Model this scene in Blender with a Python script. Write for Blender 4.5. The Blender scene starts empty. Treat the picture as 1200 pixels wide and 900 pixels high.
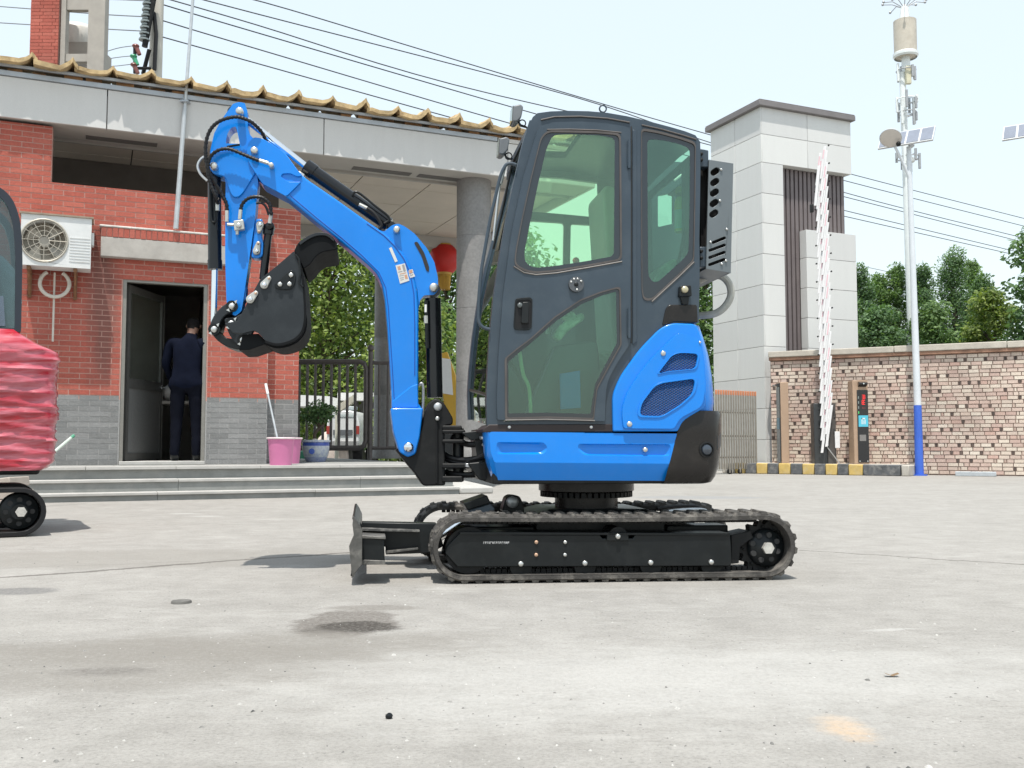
import bpy, bmesh, math, random
from mathutils import Vector, Matrix, noise
from mathutils.geometry import tessellate_polygon
R = math.radians
random.seed(7)
scene = bpy.context.scene
col = scene.collection

# ------------------------------------------------------------------ camera
CAM_H, F_PX, PITCH = 0.60, 1132.0, math.atan(72 / 1132.0)
cam_data = bpy.data.cameras.new('camera')
cam_data.sensor_width = 36.0
cam_data.lens = 36.0 * F_PX / 1200.0
cam_data.clip_start, cam_data.clip_end = 0.05, 3000
cam = bpy.data.objects.new('camera', cam_data)
col.objects.link(cam)
cam.location = (0, 0, CAM_H)
cam.rotation_euler = (math.pi / 2 + PITCH, 0, 0)
scene.camera = cam

# ------------------------------------------------------------------ sky and sun
SUN_DIR = Vector((0.07, 0.40, -1.2)).normalized()         # the way the light travels
world = bpy.data.worlds.new('World')
scene.world = world
world.use_nodes = True
wn = world.node_tree.nodes
sky = wn.new('ShaderNodeTexSky')
sky.sky_type = 'NISHITA'
sky.sun_disc = False
sky.sun_elevation = math.asin(-SUN_DIR.z)
sky.sun_rotation = math.atan2(-SUN_DIR.x, -SUN_DIR.y)
sky.air_density, sky.dust_density, sky.ozone_density = 1.6, 1.0, 2.0
sky.altitude = 50
bg = wn['Background']
bg.inputs['Strength'].default_value = 0.108
veil = wn.new('ShaderNodeMix'); veil.data_type = 'RGBA'          # thin summer cloud veil: pale all over
veil.inputs[0].default_value = 0.66
veil.inputs[7].default_value = (6.3, 6.95, 7.2, 1)
world.node_tree.links.new(sky.outputs[0], veil.inputs[6])
world.node_tree.links.new(veil.outputs[2], bg.inputs['Color'])
sun_data = bpy.data.lights.new('sun', 'SUN')
sun_data.energy = 3.2
sun_data.angle = R(0.6)
sun_data.color = (1.0, 0.955, 0.89)
sun = bpy.data.objects.new('sun', sun_data)
col.objects.link(sun)
sun.rotation_euler = SUN_DIR.to_track_quat('-Z', 'Y').to_euler()
sun.location = (-2, -6, 20)
scene.view_settings.view_transform = 'Standard'
scene.view_settings.look = 'None'
scene.view_settings.gamma = 1.0
scene.view_settings.exposure = 0.68
scene.cycles.max_bounces = 8
scene.cycles.transparent_max_bounces = 24

# ------------------------------------------------------------------ helpers
CP = Vector((0, 0, CAM_H))
cp, sp_ = math.cos(PITCH), math.sin(PITCH)
def ray(px, py):
    a, b = (px - 600) / F_PX, (450 - py) / F_PX
    return Vector((a, cp - b * sp_, sp_ + b * cp))
def at(px, py, Y):                      # the point of the place seen at a pixel, on the vertical plane Y
    d = ray(px, py)
    return CP + d * (Y / d.y)
def on_plane(px, py, P, n):
    d = ray(px, py)
    return CP + d * ((P - CP).dot(n) / d.dot(n))
def on_z(px, py, z):
    d = ray(px, py)
    return CP + d * ((z - CAM_H) / d.z)

class MB:
    def __init__(s): s.v, s.f, s.mi = [], [], []
    def add(s, vs, fs, mi=0):
        b = len(s.v)
        s.v += [Vector(v) for v in vs]
        for f in fs:
            s.f.append([i + b for i in f]); s.mi.append(mi)
        return s
    def box(s, x0, x1, y0, y1, z0, z1, M=None, mi=0):
        vs = [Vector(p) for p in ((x0,y0,z0),(x1,y0,z0),(x1,y1,z0),(x0,y1,z0),(x0,y0,z1),(x1,y0,z1),(x1,y1,z1),(x0,y1,z1))]
        if M is not None: vs = [M @ v for v in vs]
        return s.add(vs, [(0,3,2,1),(4,5,6,7),(0,1,5,4),(1,2,6,5),(2,3,7,6),(3,0,4,7)], mi)
    def prism(s, pts, vec, holes=(), mi=0):
        pts = [Vector(p) for p in pts]; vec = Vector(vec)
        rings = [pts] + [[Vector(p) for p in h] for h in holes]
        flat = [p for r in rings for p in r]
        n = len(flat)
        nrm = Vector((0,0,0))
        for i, p in enumerate(pts):
            q = pts[(i + 1) % len(pts)]
            nrm += p.cross(q)
        front_ok = nrm.dot(vec) < 0          # the front face looks against vec
        if holes:
            caps = [list(t) for t in tessellate_polygon(rings)]
        else:
            caps = [list(range(n))]
        fs = []
        for c in caps:
            a = Vector((0,0,0))
            for i in range(len(c)): a += flat[c[i]].cross(flat[c[(i+1) % len(c)]])
            if a.dot(vec) > 0: c = c[::-1]
            fs.append(c); fs.append([i + n for i in c[::-1]])
        b = 0
        for k, r in enumerate(rings):
            a = Vector((0,0,0))
            for i in range(len(r)): a += r[i].cross(r[(i+1) % len(r)])
            cw = a.dot(vec) < 0
            if k: cw = not cw
            for i in range(len(r)):
                i0, i1 = b + i, b + (i + 1) % len(r)
                fs.append((i0, i0 + n, i1 + n, i1) if cw else (i0, i1, i1 + n, i0 + n))
            b += len(r)
        return s.add(flat + [p + vec for p in flat], fs, mi)
    def tube(s, path, r, n=8, closed=False, mi=0, r_end=None):
        path = [Vector(p) for p in path]
        m = len(path); rings = []; up = None
        for i, p in enumerate(path):
            if closed: t = path[(i+1) % m] - path[i-1]
            else: t = path[min(i+1, m-1)] - path[max(i-1, 0)]
            t.normalize()
            if up is None:
                up = Vector((0,0,1)) if abs(t.z) < .9 else Vector((1,0,0))
            a = t.cross(up)
            if a.length < 1e-6: a = t.orthogonal()
            a.normalize(); b = a.cross(t); up = b
            rr = r if r_end is None else r + (r_end - r) * i / (m - 1)
            rings.append([p + a * rr * math.cos(2*math.pi*k/n) + b * rr * math.sin(2*math.pi*k/n) for k in range(n)])
        fs = []
        for i in range(m if closed else m - 1):
            j = (i + 1) % m
            for k in range(n):
                k2 = (k + 1) % n
                fs.append((i*n + k, i*n + k2, j*n + k2, j*n + k))
        if not closed:
            fs.append(tuple(range(n))[::-1]); fs.append(tuple((m-1)*n + k for k in range(n)))
        return s.add([v for ring in rings for v in ring], fs, mi)
    def cyl(s, p0, p1, r0, r1=None, n=16, mi=0):
        return s.tube([p0, p1], r0, n, mi=mi, r_end=r0 if r1 is None else r1)
    def lathe(s, prof, c, axis=(0,0,1), n=24, mi=0):
        axis = Vector(axis).normalized(); a = axis.orthogonal().normalized(); b = axis.cross(a); c = Vector(c)
        vs, fs = [], []
        for r, h in prof:
            vs += [c + axis*h + (a*math.cos(2*math.pi*k/n) + b*math.sin(2*math.pi*k/n))*r for k in range(n)]
        for i in range(len(prof) - 1):
            for k in range(n):
                k2 = (k+1) % n
                fs.append((i*n+k, i*n+k2, (i+1)*n+k2, (i+1)*n+k))
        return s.add(vs, fs, mi)
    def grid(s, rows, mi=0, closed=False):            # rows of equally many points
        m = len(rows[0]); vs = [v for r in rows for v in r]; fs = []
        for i in range(len(rows) - 1):
            for k in range(m if closed else m - 1):
                k2 = (k + 1) % m
                fs.append((i*m+k, i*m+k2, (i+1)*m+k2, (i+1)*m+k))
        return s.add(vs, fs, mi)
    def ball(s, c, r, n=12, mi=0, sz=1.0):
        prof = [(max(1e-4, r*math.sin(math.pi*i/n)), -r*sz*math.cos(math.pi*i/n)) for i in range(n+1)]
        return s.lathe(prof, c, n=n*2, mi=mi)

WM = {}
def obj(name, mb, mats, parent=None, local=False, bevel=0, ang=35, fix=False, segs=2):
    me = bpy.data.meshes.new(name)
    vs = mb.v
    loc = Vector((0,0,0))
    if parent is not None and not local:
        Mi = WM[parent].inverted(); vs = [Mi @ v for v in vs]
    if parent is None:
        xs = [v.x for v in vs]; ys = [v.y for v in vs]; zs = [v.z for v in vs]
        loc = Vector(((min(xs)+max(xs))/2, (min(ys)+max(ys))/2, min(zs)))
        vs = [v - loc for v in vs]
    me.from_pydata([tuple(v) for v in vs], [], [tuple(f) for f in mb.f])
    if fix:
        bm = bmesh.new(); bm.from_mesh(me)
        bmesh.ops.remove_doubles(bm, verts=bm.verts, dist=1e-5)
        bmesh.ops.recalc_face_normals(bm, faces=bm.faces); bm.to_mesh(me); bm.free()
    if not isinstance(mats, (list, tuple)): mats = [mats]
    for m in mats: me.materials.append(m)
    if len(mats) > 1 and not fix: me.polygons.foreach_set('material_index', mb.mi)
    me.update()
    me.polygons.foreach_set('use_smooth', [True] * len(me.polygons))
    me.set_sharp_from_angle(angle=R(ang))
    o = bpy.data.objects.new(name, me)
    col.objects.link(o)
    if parent is not None:
        o.parent = parent; WM[o] = WM[parent]
    else:
        o.location = loc; WM[o] = Matrix.Translation(loc)
    if bevel:
        bv = o.modifiers.new('bevel', 'BEVEL'); bv.width = bevel; bv.segments = segs; bv.limit_method = 'ANGLE'; bv.angle_limit = R(40)
        bv.harden_normals = False
    return o
def tag(o, label=None, cat=None, group=None, kind=None):
    if label: o['label'] = label
    if cat: o['category'] = cat
    if group: o['group'] = group
    if kind: o['kind'] = kind
    return o
def thing(name, label, cat, loc=(0,0,0), rz=0, group=None, kind=None):
    o = bpy.data.objects.new(name, None); col.objects.link(o)
    o.empty_display_size = 0.1
    o.location = loc; o.rotation_euler = (0, 0, rz)
    WM[o] = Matrix.Translation(Vector(loc)) @ Matrix.Rotation(rz, 4, 'Z')
    return tag(o, label, cat, group, kind)
def mesh_of(name, mb, mats, ang=35):
    o = obj(name, mb, mats, local=True, parent=None, ang=ang)
    me = o.data
    loc = o.location.copy()
    me.transform(Matrix.Translation(loc))
    WM.pop(o); bpy.data.objects.remove(o)
    return me
def piece(name, me, parent, M):
    o = bpy.data.objects.new(name, me); col.objects.link(o)
    o.parent = parent; o.matrix_local = M
    WM[o] = WM[parent]
    return o
def copy_tree(o, parent=None):
    c = o.copy(); col.objects.link(c)
    if parent is not None:
        c.parent = parent; c.matrix_parent_inverse = o.matrix_parent_inverse.copy()
    WM[c] = WM[o]
    for ch in list(o.children): copy_tree(ch, c)
    return c
def spline(pts, n=6, closed=False):
    pts = [Vector(p) for p in pts]; m = len(pts); out = []
    for i in range(m if closed else m - 1):
        if closed: p0, p1, p2, p3 = pts[i-1], pts[i], pts[(i+1) % m], pts[(i+2) % m]
        else: p0, p1, p2, p3 = pts[max(i-1,0)], pts[i], pts[i+1], pts[min(i+2,m-1)]
        for k in range(n):
            t = k / n
            out.append(0.5*((2*p1) + (p2-p0)*t + (2*p0-5*p1+4*p2-p3)*t*t + (3*p1-p0-3*p2+p3)*t**3))
    if not closed: out.append(pts[-1])
    return out
def rnd(pts, r, n=4):                    # round the corners of a 2D outline; r one number or one per corner
    out = []; m = len(pts)
    for i in range(m):
        p, a, b = Vector(pts[i][:2]), Vector(pts[i-1][:2]), Vector(pts[(i+1) % m][:2])
        rr = r[i] if isinstance(r, (list, tuple)) else r
        if len(pts[i]) > 2: rr = pts[i][2]
        da, db = a - p, b - p
        k = min(rr, da.length * .48, db.length * .48)
        if k < 0.05: out.append((p.x, p.y)); continue
        A, B = p + da.normalized()*k, p + db.normalized()*k
        for j in range(n + 1):
            t = j / n
            q = A*(1-t)**2 + p*2*t*(1-t) + B*t*t
            out.append((q.x, q.y))
    return out
def circ(x, y, r, n=20, ph=0): return [(x + r*math.cos(ph+2*math.pi*k/n), y + r*math.sin(ph+2*math.pi*k/n)) for k in range(n)]

# ------------------------------------------------------------------ materials
def nt_of(name):
    m = bpy.data.materials.new(name); m.use_nodes = True
    nt = m.node_tree
    return m, nt, nt.nodes['Principled BSDF']
def N(nt, t, **kw):
    n = nt.nodes.new(t)
    for k, v in kw.items():
        if k in n.inputs: n.inputs[k].default_value = v
        else: setattr(n, k, v)
    return n
def L(nt, a, b): nt.links.new(a, b)
def ramp(nt, stops, fac=None):
    r = nt.nodes.new('ShaderNodeValToRGB')
    el = r.color_ramp.elements
    while len(el) < len(stops): el.new(0.5)
    for e, (p, c) in zip(el, stops):
        e.position = p; e.color = (*c, 1) if len(c) == 3 else c
    if fac is not None: L(nt, fac, r.inputs[0])
    return r
def mixc(nt, fac, a, b, mode='MIX'):
    n = nt.nodes.new('ShaderNodeMix'); n.data_type = 'RGBA'; n.blend_type = mode
    for i, x in ((0, fac), (6, a), (7, b)):
        if hasattr(x, 'is_output'): L(nt, x, n.inputs[i])
        elif i == 0: n.inputs[0].default_value = x
        else: n.inputs[i].default_value = (*x, 1) if len(x) == 3 else x
    return n.outputs[2]
def math_(nt, op, a, b=None, clamp=False):
    n = nt.nodes.new('ShaderNodeMath'); n.operation = op; n.use_clamp = clamp
    for i, x in enumerate((a, b)):
        if x is None: continue
        if hasattr(x, 'is_output'): L(nt, x, n.inputs[i])
        else: n.inputs[i].default_value = x
    return n.outputs[0]
def pos(nt): return nt.nodes.new('ShaderNodeNewGeometry').outputs['Position']
def tex(nt, scale, detail=4, rough=.55, vec=None, stretch=None):
    v = vec if vec is not None else pos(nt)
    if stretch:
        mp = N(nt, 'ShaderNodeMapping'); mp.inputs['Scale'].default_value = stretch; L(nt, v, mp.inputs[0]); v = mp.outputs[0]
    n = N(nt, 'ShaderNodeTexNoise'); n.inputs['Scale'].default_value = scale; n.inputs['Detail'].default_value = detail; n.inputs['Roughness'].default_value = rough
    L(nt, v, n.inputs['Vector'])
    return n.outputs['Fac']
def pmat(name, base, rough=.5, metal=0.0, var=.12, vs=6.0, bump=0.0, bs=60.0, coat=0.0, rvar=.08, dust=None, spec=.5, stretch=None):
    m, nt, p = nt_of(name)
    t = tex(nt, vs, 5, .6, stretch=stretch)
    lo = tuple(max(0, c*(1-var)) for c in base); hi = tuple(min(1, c*(1+var)) for c in base)
    c = ramp(nt, [(.3, lo), (.7, hi)], t).outputs[0]
    if dust:                       # (colour, amount, noise scale): patchy dust on the surface
        d = ramp(nt, [(.48, (0,0,0)), (.75, (1,1,1))], tex(nt, dust[2], 8, .7)).outputs[0]
        c = mixc(nt, math_(nt, 'MULTIPLY', d, dust[1]), c, dust[0])
    L(nt, c, p.inputs['Base Color'])
    p.inputs['Metallic'].default_value = metal
    p.inputs['Specular IOR Level'].default_value = spec
    if rvar:
        rr = N(nt, 'ShaderNodeMapRange'); rr.inputs[3].default_value = max(.02, rough - rvar); rr.inputs[4].default_value = min(1, rough + rvar)
        L(nt, tex(nt, vs*3, 4), rr.inputs[0]); L(nt, rr.outputs[0], p.inputs['Roughness'])
    else: p.inputs['Roughness'].default_value = rough
    p.inputs['Coat Weight'].default_value = coat; p.inputs['Coat Roughness'].default_value = .06
    if bump:
        b = N(nt, 'ShaderNodeBump'); b.inputs['Strength'].default_value = min(1, bump); b.inputs['Distance'].default_value = .01
        L(nt, tex(nt, bs, 6, .65), b.inputs['Height']); L(nt, b.outputs[0], p.inputs['Normal'])
    return m
def brick_mat(name, stops, rand='object', rough=.85, soot=None):
    m, nt, p = nt_of(name)
    if rand == 'object': rv = N(nt, 'ShaderNodeObjectInfo').outputs['Random']
    else: rv = nt.nodes.new('ShaderNodeNewGeometry').outputs['Random Per Island']
    c = ramp(nt, stops, rv).outputs[0]
    g = ramp(nt, [(.25, (.72,.72,.72)), (.75, (1.2,1.2,1.2))], tex(nt, 45, 6, .7)).outputs[0]
    c = mixc(nt, 1, c, g, 'MULTIPLY')
    big = ramp(nt, [(.35, (.82,.82,.82)), (.65, (1.08,1.08,1.08))], tex(nt, 1.3, 4)).outputs[0]
    c = mixc(nt, 1, c, big, 'MULTIPLY')
    if soot: c = soot(nt, c)
    L(nt, c, p.inputs['Base Color']); p.inputs['Roughness'].default_value = rough
    b = N(nt, 'ShaderNodeBump'); b.inputs['Strength'].default_value = .5; b.inputs['Distance'].default_value = .006
    L(nt, tex(nt, 120, 5, .7), b.inputs['Height']); L(nt, b.outputs[0], p.inputs['Normal'])
    return m
def glass_mat(name, tint, refl=.5, alpha_col=None, alpha=0.0, rough=.0):
    m, nt, p = nt_of(name)
    nt.nodes.remove(p)
    out = nt.nodes['Material Output']
    tr = N(nt, 'ShaderNodeBsdfTransparent'); tr.inputs[0].default_value = (*tint, 1)
    gl = N(nt, 'ShaderNodeBsdfGlossy'); gl.inputs['Roughness'].default_value = rough; gl.inputs[0].default_value = (.9,.97,.93,1)
    fr = N(nt, 'ShaderNodeFresnel'); fr.inputs[0].default_value = 1.5
    f = math_(nt, 'MULTIPLY', fr.outputs[0], refl*2, True)
    base = tr.outputs[0]
    if alpha_col:
        df = N(nt, 'ShaderNodeBsdfDiffuse'); df.inputs[0].default_value = (*alpha_col, 1)
        ms = N(nt, 'ShaderNodeMixShader'); 
        d = N(nt, 'ShaderNodeMapRange'); d.inputs[3].default_value = alpha*.75; d.inputs[4].default_value = min(1, alpha*1.2); L(nt, tex(nt, 9, 6, .65), d.inputs[0])
        L(nt, d.outputs[0], ms.inputs[0]); L(nt, base, ms.inputs[1]); L(nt, df.outputs[0], ms.inputs[2]); base = ms.outputs[0]
    mx = N(nt, 'ShaderNodeMixShader'); L(nt, f, mx.inputs[0]); L(nt, base, mx.inputs[1]); L(nt, gl.outputs[0], mx.inputs[2])
    L(nt, mx.outputs[0], out.inputs[0])
    return m

BLUE = (0.003, 0.205, 0.70)
M_blue = pmat('blue_paint', BLUE, .30, 0, .05, 3, coat=.45, spec=.25, rvar=.05, dust=((.10,.24,.52), .10, 18))
M_blue2 = pmat('bright_blue_paint', (0.03, 0.26, 0.80), .3, 0, .05, 3, coat=.3, rvar=.05)
M_slate = pmat('slate_cab_paint', (.040,.058,.077), .34, .1, .08, 4, coat=.15, spec=.4, rvar=.06, dust=((.11,.13,.145), .22, 7))
M_black = pmat('black_paint', (.009,.011,.012), .36, 0, .2, 6, rvar=.1, spec=.28, dust=((.08,.08,.075), .10, 11))
M_blackm = pmat('black_matt', (.011,.0115,.012), .55, 0, .2, 9, spec=.25, dust=((.11,.105,.095), .16, 9))
M_bucket = pmat('bucket_paint', (.020,.024,.028), .42, 0, .1, 5, rvar=.07, spec=.3, dust=((.06,.068,.072), .3, 5))
M_bin = pmat('bucket_inside', (.009,.010,.011), .7, 0, .2, 9, spec=.1)
M_cw = pmat('counterweight_paint', (.017,.015,.014), .26, 0, .12, 5, rvar=.06, spec=.3, dust=((.08,.07,.062), .2, 8))
M_rubber = pmat('track_rubber', (.050,.046,.042), .8, 0, .2, 12, bump=.4, bs=150, dust=((.32,.295,.26), .65, 10))
M_lug = pmat('dusty_lug_rubber', (.055,.051,.046), .85, 0, .2, 12, bump=.4, bs=150, dust=((.36,.33,.29), .7, 20))
M_rub = pmat('black_rubber', (.011,.011,.012), .55, 0, .15, 20, spec=.3)
M_seal = pmat('window_seal_rubber', (.075,.066,.062), .6, 0, .2, 12)
M_frit = pmat('black_glass_border', (.016,.022,.028), .12, 0, .05, 4, coat=.5)
M_chrome = pmat('chrome', (.75,.77,.79), .12, 1.0, .05, 6)
M_bolt = pmat('zinc_bolt', (.58,.58,.56), .30, .8, .1, 50)
M_steel = pmat('galvanised_steel', (.50,.52,.53), .42, .6, .12, 9)
M_fit = pmat('hose_fitting', (.50,.50,.47), .35, .5, .1, 30)
M_white = pmat('white_print', (.75,.75,.74), .5, 0, .05, 30)
M_glass_up = glass_mat('green_cab_glass', (.80,1.0,.79), .55, (.40,.62,.50), .10)  # pale green diffuse veil stands in for reflected light inside the cab
M_glass_rear = glass_mat('green_side_glass', (.66,.93,.76), .7, (.16,.30,.27), .17)
M_glass_low = glass_mat('hazy_door_glass', (.74,.95,.84), .6, (.18,.28,.25), .14)
M_glass_wind = glass_mat('windscreen_glass', (.93,.98,.93), .5)
M_glass_grey = glass_mat('grey_reflection_glass', (.45,.47,.45), .6, (.15,.145,.13), .7)  # grey diffuse layer stands in for reflections on the door pane

# ------------------------------------------------------------------ ground
def ground_mat():
    m, nt, p = nt_of('weathered_concrete_ground')
    P = pos(nt)
    c = ramp(nt, [(.30, (.276,.263,.242)), (.5, (.330,.315,.291)), (.72, (.368,.352,.327))], tex(nt, .55, 7, .62)).outputs[0]
    c = mixc(nt, .5, c, ramp(nt, [(.35, (.246,.234,.214)), (.66, (.370,.355,.329))], tex(nt, 4.5, 9, .72)).outputs[0])
    fine = ramp(nt, [(.32, (.55,.55,.55)), (.50, (1,1,1)), (.70, (1.28,1.28,1.28))], tex(nt, 95, 7, .8)).outputs[0]
    c = mixc(nt, .6, c, fine, 'MULTIPLY')
    mid = ramp(nt, [(.36, (.80,.795,.785)), (.52, (1,1,1)), (.68, (1.13,1.13,1.13))], tex(nt, 17, 9, .84, stretch=(.7,1.25,1))).outputs[0]
    c = mixc(nt, .5, c, mid, 'MULTIPLY')
    for vs_, th_, gate_, cc_ in ((7.5, .035, .50, (.12,.115,.105)), (13, .05, .56, (.60,.585,.55)), (31, .11, .53, (.14,.135,.125))):
        sp2_ = N(nt, 'ShaderNodeTexVoronoi'); sp2_.inputs['Scale'].default_value = vs_
        mp_ = N(nt, 'ShaderNodeMapping'); mp_.inputs['Scale'].default_value = (.55, 1.0, 1); mp_.inputs['Rotation'].default_value = (0, 0, .25*vs_); L(nt, P, mp_.inputs[0]); L(nt, mp_.outputs[0], sp2_.inputs['Vector'])
        m_ = math_(nt, 'MULTIPLY', math_(nt, 'LESS_THAN', sp2_.outputs['Distance'], th_), math_(nt, 'GREATER_THAN', tex(nt, vs_*.19, 4), gate_))
        c = mixc(nt, math_(nt, 'MULTIPLY', m_, .42), c, cc_)
    speck = N(nt, 'ShaderNodeTexVoronoi'); speck.inputs['Scale'].default_value = 22; L(nt, P, speck.inputs['Vector'])
    sm = math_(nt, 'MULTIPLY', math_(nt, 'LESS_THAN', speck.outputs['Distance'], .10), math_(nt, 'GREATER_THAN', tex(nt, 1.7, 4), .55))
    c = mixc(nt, math_(nt, 'MULTIPLY', sm, .55), c, (.10,.10,.095))
    grain = ramp(nt, [(.36, (.35,.35,.35)), (.58, (1,1,1))], tex(nt, 60, 8, .8)).outputs[0]
    scuff = ramp(nt, [(.56, (0,0,0)), (.74, (1,1,1))], tex(nt, 2.4, 9, .74, stretch=(.5, 1.6, 1))).outputs[0]
    c = mixc(nt, math_(nt, 'MULTIPLY', scuff, .55), c, (.47,.455,.425))
    worn = ramp(nt, [(.58, (0,0,0)), (.70, (1,1,1))], tex(nt, 1.1, 9, .72, stretch=(.55, 1.3, 1))).outputs[0]
    c = mixc(nt, math_(nt, 'MULTIPLY', math_(nt, 'MULTIPLY', worn, grain), .38), c, (.21,.20,.185))
    slab_patches = []                       # worn, oily and simply darker or paler patches of the slab, each with its own place and outline
    def ell(cx, cy, rx, ry, rot, colr, amt, soft=.35, wob=.5, wsc=2.6):
        sub = N(nt, 'ShaderNodeVectorMath', operation='SUBTRACT'); L(nt, P, sub.inputs[0]); sub.inputs[1].default_value = (cx, cy, 0)
        mp = N(nt, 'ShaderNodeMapping'); mp.vector_type = 'TEXTURE'; mp.inputs['Rotation'].default_value = (0,0,rot); mp.inputs['Scale'].default_value = (rx, ry, 1000)
        L(nt, sub.outputs[0], mp.inputs[0])
        ln = N(nt, 'ShaderNodeVectorMath', operation='LENGTH'); L(nt, mp.outputs[0], ln.inputs[0])
        d = math_(nt, 'ADD', ln.outputs['Value'], math_(nt, 'MULTIPLY', math_(nt, 'SUBTRACT', tex(nt, wsc*1.6, 10, .80, stretch=(.6,1.2,1)), .5), wob*5.2))
        mr = N(nt, 'ShaderNodeMapRange'); mr.interpolation_type = 'SMOOTHSTEP'
        mr.inputs[1].default_value = 1 + soft; mr.inputs[2].default_value = 1 - soft; mr.inputs[3].default_value = 0; mr.inputs[4].default_value = amt
        L(nt, d, mr.inputs[0]); slab_patches.append((math_(nt, 'MULTIPLY', mr.outputs[0], grain), colr))
    def gp(px, py): q = on_z(px, py, 0); return q.x, q.y
    x, y = gp(405, 730); ell(x, y, .17, .26, 0, (.135,.120,.105), .9, .14, .30, 5)
    x, y = gp(418, 735); ell(x, y, .13, .10, 0, (.050,.044,.038), 1.0, .22, .38, 7)
    x, y = gp(380, 739); ell(x, y, .07, .05, 0, (.07,.062,.055), .8, .4, .35, 8)
    x, y = gp(440, 712); ell(x, y, .16, .06, 0, (.19,.175,.155), .8, .3, .35, 6)
    x, y = gp(300, 757); ell(x, y, .62, .20, .10, (.215,.200,.177), .75, .42, .5, 3)
    x, y = gp(120, 778); ell(x, y, .75, .32, .12, (.215,.200,.177), .75, .42, .5, 3)
    x, y = gp(125, 787); ell(x, y, .12, .05, .1, (.12,.11,.10), .55, .6, .5, 6)
    x, y = gp(180, 654); ell(x, y, 1.7, .40, .07, (.255,.24,.215), .75, .2, .2, 2)
    x, y = gp(20, 693); ell(x, y, .16, .10, 0, (.15,.148,.145), .85, .2, .2, 4)  # small darker grey patch at the left edge
    x, y = gp(815, 583); ell(x, y, .75, .30, -.02, (.255,.26,.265), .8, .2, .25, 2)  # broad cool grey patch, darker than the slab
    x, y = gp(990, 853); ell(x, y, .045, .08, 0, (.60,.40,.22), .55, .6, .5, 9)
    x, y = gp(1040, 738); ell(x, y, .09, .015, .2, (.52,.51,.49), .5, .5, .9, 16)
    x, y = gp(240, 605); ell(x, y, .14, .05, 0, (.52,.51,.49), .5, .5, .9, 6)
    x, y = gp(213, 602); ell(x, y, .10, .05, 0, (.52,.51,.49), .5, .5, .9, 8)
    x, y = gp(820, 795); ell(x, y, .9, .35, .1, (.50,.49,.465), .5, .7, .7, 2)
    for f, cc in slab_patches: c = mixc(nt, f, c, cc)
    # cracks: thin wandering dark lines between two points
    def crack(a, b, w, amt):
        (ax, ay), (bx, by) = gp(*a), gp(*b)
        ang = math.atan2(by-ay, bx-ax); ln = math.hypot(bx-ax, by-ay)
        sub = N(nt, 'ShaderNodeVectorMath', operation='SUBTRACT'); L(nt, P, sub.inputs[0]); sub.inputs[1].default_value = (ax, ay, 0)
        mp = N(nt, 'ShaderNodeMapping'); mp.vector_type = 'TEXTURE'; mp.inputs['Rotation'].default_value = (0,0,ang); L(nt, sub.outputs[0], mp.inputs[0])
        sx = N(nt, 'ShaderNodeSeparateXYZ'); L(nt, mp.outputs[0], sx.inputs[0])
        wob = math_(nt, 'MULTIPLY', math_(nt, 'SUBTRACT', tex(nt, 1.6, 7, .7), .5), .22)
        dy = math_(nt, 'ABSOLUTE', math_(nt, 'ADD', sx.outputs['Y'], wob))
        k = math_(nt, 'LESS_THAN', dy, w)
        k = math_(nt, 'MULTIPLY', k, math_(nt, 'MULTIPLY', math_(nt, 'GREATER_THAN', sx.outputs['X'], 0), math_(nt, 'LESS_THAN', sx.outputs['X'], ln)))
        return math_(nt, 'MULTIPLY', k, amt)
    for a, b, w, amt in (((-30,679), (420,647), .022, .75), ((935,645), (1290,667), .014, .65), ((1010,590), (1290,600), .008, .25), ((-40,668), (300,655), .005, .3)):
        c = mixc(nt, crack(a, b, w, amt), c, (.11,.10,.09))
    L(nt, c, p.inputs['Base Color']); p.inputs['Roughness'].default_value = .92
    p.inputs['Specular IOR Level'].default_value = .25
    b = N(nt, 'ShaderNodeBump'); b.inputs['Strength'].default_value = .55; b.inputs['Distance'].default_value = .008
    L(nt, math_(nt, 'ADD', tex(nt, 140, 6, .7), math_(nt, 'MULTIPLY', tex(nt, 9, 6, .6), 1.5)), b.inputs['Height']); L(nt, b.outputs[0], p.inputs['Normal'])
    return m
g = MB()
NG = 40
xs = [-600, -200, -60] + [-30 + 60*i/NG for i in range(NG+1)] + [60, 200, 600]
ys = [-60, -20] + [-2 + 42*i/NG for i in range(NG+1)] + [60, 150, 400, 1500]
g.grid([[Vector((x, y, 0)) for x in xs] for y in ys])
og = obj('ground', g, ground_mat())
tag(og, kind='structure')
# ================================================================== GATEHOUSE (left building)
A = math.atan(1132 / 2630.0)
uv, wv = Vector((math.cos(A), math.sin(A), 0)), Vector((-math.sin(A), math.cos(A), 0))
P0 = at(150, 541, 11.9); P0.z = 0
ZP = 0.36
def lw(px, py, w=0.0):                      # the point (u, w, z) of the wall plane w seen at a pixel
    q = on_plane(px, py, P0 + wv * w, wv) - P0
    return Vector((q.dot(uv), w, q.z))
def U(px, w=0.0, py=400): return lw(px, py, w).x
def Z(px, py, w=0.0): return lw(px, py, w).z
def lz(px, py, z):
    q = on_z(px, py, z) - P0
    return Vector((q.dot(uv), q.dot(wv), z))

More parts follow.
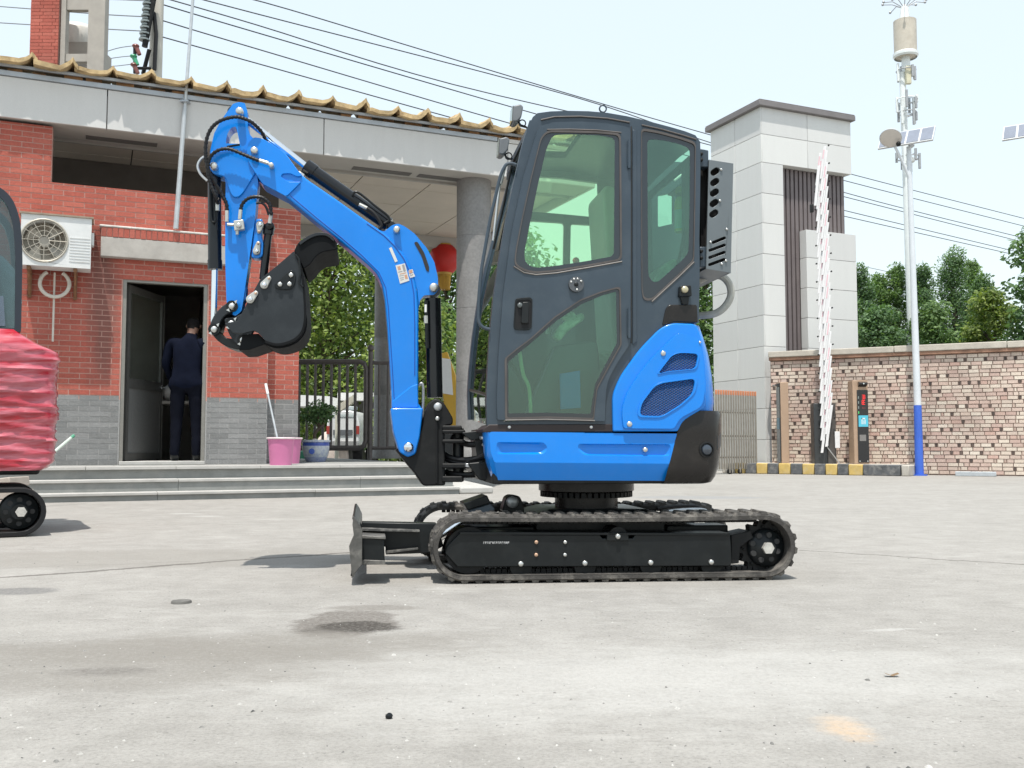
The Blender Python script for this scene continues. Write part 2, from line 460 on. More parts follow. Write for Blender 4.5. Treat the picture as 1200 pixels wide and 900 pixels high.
M_mortar = pmat('mortar', (.46,.27,.225), .9, 0, .12, 20, bump=.3, bs=150)
_nt = M_mortar.node_tree; _p = _nt.nodes['Principled BSDF']          # the foot of the wall is painted grey, joints too
_c = _p.inputs['Base Color'].links[0].from_socket
_s = N(_nt, 'ShaderNodeSeparateXYZ'); L(_nt, pos(_nt), _s.inputs[0])
L(_nt, mixc(_nt, math_(_nt, 'LESS_THAN', _s.outputs['Z'], Z(150, 468.5)), _c, (.33,.325,.315)), _p.inputs['Base Color'])
M_mortar_g = pmat('grey_mortar', (.34,.33,.32), .9, 0, .12, 20, bump=.3, bs=150)
def soot(nt, c):                            # dirt running down the wall under the air conditioner, and water marks
    P = pos(nt)
    q = lw(121, 360); wp = P0 + uv*q.x + Vector((0,0,q.z))
    sub = N(nt, 'ShaderNodeVectorMath', operation='SUBTRACT'); L(nt, P, sub.inputs[0]); sub.inputs[1].default_value = wp
    mp = N(nt, 'ShaderNodeMapping'); mp.vector_type = 'TEXTURE'; mp.inputs['Scale'].default_value = (.17, 1.0, .95); L(nt, sub.outputs[0], mp.inputs[0])
    ln = N(nt, 'ShaderNodeVectorMath', operation='LENGTH'); L(nt, mp.outputs[0], ln.inputs[0])
    d = math_(nt, 'ADD', ln.outputs['Value'], math_(nt, 'MULTIPLY', math_(nt, 'SUBTRACT', tex(nt, 5, 6, .7, stretch=(1,1,.3)), .5), 1.6))
    k = N(nt, 'ShaderNodeMapRange'); k.inputs[1].default_value = 1.3; k.inputs[2].default_value = .5; k.inputs[3].default_value = 0; k.inputs[4].default_value = .62; L(nt, d, k.inputs[0])
    return mixc(nt, k.outputs[0], c, (.10,.07,.06))
RED = [(0, (.385,.092,.064)), (.5, (.43,.110,.077)), (.85, (.45,.128,.092)), (1, (.40,.100,.070))]
GRY = [(0, (.20,.20,.195)), (.5, (.235,.235,.23)), (1, (.27,.268,.262))]
M_brick_o = brick_mat('red_facing_brick', RED, 'object', soot=soot)
M_brick_i = brick_mat('red_facing_brick_joined', RED, 'island', soot=soot)
M_gbrick_o = brick_mat('grey_painted_brick', GRY, 'object')
M_gbrick_i = brick_mat('grey_painted_brick_joined', GRY, 'island')
def streak_stone(name, base, dirt, amt=.4):
    m, nt, p = nt_of(name)
    s = tex(nt, 2.2, 6, .65, stretch=(3.5, 3.5, .35))
    c = mixc(nt, math_(nt, 'MULTIPLY', ramp(nt, [(.30,(0,0,0)), (.75,(1,1,1))], s).outputs[0], amt), base, dirt)
    g = ramp(nt, [(.3,(.90,.90,.90)), (.7,(1.06,1.06,1.06))], tex(nt, 160, 4, .7)).outputs[0]
    c = mixc(nt, 1, c, g, 'MULTIPLY')
    rv = ramp(nt, [(0,(.94,.94,.94)), (1,(1.05,1.05,1.04))], N(nt, 'ShaderNodeObjectInfo').outputs['Random']).outputs[0]
    c = mixc(nt, 1, c, rv, 'MULTIPLY')
    L(nt, c, p.inputs['Base Color']); p.inputs['Roughness'].default_value = .6
    b = N(nt, 'ShaderNodeBump'); b.inputs['Strength'].default_value = .15; b.inputs['Distance'].default_value = .003
    L(nt, tex(nt, 200, 4), b.inputs['Height']); L(nt, b.outputs[0], p.inputs['Normal'])
    return m
M_fascia = streak_stone('white_granite_fascia', (.61,.605,.59), (.50,.49,.475), .26)
M_soffit = pmat('grey_soffit', (.40,.385,.36), .7, 0, .06, 3)
M_soffd = pmat('soffit_slot', (.12,.115,.11), .8, 0, .1, 3)
M_ceil = pmat('ceiling_panel', (.58,.525,.455), .7, 0, .05, 2)
M_dark = pmat('dark_joint', (.03,.03,.03), .9, 0, .1, 3)
M_column = pmat('column_granite', (.20,.195,.19), .55, 0, .14, 30, bump=.15, bs=120, dust=((.36,.35,.34), .4, 2.5))
M_zinc = pmat('zinc_strip', (.38,.41,.44), .45, .4, .1, 4)
M_tile = pmat('weathered_roof_tile', (.47,.345,.18), .8, 0, .45, 5, bump=.3, bs=60, dust=((.20,.11,.045), .7, 9))
M_rust = pmat('brown_tile_underside', (.33,.17,.075), .85, 0, .6, 5)
M_alu = pmat('aluminium_frame', (.24,.23,.205), .45, .3, .08, 8)
M_alud = pmat('dark_door_metal', (.09,.088,.082), .5, .2, .1, 8)
M_plaster = pmat('ledge_plaster', (.42,.395,.36), .85, 0, .12, 5, bump=.3, bs=50, dust=((.28,.25,.22), .5, 6))
M_inner = pmat('dim_room_wall', (.30,.28,.25), .8, 0, .1, 3)
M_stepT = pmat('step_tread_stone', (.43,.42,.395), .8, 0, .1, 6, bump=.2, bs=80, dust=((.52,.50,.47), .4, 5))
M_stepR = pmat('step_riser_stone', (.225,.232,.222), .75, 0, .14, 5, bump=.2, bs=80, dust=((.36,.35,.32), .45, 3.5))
M_plat = pmat('platform_stone', (.30,.30,.285), .8, 0, .12, 4, bump=.2, bs=60)

u_l, u_pier, u_p2, u_r = U(-90), U(61, 0, 180), U(314.5), U(354.5)
u_d0, u_d1 = U(142.5), U(242.5)
z_par = Z(150, 222); z_dt = Z(150, 325.8); z_grey = Z(150, 468.5)
WF = -0.10
z_fb, z_ft = Z(150, 154, WF), Z(150, 107.5, WF)
z_c = z_fb + .13
w_back = lz(510, 277, z_c).y
u_re = U(698, WF, 220)
gh = thing('gatehouse', 'red brick gatehouse with grey painted base, flat granite canopy and open door', 'gatehouse', P0, A)

# platform and steps (setting)
w1, w2, w3 = lz(150, 547, ZP).y, lz(150, 562, ZP-.135).y, lz(150, 577.5, ZP-.27).y
u_se = lz(543, 571, .09).x
pf = thing('platform', None, None, P0, A, kind='structure')
mb = MB().box(u_l - 3, u_se, w1 + .02, 11.5, 0, ZP - .03)
obj('base', mb, M_stepR, pf, True)
nrow = 0
me_slab = None
w = w1
for i in range(14):                       # paving slabs of the platform
    wd = .62 if i else .34
    k = 0
    uu = u_l - 3 + (.3 if i % 2 else 0)
    m = MB()
    while uu < u_se - .05:
        ue = min(uu + .95, u_se)
        if w < 4.2 and uu > -4.2:
            m = MB().box(uu+.003, ue-.003, w+.003 - (.025 if i == 0 else 0), w+wd-.003, ZP-.03, ZP)
            obj('paving_slab', m, M_stepT if i == 0 else M_plat, pf, True)
        else:
            m = MB().box(uu, ue, w, w+wd, ZP-.03, ZP-.001); obj('paving_slab', m, M_plat, pf, True)
        uu = ue
    w += wd
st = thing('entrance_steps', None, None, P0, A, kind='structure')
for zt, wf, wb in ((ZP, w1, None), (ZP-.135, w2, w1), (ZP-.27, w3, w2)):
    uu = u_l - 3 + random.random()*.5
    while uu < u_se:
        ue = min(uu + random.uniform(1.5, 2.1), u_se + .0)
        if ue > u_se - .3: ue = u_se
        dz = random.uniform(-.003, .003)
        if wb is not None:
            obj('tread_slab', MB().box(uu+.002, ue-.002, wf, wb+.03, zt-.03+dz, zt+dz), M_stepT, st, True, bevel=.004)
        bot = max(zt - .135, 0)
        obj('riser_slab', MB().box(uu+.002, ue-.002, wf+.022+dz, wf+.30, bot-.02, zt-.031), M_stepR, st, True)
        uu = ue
# sloping edge where the steps end
rp = MB(); a0 = lz(541, 574, .09); 
rp.prism([(u_se+.003, w3, 0), (u_se+.003, w3, .085), (u_se+.003, w1+2.2, .20), (u_se+.003, w1+2.2, 0)], (.45, 0, 0))
o = thing('ramp', None, None, P0, A, kind='structure'); obj('ramp_slab', rp, M_stepT, o, True, bevel=.02)

# walls behind the bricks
mb = MB()
mb.prism([(u_l, .012, ZP), (u_d0, .012, ZP), (u_d0, .012, z_dt), (u_d1, .012, z_dt), (u_d1, .012, ZP), (u_p2, .012, ZP), (u_p2, .012, z_par), (u_pier, .012, z_par), (u_pier, .012, z_fb-.02), (u_l, .012, z_fb-.02)], (0, .22, 0))
mb.box(u_p2+.001, u_r-.005, .21, .42, ZP, z_par)
obj('wall', mb, M_mortar, gh, True)
WR = .2
bl = []                                  # (u0, u1, z0, z1, wfront)
CH, BL = .0655, .235
def courses(ua, ub, za, zb, wf, skip=None, ph=0):
    r = 0; z = za
    while z < zb - .02:
        off = (r % 2) * BL/2 + ph
        u = ua - off
        while u < ub:
            a, b = max(u, ua), min(u + BL, ub)
            if b - a > .03:
                ok = [(a, b)]
                if skip:
                    for s in skip:
                        nx = []
                        for x0, x1 in ok:
                            if z + CH*.5 > s[2] and z + CH*.5 < s[3] and x1 > s[0] and x0 < s[1]:
                                if s[0] - x0 > .03: nx.append((x0, s[0]))
                                if x1 - s[1] > .03: nx.append((s[1], x1))
                            else: nx.append((x0, x1))
                        ok = nx
                for x0, x1 in ok: bl.append((x0+.0055, x1-.0055, z+.0055, min(z + CH-.0055, zb), wf+.0085))
            u += BL
        z += CH; r += 1
courses(u_l, u_p2, ZP, z_par, 0, [(u_d0-.01, u_d1+.01, 0, z_dt+.01)])
courses(u_l, u_pier, z_par + .001, z_fb-.02, 0)
courses(u_p2, u_r, ZP, z_par, WR, ph=.1)
def px_of(p):
    v = Vector(p) - CP
    d = v.y*cp + v.z*sp_; up = v.z*cp - v.y*sp_
    return 600 + F_PX*v.x/d, 450 - F_PX*up/d, d
def loc2w(u, w, z): return P0 + uv*u + wv*w + Vector((0,0,z))
vis, hid = [], []
for b in bl:
    x, y, d = px_of(loc2w((b[0]+b[1])/2, b[4], (b[2]+b[3])/2))
    blk = x < 8 or (x < 74 and y > 225) or (18 < x < 114 and 246 < y < 320) or (116 < x < 290 and 262 < y < 309) or (240 < x < 300 and y < 420)
    (hid if blk else vis).append((d, b))
vis.sort(key=lambda t: t[0])
ind, rest = vis[:300], vis[300:] + hid
unit = MB().box(-.5, .5, 0, 1, -.5, .5)
me_red, me_gry = mesh_of('brick', unit, M_brick_o), mesh_of('grey_brick', unit, M_gbrick_o)
def brick_M(b):
    j = random.uniform(-.0015, .0015)
    return Matrix.Translation(((b[0]+b[1])/2, b[4]+j, (b[2]+b[3])/2)) @ Matrix.Diagonal((b[1]-b[0], .02, b[3]-b[2], 1))
for d, b in ind:
    piece('brick', me_gry if b[2] < z_grey else me_red, gh, brick_M(b))
mb = MB()
for d, b in rest:
    M = brick_M(b)
    mb.box(-.5, .5, 0, 1, -.5, .5, M, mi=1 if b[2] < z_grey else 0)
tag(obj('brickwork', mb, [M_brick_i, M_gbrick_i], gh, True), kind='stuff')

# room behind the door
mb = MB()
mb.box(u_l, u_r-.02, 3.5, 3.6, ZP, 3.4); mb.box(u_l-.1, u_l, .24, 3.6, ZP, 3.4); mb.box(u_r-.14, u_r-.02, .43, 3.49, ZP, 3.4)
mb.box(u_l, u_r-.02, .24, 3.6, 3.0, 3.1)
mb.box(u_d1+.22, u_d1+.3, .24, 3.49, ZP, 3.0)
obj('room_wall', mb, M_inner, gh, True)
obj('added_shade_wall', MB().box(u_l-1, u_r-.02, 1.9, 2.0, 3.101, z_c-.002), pmat('brown_shade_wall', (.10,.088,.078), .8, 0, .15, 3), gh, True)  # added wall, blocks sky and bounce light to darken the canopy interior
obj('sill', MB().box(u_d0+.003, u_d1-.003, -.06, .5, ZP+.001, ZP+.045), M_stepT, gh, True, bevel=.006)
# door frame, open leaf
df = MB(); t = .045
df.box(u_d0+.002, u_d0+t, .02, .12, ZP+.046, z_dt-.002); df.box(u_d1-t, u_d1-.002, .02, .12, ZP+.046, z_dt-.002); df.box(u_d0+t+.001, u_d1-t-.001, .02, .12, z_dt-t, z_dt-.002)
obj('door_frame', df, M_alu, gh, True)
hw = loc2w(u_d0+.06, .13, 0)
tipw = at(188, 500, hw.y + 1.02)
dv = Vector((tipw.x - hw.x, tipw.y - hw.y, 0)); dl = dv.length; dv.normalize(); dn = Vector((dv.y, -dv.x, 0))
def leaf(x0, x1, z0, z1, t0=-.02, t1=.02):
    vs = []
    for z in (z0, z1):
        for x, t in ((x0,t0),(x1,t0),(x1,t1),(x0,t1)):
            vs.append(hw + dv*x + dn*t + Vector((0,0,z)))
    return vs
BOXF = [(0,3,2,1),(4,5,6,7),(0,1,5,4),(1,2,6,5),(2,3,7,6),(3,0,4,7)]
zb, zm, zt = ZP+.055, ZP + 1.02, z_dt - .06
mb = MB()
for a in ((0,.06,zb,zt),(dl-.06,dl,zb,zt),(.061,dl-.061,zt-.09,zt),(.061,dl-.061,zm-.06,zm+.06),(.061,dl-.061,zb,zb+.09)): mb.add(leaf(*a), BOXF)
door = obj('door', mb, M_alud, gh)
mb = MB().add(leaf(dl-.012, dl+.003, zb, zt, -.024, .024), BOXF); obj('edge_trim', mb, M_alu, door)
obj('pane', MB().add(leaf(.06,dl-.06,zm+.06,zt-.09,-.004,.004), BOXF), M_glass_grey, door)
obj('lower_panel', MB().add(leaf(.06,dl-.06,zb+.09,zm-.06,-.006,.006), BOXF), pmat('door_mesh_panel', (.15,.15,.145), .6, .1, .1, 40), door)
hp = hw + dv*(dl-.05) + Vector((0,0,zm))
mb = MB().cyl(hp - dn*.02, hp + dn*.075, .012).tube([hp + dn*.07, hp + dn*.07 - dv*.11], .011)
mb.cyl(hp + dn*.021, hp + dn*.03, .028)
obj('handle', mb, M_chrome, door)

# ledge over the door
u_g0, u_g1 = U(118, -.12, 290), U(284, -.12, 290)
z_l0, z_l1, z_l2 = Z(150, 302, -.12), Z(150, 279, -.12), Z(150, 268, -.12)
mb = MB().box(u_g0, u_g1, -.12, .005, z_l0, z_l1-.002); lg = obj('ledge', mb, M_plaster, gh, True, bevel=.008)
mb = MB().box(u_g0, u_g1, -.112, .005, z_l1, z_l2); obj('course_bed', mb, M_mortar, lg, True)
mb = MB(); u = u_g0 + .004
while u < u_g1 - .05:
    mb.box(u, u+.056, -.122+random.uniform(-.002,.002), -.10, z_l1+.002, z_l2-.004); u += .0645
tag(obj('brick_course', mb, M_brick_i, lg, True), kind='stuff')
mb = MB().box(u_g0-.02, u_g1, -.128, .005, z_l2+.001, z_l2+.028); obj('cement_cap', mb, pmat('white_cement', (.58,.55,.51), .9, 0, .15, 12, bump=.5, bs=30), lg, True, bevel=.01)

# canopy: soffit, ceiling panels, fascia panels, zinc strip, tiles
mb = MB().box(u_l-1, u_re-.03, WF+.045, .55, z_fb+.012, z_c+.3)
obj('soffit_beam', mb, M_soffit, gh, True)
for px in (100, 415, 492):
    a = U(px, .3, 170); obj('soffit_inset', MB().box(a, a+.85, .30, .46, z_fb+.006, z_fb+.0115), M_soffd, gh, True)
mb = MB().box(u_l-1, u_re-.03, .551, w_back, z_c+.03, z_ft-.06).box(u_l-1, u_re-.05, WF+.06, .549, z_c+.301, z_ft-.06)
obj('roof_slab', mb, M_dark, gh, True)
mb = MB().box(u_l-1, u_re-.03, .75, .80, z_c-.10, z_c+.004)
obj('ceiling_beam', mb, M_soffit, gh, True)
nu, nw = 9, 4
du, dw = (u_re - .05 - (u_l-1)) / nu, (w_back - .56) / nw
for i in range(nu):
    for j in range(nw):
        u0, w0 = u_l-1 + i*du, .56 + j*dw
        dz = random.uniform(0, .006)
        obj('ceiling_panel', MB().box(u0+.008, u0+du-.008, w0+.008, w0+dw-.008, z_c+dz, z_c+.026), M_ceil, gh, True)
mb = MB().box(u_l-1, u_re-.03, w_back+.001, w_back+.22, z_c-.22, z_ft-.06); obj('back_beam', mb, M_soffit, gh, True)
u125, u379 = U(125.5, WF, 130), U(379.5, WF, 170)
pw = u379 - u125
edges = [u125 + pw*k for k in range(-3, 5)]
edges = [e for e in edges if e < u_re - .3] + [u_re]
for a, b in zip(edges[:-1], edges[1:]):
    obj('fascia_panel', MB().box(a+.006, b-.006, WF, WF+.04, z_fb, z_ft-.01), M_fascia, gh, True, bevel=.003)
obj('end_fascia', MB().box(u_re-.028, u_re+.01, WF+.045, w_back+.22, z_fb, z_ft-.01), M_fascia, gh, True)
u583 = U(583, WF-.03, 168)
obj('zinc_strip', MB().box(edges[0], u583, WF-.03, .5, z_ft-.005, z_ft+.055), M_zinc, gh, True, bevel=.004)
obj('eaves_rail', MB().box(edges[0], u_re, WF-.055, WF-.02, z_ft+.095, z_ft+.13).box(edges[0], u_re, WF-.02, WF+.02, z_ft+.12, z_ft+.13), M_zinc, gh, True, bevel=.003)
obj('zinc_cap', MB().box(u583+.02, u_re, WF-.02, .5, z_ft-.004, z_ft+.05), M_fascia, gh, True)
TP = .455
me_tiles = []
def tile_mesh(seed):
    rr = random.Random(seed)
    prof = [(0,.012),(.06,.0),(.16,-.012),(.27,-.008),(.34,.02),(.375,.062),(.40,.105),(.425,.066),(.455,.012)]
    rows = []
    for k in range(9):
        w = -.02 + k*.09; jag = rr.uniform(-.015,.015) if k == 0 else 0
        rows.append([Vector((u, w + jag + (rr.uniform(-.02,.015) if k == 0 else 0), z + k*.012 + rr.uniform(-.012,.010))) for u, z in prof])
    m = MB().grid(rows)
    low = [[v - Vector((0,0,.062)) for v in r] for r in rows]
    m.grid([r[::-1] for r in low])
    m.grid([low[0], rows[0]])
    return mesh_of('roof_tile', m, M_tile, ang=50)
me_tiles = [tile_mesh(s) for s in (1,2,3,4)]
u = edges[0]; i = 0
while u < u_re - .2:
    piece('roof_tile', me_tiles[i % 4], gh, Matrix.Translation((u, WF-.15+random.uniform(-.012,.012), z_ft+.175+random.uniform(-.008,.008))) @ Matrix.Rotation(random.uniform(-.02,.02), 4, 'Y') @ Matrix.Rotation(random.uniform(-.03,.03), 4, 'Z') @ Matrix.Diagonal((random.uniform(1.02,1.08), 1, random.uniform(.75,1.05), 1))); u += TP*random.uniform(.97,1.02); i += 1
mb = MB(); u = edges[0]
while u < u_re - .2:
    h = random.uniform(.03,.07)
    mb.box(u, u + random.uniform(.12,.3), WF+random.uniform(0,.05), .3, z_ft+.056, z_ft+.056+h); u += random.uniform(.2,.38)
obj('rafter_end', mb, M_rust, gh, True)

# round columns
def column(px, w, r, name='column'):
    u = U(px, w, 400); c = Vector((u, w, 0))
    prof = [(r*1.16, ZP), (r*1.16, ZP+.16), (r*1.02, ZP+.20)]
    zz = ZP + .22
    prof += [(r, zz)]
    for k in range(1, 4):
        zj = ZP + (z_c - ZP)*k/4 + .1
        prof += [(r, zj-.006), (r*.985, zj-.003), (r*.985, zj+.003), (r, zj+.006)]
    prof += [(r, z_c+.01)]
    return obj(name, MB().lathe(prof, c, n=40), M_column, gh, True, ang=50)
column(555, .38, .255)
column(453.5, w_back-.05, .235)

# ------------------------------------------------------------------ things on and by the gatehouse
def facade_thing(name, label, cat, u, w, z, **k): return thing(name, label, cat, loc2w(u, w, z), A, **k)
# air conditioner
M_acw = pmat('aircon_casing', (.66,.67,.66), .45, 0, .06, 6, dust=((.42,.36,.28), .25, 5))
M_grille = pmat('fan_grille', (.42,.39,.33), .5, .2, .1, 20)
a0, a1 = lw(24, 303, -.38), lw(107, 257, -.38)
uA0, uA1 = U(24, -.38, 280), U(107, -.38, 280)
zA0, zA1 = Z(65, 312.5, -.38), Z(65, 253, -.38)
ac = facade_thing('air_conditioner', 'white outdoor air conditioner unit with round fan hanging on the brick wall', 'air conditioner', uA0, 0, zA0)
W, H = uA1 - uA0, zA1 - zA0
rfan = H*.415; cf = (W*.33, H*.5)
mb = MB().prism([(0,-.38,0),(W,-.38,0),(W,-.38,H),(0,-.38,H)], (0,.30,0), holes=[[(cf[0]+rfan*math.cos(2*math.pi*k/32), -.38, cf[1]+rfan*math.sin(2*math.pi*k/32)) for k in range(32)]])
obj('casing', mb, M_acw, ac, True, bevel=.008)
obj('fan_well', MB().box(.01, W*.66, -.175, -.171, .01, H-.01), pmat('fan_well_grey', (.34,.31,.255), .6), ac, True)
mb = MB()
for k in range(4):
    th = k*math.pi/2 + .4
    pts = []
    for i in range(7):
        r = .04 + (rfan*.93-.04)*i/6
        pts.append(Vector((cf[0]+r*math.cos(th + i*.05), -.26, cf[1]+r*math.sin(th+i*.05))))
    for i in range(6, -1, -1):
        r = .04 + (rfan*.93-.04)*i/6
        pts.append(Vector((cf[0]+r*math.cos(th+.5+i*.10), -.21, cf[1]+r*math.sin(th+.5+i*.10))))
    mb.prism(pts, (0,.006,0))
mb.cyl((cf[0],-.29,cf[1]), (cf[0],-.2,cf[1]), .06)
obj('fan', mb, pmat('grey_fan', (.46,.43,.37), .5), ac, True)
mb = MB()
for k in range(2, 9, 2): mb.tube([(cf[0]+rfan*.115*k*math.cos(t*math.pi/12), -.386, cf[1]+rfan*.115*k*math.sin(t*math.pi/12)) for t in range(24)], .0035, 5, closed=True)
for k in range(12):
    c_, s_ = math.cos(k*math.pi/6), math.sin(k*math.pi/6)
    mb.tube([(cf[0]+.05*c_, -.387, cf[1]+.05*s_), (cf[0]+rfan*c_, -.387, cf[1]+rfan*s_)], .004, 5)
mb.tube([(cf[0]+rfan*math.cos(t*math.pi/16), -.384, cf[1]+rfan*math.sin(t*math.pi/16)) for t in range(32)], .012, 6, closed=True)
obj('grille', mb, M_grille, ac, True)
mb = MB()
for k in range(9): mb.box(W*.69, W*.985, -.386, -.38, H*(.12+.058*k), H*(.12+.058*k)+.012)
obj('louvre_panel', mb, M_acw, ac, True)
obj('top_cover', MB().box(-.02, W+.02, -.40, -.02, H+.001, H+.02), pmat('rusty_cover', (.30,.24,.18), .8, 0, .3, 9), ac, True)
mb = MB()
for x in (W*.12, W*.78):
    mb.box(x-.02, x+.02, -.36, 0, -.045, -.002).box(x-.02, x+.02, -.04, 0, -.33, -.046)
    mb.tube([(x,-.34,-.03), (x,-.02,-.31)], .014, 6)
obj('bracket', mb, pmat('rusty_bracket', (.20,.10,.05), .8, .1, .3, 12), ac, True)
mb = MB().tube([Vector((W*.48+.16*math.sin(t), -.1, -.16-.15*math.cos(t)*1.05)) for t in [(-2.6+5.2*k/20) for k in range(21)]], .022, 8)
mb.tube([(W*.475,-.06,-.02), (W*.475,-.06,-.85)], .012, 8)
obj('drain_hose', mb, pmat('white_pipe', (.55,.52,.46), .6, 0, .1, 20), ac, True)
obj('side_valve', MB().box(W+.001, W+.03, -.30, -.16, H*.5, H*.75), M_acw, ac, True, bevel=.006)

# steel pole on the ledge
b0, b1 = lw(206, 268, -.14), lw(226, 0, -.14)
b1 = b0 + (b1 - b0)*1.25
mb = MB().cyl(loc2w(*b0), loc2w(*(b0 + (b1-b0)*.42)), .033, .028, 10)
sp = obj('steel_pole', mb, M_steel); tag(sp, 'thin grey steel pole rising from the ledge above the door past the roof', 'pole')
obj('upper_tube', MB().cyl(loc2w(*(b0 + (b1-b0)*.40)), loc2w(*b1), .022, .018, 10), M_steel, sp)
obj('pole_clamp', MB().box(-.05,.05,-.05,.05,-.012,.012, Matrix.Translation(loc2w(*(b0+(b1-b0)*.44)))), M_zinc, sp)

# pots, buckets, mop
def lathe_thing(name, prof, c, mat, n=28): return obj(name, MB().lathe(prof, c, n=n), mat, ang=50)
def stand(px, py):                          # a spot on the platform
    return on_z(px, py, ZP)
M_pink = pmat('pink_plastic', (.55,.17,.33), .4, 0, .05, 5)
def bucket(px, py, r, h, label):
    c = stand(px, py)
    o = lathe_thing('plastic_bucket', [(.001,0),(r*.80,0),(r*.96,h*.9),(r*1.0,h*.91),(r*1.02,h),(r*.95,h),(r*.90,h*.9),(r*.76,.01),(.001,.01)], c, M_pink)
    tag(o, label, 'bucket', 'pink buckets by the brick corner')
    mb = MB().tube([c + Vector((r*1.0*math.cos(t), r*1.0*math.sin(t), h*.965)) for t in [2*math.pi*k/28 for k in range(28)]], .012, 6, closed=True)
    obj('rim', mb, pmat('pale_rim', (.66,.58,.58), .5), o)
    return c
cb = bucket(329, 545.0, .165, .34, 'pink plastic bucket with the mop handle standing in it')
bucket(339.5, 543.2, .155, .345, 'second pink bucket tucked behind the one with the mop')
p1, p2 = cb + Vector((0,.0,.12)), at(313.5, 460, cb.y + .22)
mb = MB().cyl(p1, p2, .014, .012, 8); mo = obj('mop', mb, M_steel); tag(mo, 'white handled mop leaning in the front pink bucket', 'mop')
d = (p2-p1).normalized()
obj('grip', MB().cyl(p2 - d*.02, p2 + d*.12, .017, n=8), M_white, mo)
obj('mop_head', MB().ball(p1, .07, 8), pmat('grey_yarn', (.4,.38,.35), .9), mo)
# blue and white pot
c = stand(370, 541.2)
m_, nt, p = nt_of('blue_white_porcelain')
sx = N(nt, 'ShaderNodeSeparateXYZ'); L(nt, pos(nt), sx.inputs[0])
wav = ramp(nt, [(.45,(.55,.58,.62)), (.6,(.10,.16,.45))], tex(nt, 28, 3, .6)).outputs[0]
zr = math_(nt, 'SUBTRACT', sx.outputs['Z'], ZP)
band = math_(nt, 'MULTIPLY', math_(nt, 'GREATER_THAN', zr, .235), math_(nt, 'LESS_THAN', zr, .285))
low = math_(nt, 'LESS_THAN', zr, .07)
band = math_(nt, 'MAXIMUM', band, math_(nt, 'MULTIPLY', low, .4))
cc = mixc(nt, math_(nt, 'ADD', band, math_(nt, 'MULTIPLY', math_(nt, 'SUBTRACT', 1.0, band), .0)), mixc(nt, .35, (.60,.63,.66), wav), (.05,.10,.42))
L(nt, cc, p.inputs['Base Color']); p.inputs['Roughness'].default_value = .18; p.inputs['Coat Weight'].default_value = .4
pot = lathe_thing('flower_pot', [(.001,0),(.135,0),(.15,.02),(.185,.12),(.20,.22),(.198,.285),(.215,.292),(.215,.32),(.195,.32),(.185,.29),(.001,.28)], c, m_)
tag(pot, 'blue and white porcelain pot with a small bonsai tree beside the gate', 'flower pot')
dsk = c + Vector((-.02,-.197,.155)); dsk.z = c.z + .155
obj('medallion', MB().lathe([(.001,0),(.04,0),(.042,.006),(.001,.008)], dsk + Vector((0,.003,0)), (0.08,-1,.12), 18), pmat('cobalt_mark', (.06,.12,.45), .3), pot)
obj('soil', MB().lathe([(.001,.30),(.188,.288)], c, n=20), pmat('dry_soil', (.30,.25,.19), .95, 0, .2, 40, bump=.6, bs=60), pot)

def leaf_mat(name, dark, mid, light):
    m, nt, p = nt_of(name)
    rv = nt.nodes.new('ShaderNodeNewGeometry').outputs['Random Per Island']
    c = ramp(nt, [(0, dark), (.5, mid), (1, light)], rv).outputs[0]
    cl = ramp(nt, [(.35,(.75,.75,.75)), (.65,(1.15,1.15,1.1))], tex(nt, .9, 4, .6)).outputs[0]
    c = mixc(nt, 1, c, cl, 'MULTIPLY')
    L(nt, c, p.inputs['Base Color']); p.inputs['Roughness'].default_value = .55
    p.inputs['Specular IOR Level'].default_value = .35
    out = nt.nodes['Material Output']
    tl = N(nt, 'ShaderNodeBsdfTranslucent'); L(nt, mixc(nt, 1, c, (1.2,1.3,.5), 'MULTIPLY'), tl.inputs[0])
    mx = N(nt, 'ShaderNodeMixShader'); mx.inputs[0].default_value = .38
    L(nt, p.outputs[0], mx.inputs[1]); L(nt, tl.outputs[0], mx.inputs[2]); L(nt, mx.outputs[0], out.inputs[0])
    return m
M_leaf_a = leaf_mat('mid_green_leaves', (.085,.155,.058), (.145,.24,.092), (.23,.34,.14))
M_leaf_b = leaf_mat('dark_green_leaves', (.066,.125,.062), (.115,.20,.092), (.17,.27,.13))
M_leaf_c = leaf_mat('yellow_green_leaves', (.085,.145,.032), (.18,.255,.062), (.32,.38,.12))
M_bark = pmat('tree_bark', (.10,.075,.055), .9, 0, .3, 8, bump=.8, bs=30)
def leaves(mb, rr, c, rad, n, size, flat=1.0, asp=.5, hang=0):
    for _ in range(n):
        while True:
            v = Vector((rr.uniform(-1,1), rr.uniform(-1,1), rr.uniform(-1,1)))
            if v.length <= 1: break
        v = v.normalized() * (v.length ** .45)
        q = Vector(c) + Vector((v.x*rad[0], v.y*rad[1], v.z*rad[2]))
        a = Vector((rr.uniform(-1,1), rr.uniform(-1,1), rr.uniform(-.8,.5) - hang)).normalized()
        nrm = (Vector((rr.uniform(-.9,.9), rr.uniform(-1.1,.5), rr.uniform(.0,1.4))) + v*.4)
        b = a.cross(nrm)
        if b.length < 1e-3: continue
        b.normalize(); s = size * rr.uniform(.6, 1.3)
        mb.add([q, q + a*s*.5 + b*s*asp*.5, q + a*s, q + a*s*.5 - b*s*asp*.5], [(0,1,2,3)])
rr = random.Random(5)
mb = MB()
base = c + Vector((0,0,.28))
tr = [base, base + Vector((-.02,0,.12)), base + Vector((.05,0,.22)), base + Vector((.12,.0,.30)), base + Vector((.10,0,.42))]
mb.tube(spline(tr, 4), .032, 7, r_end=.012)
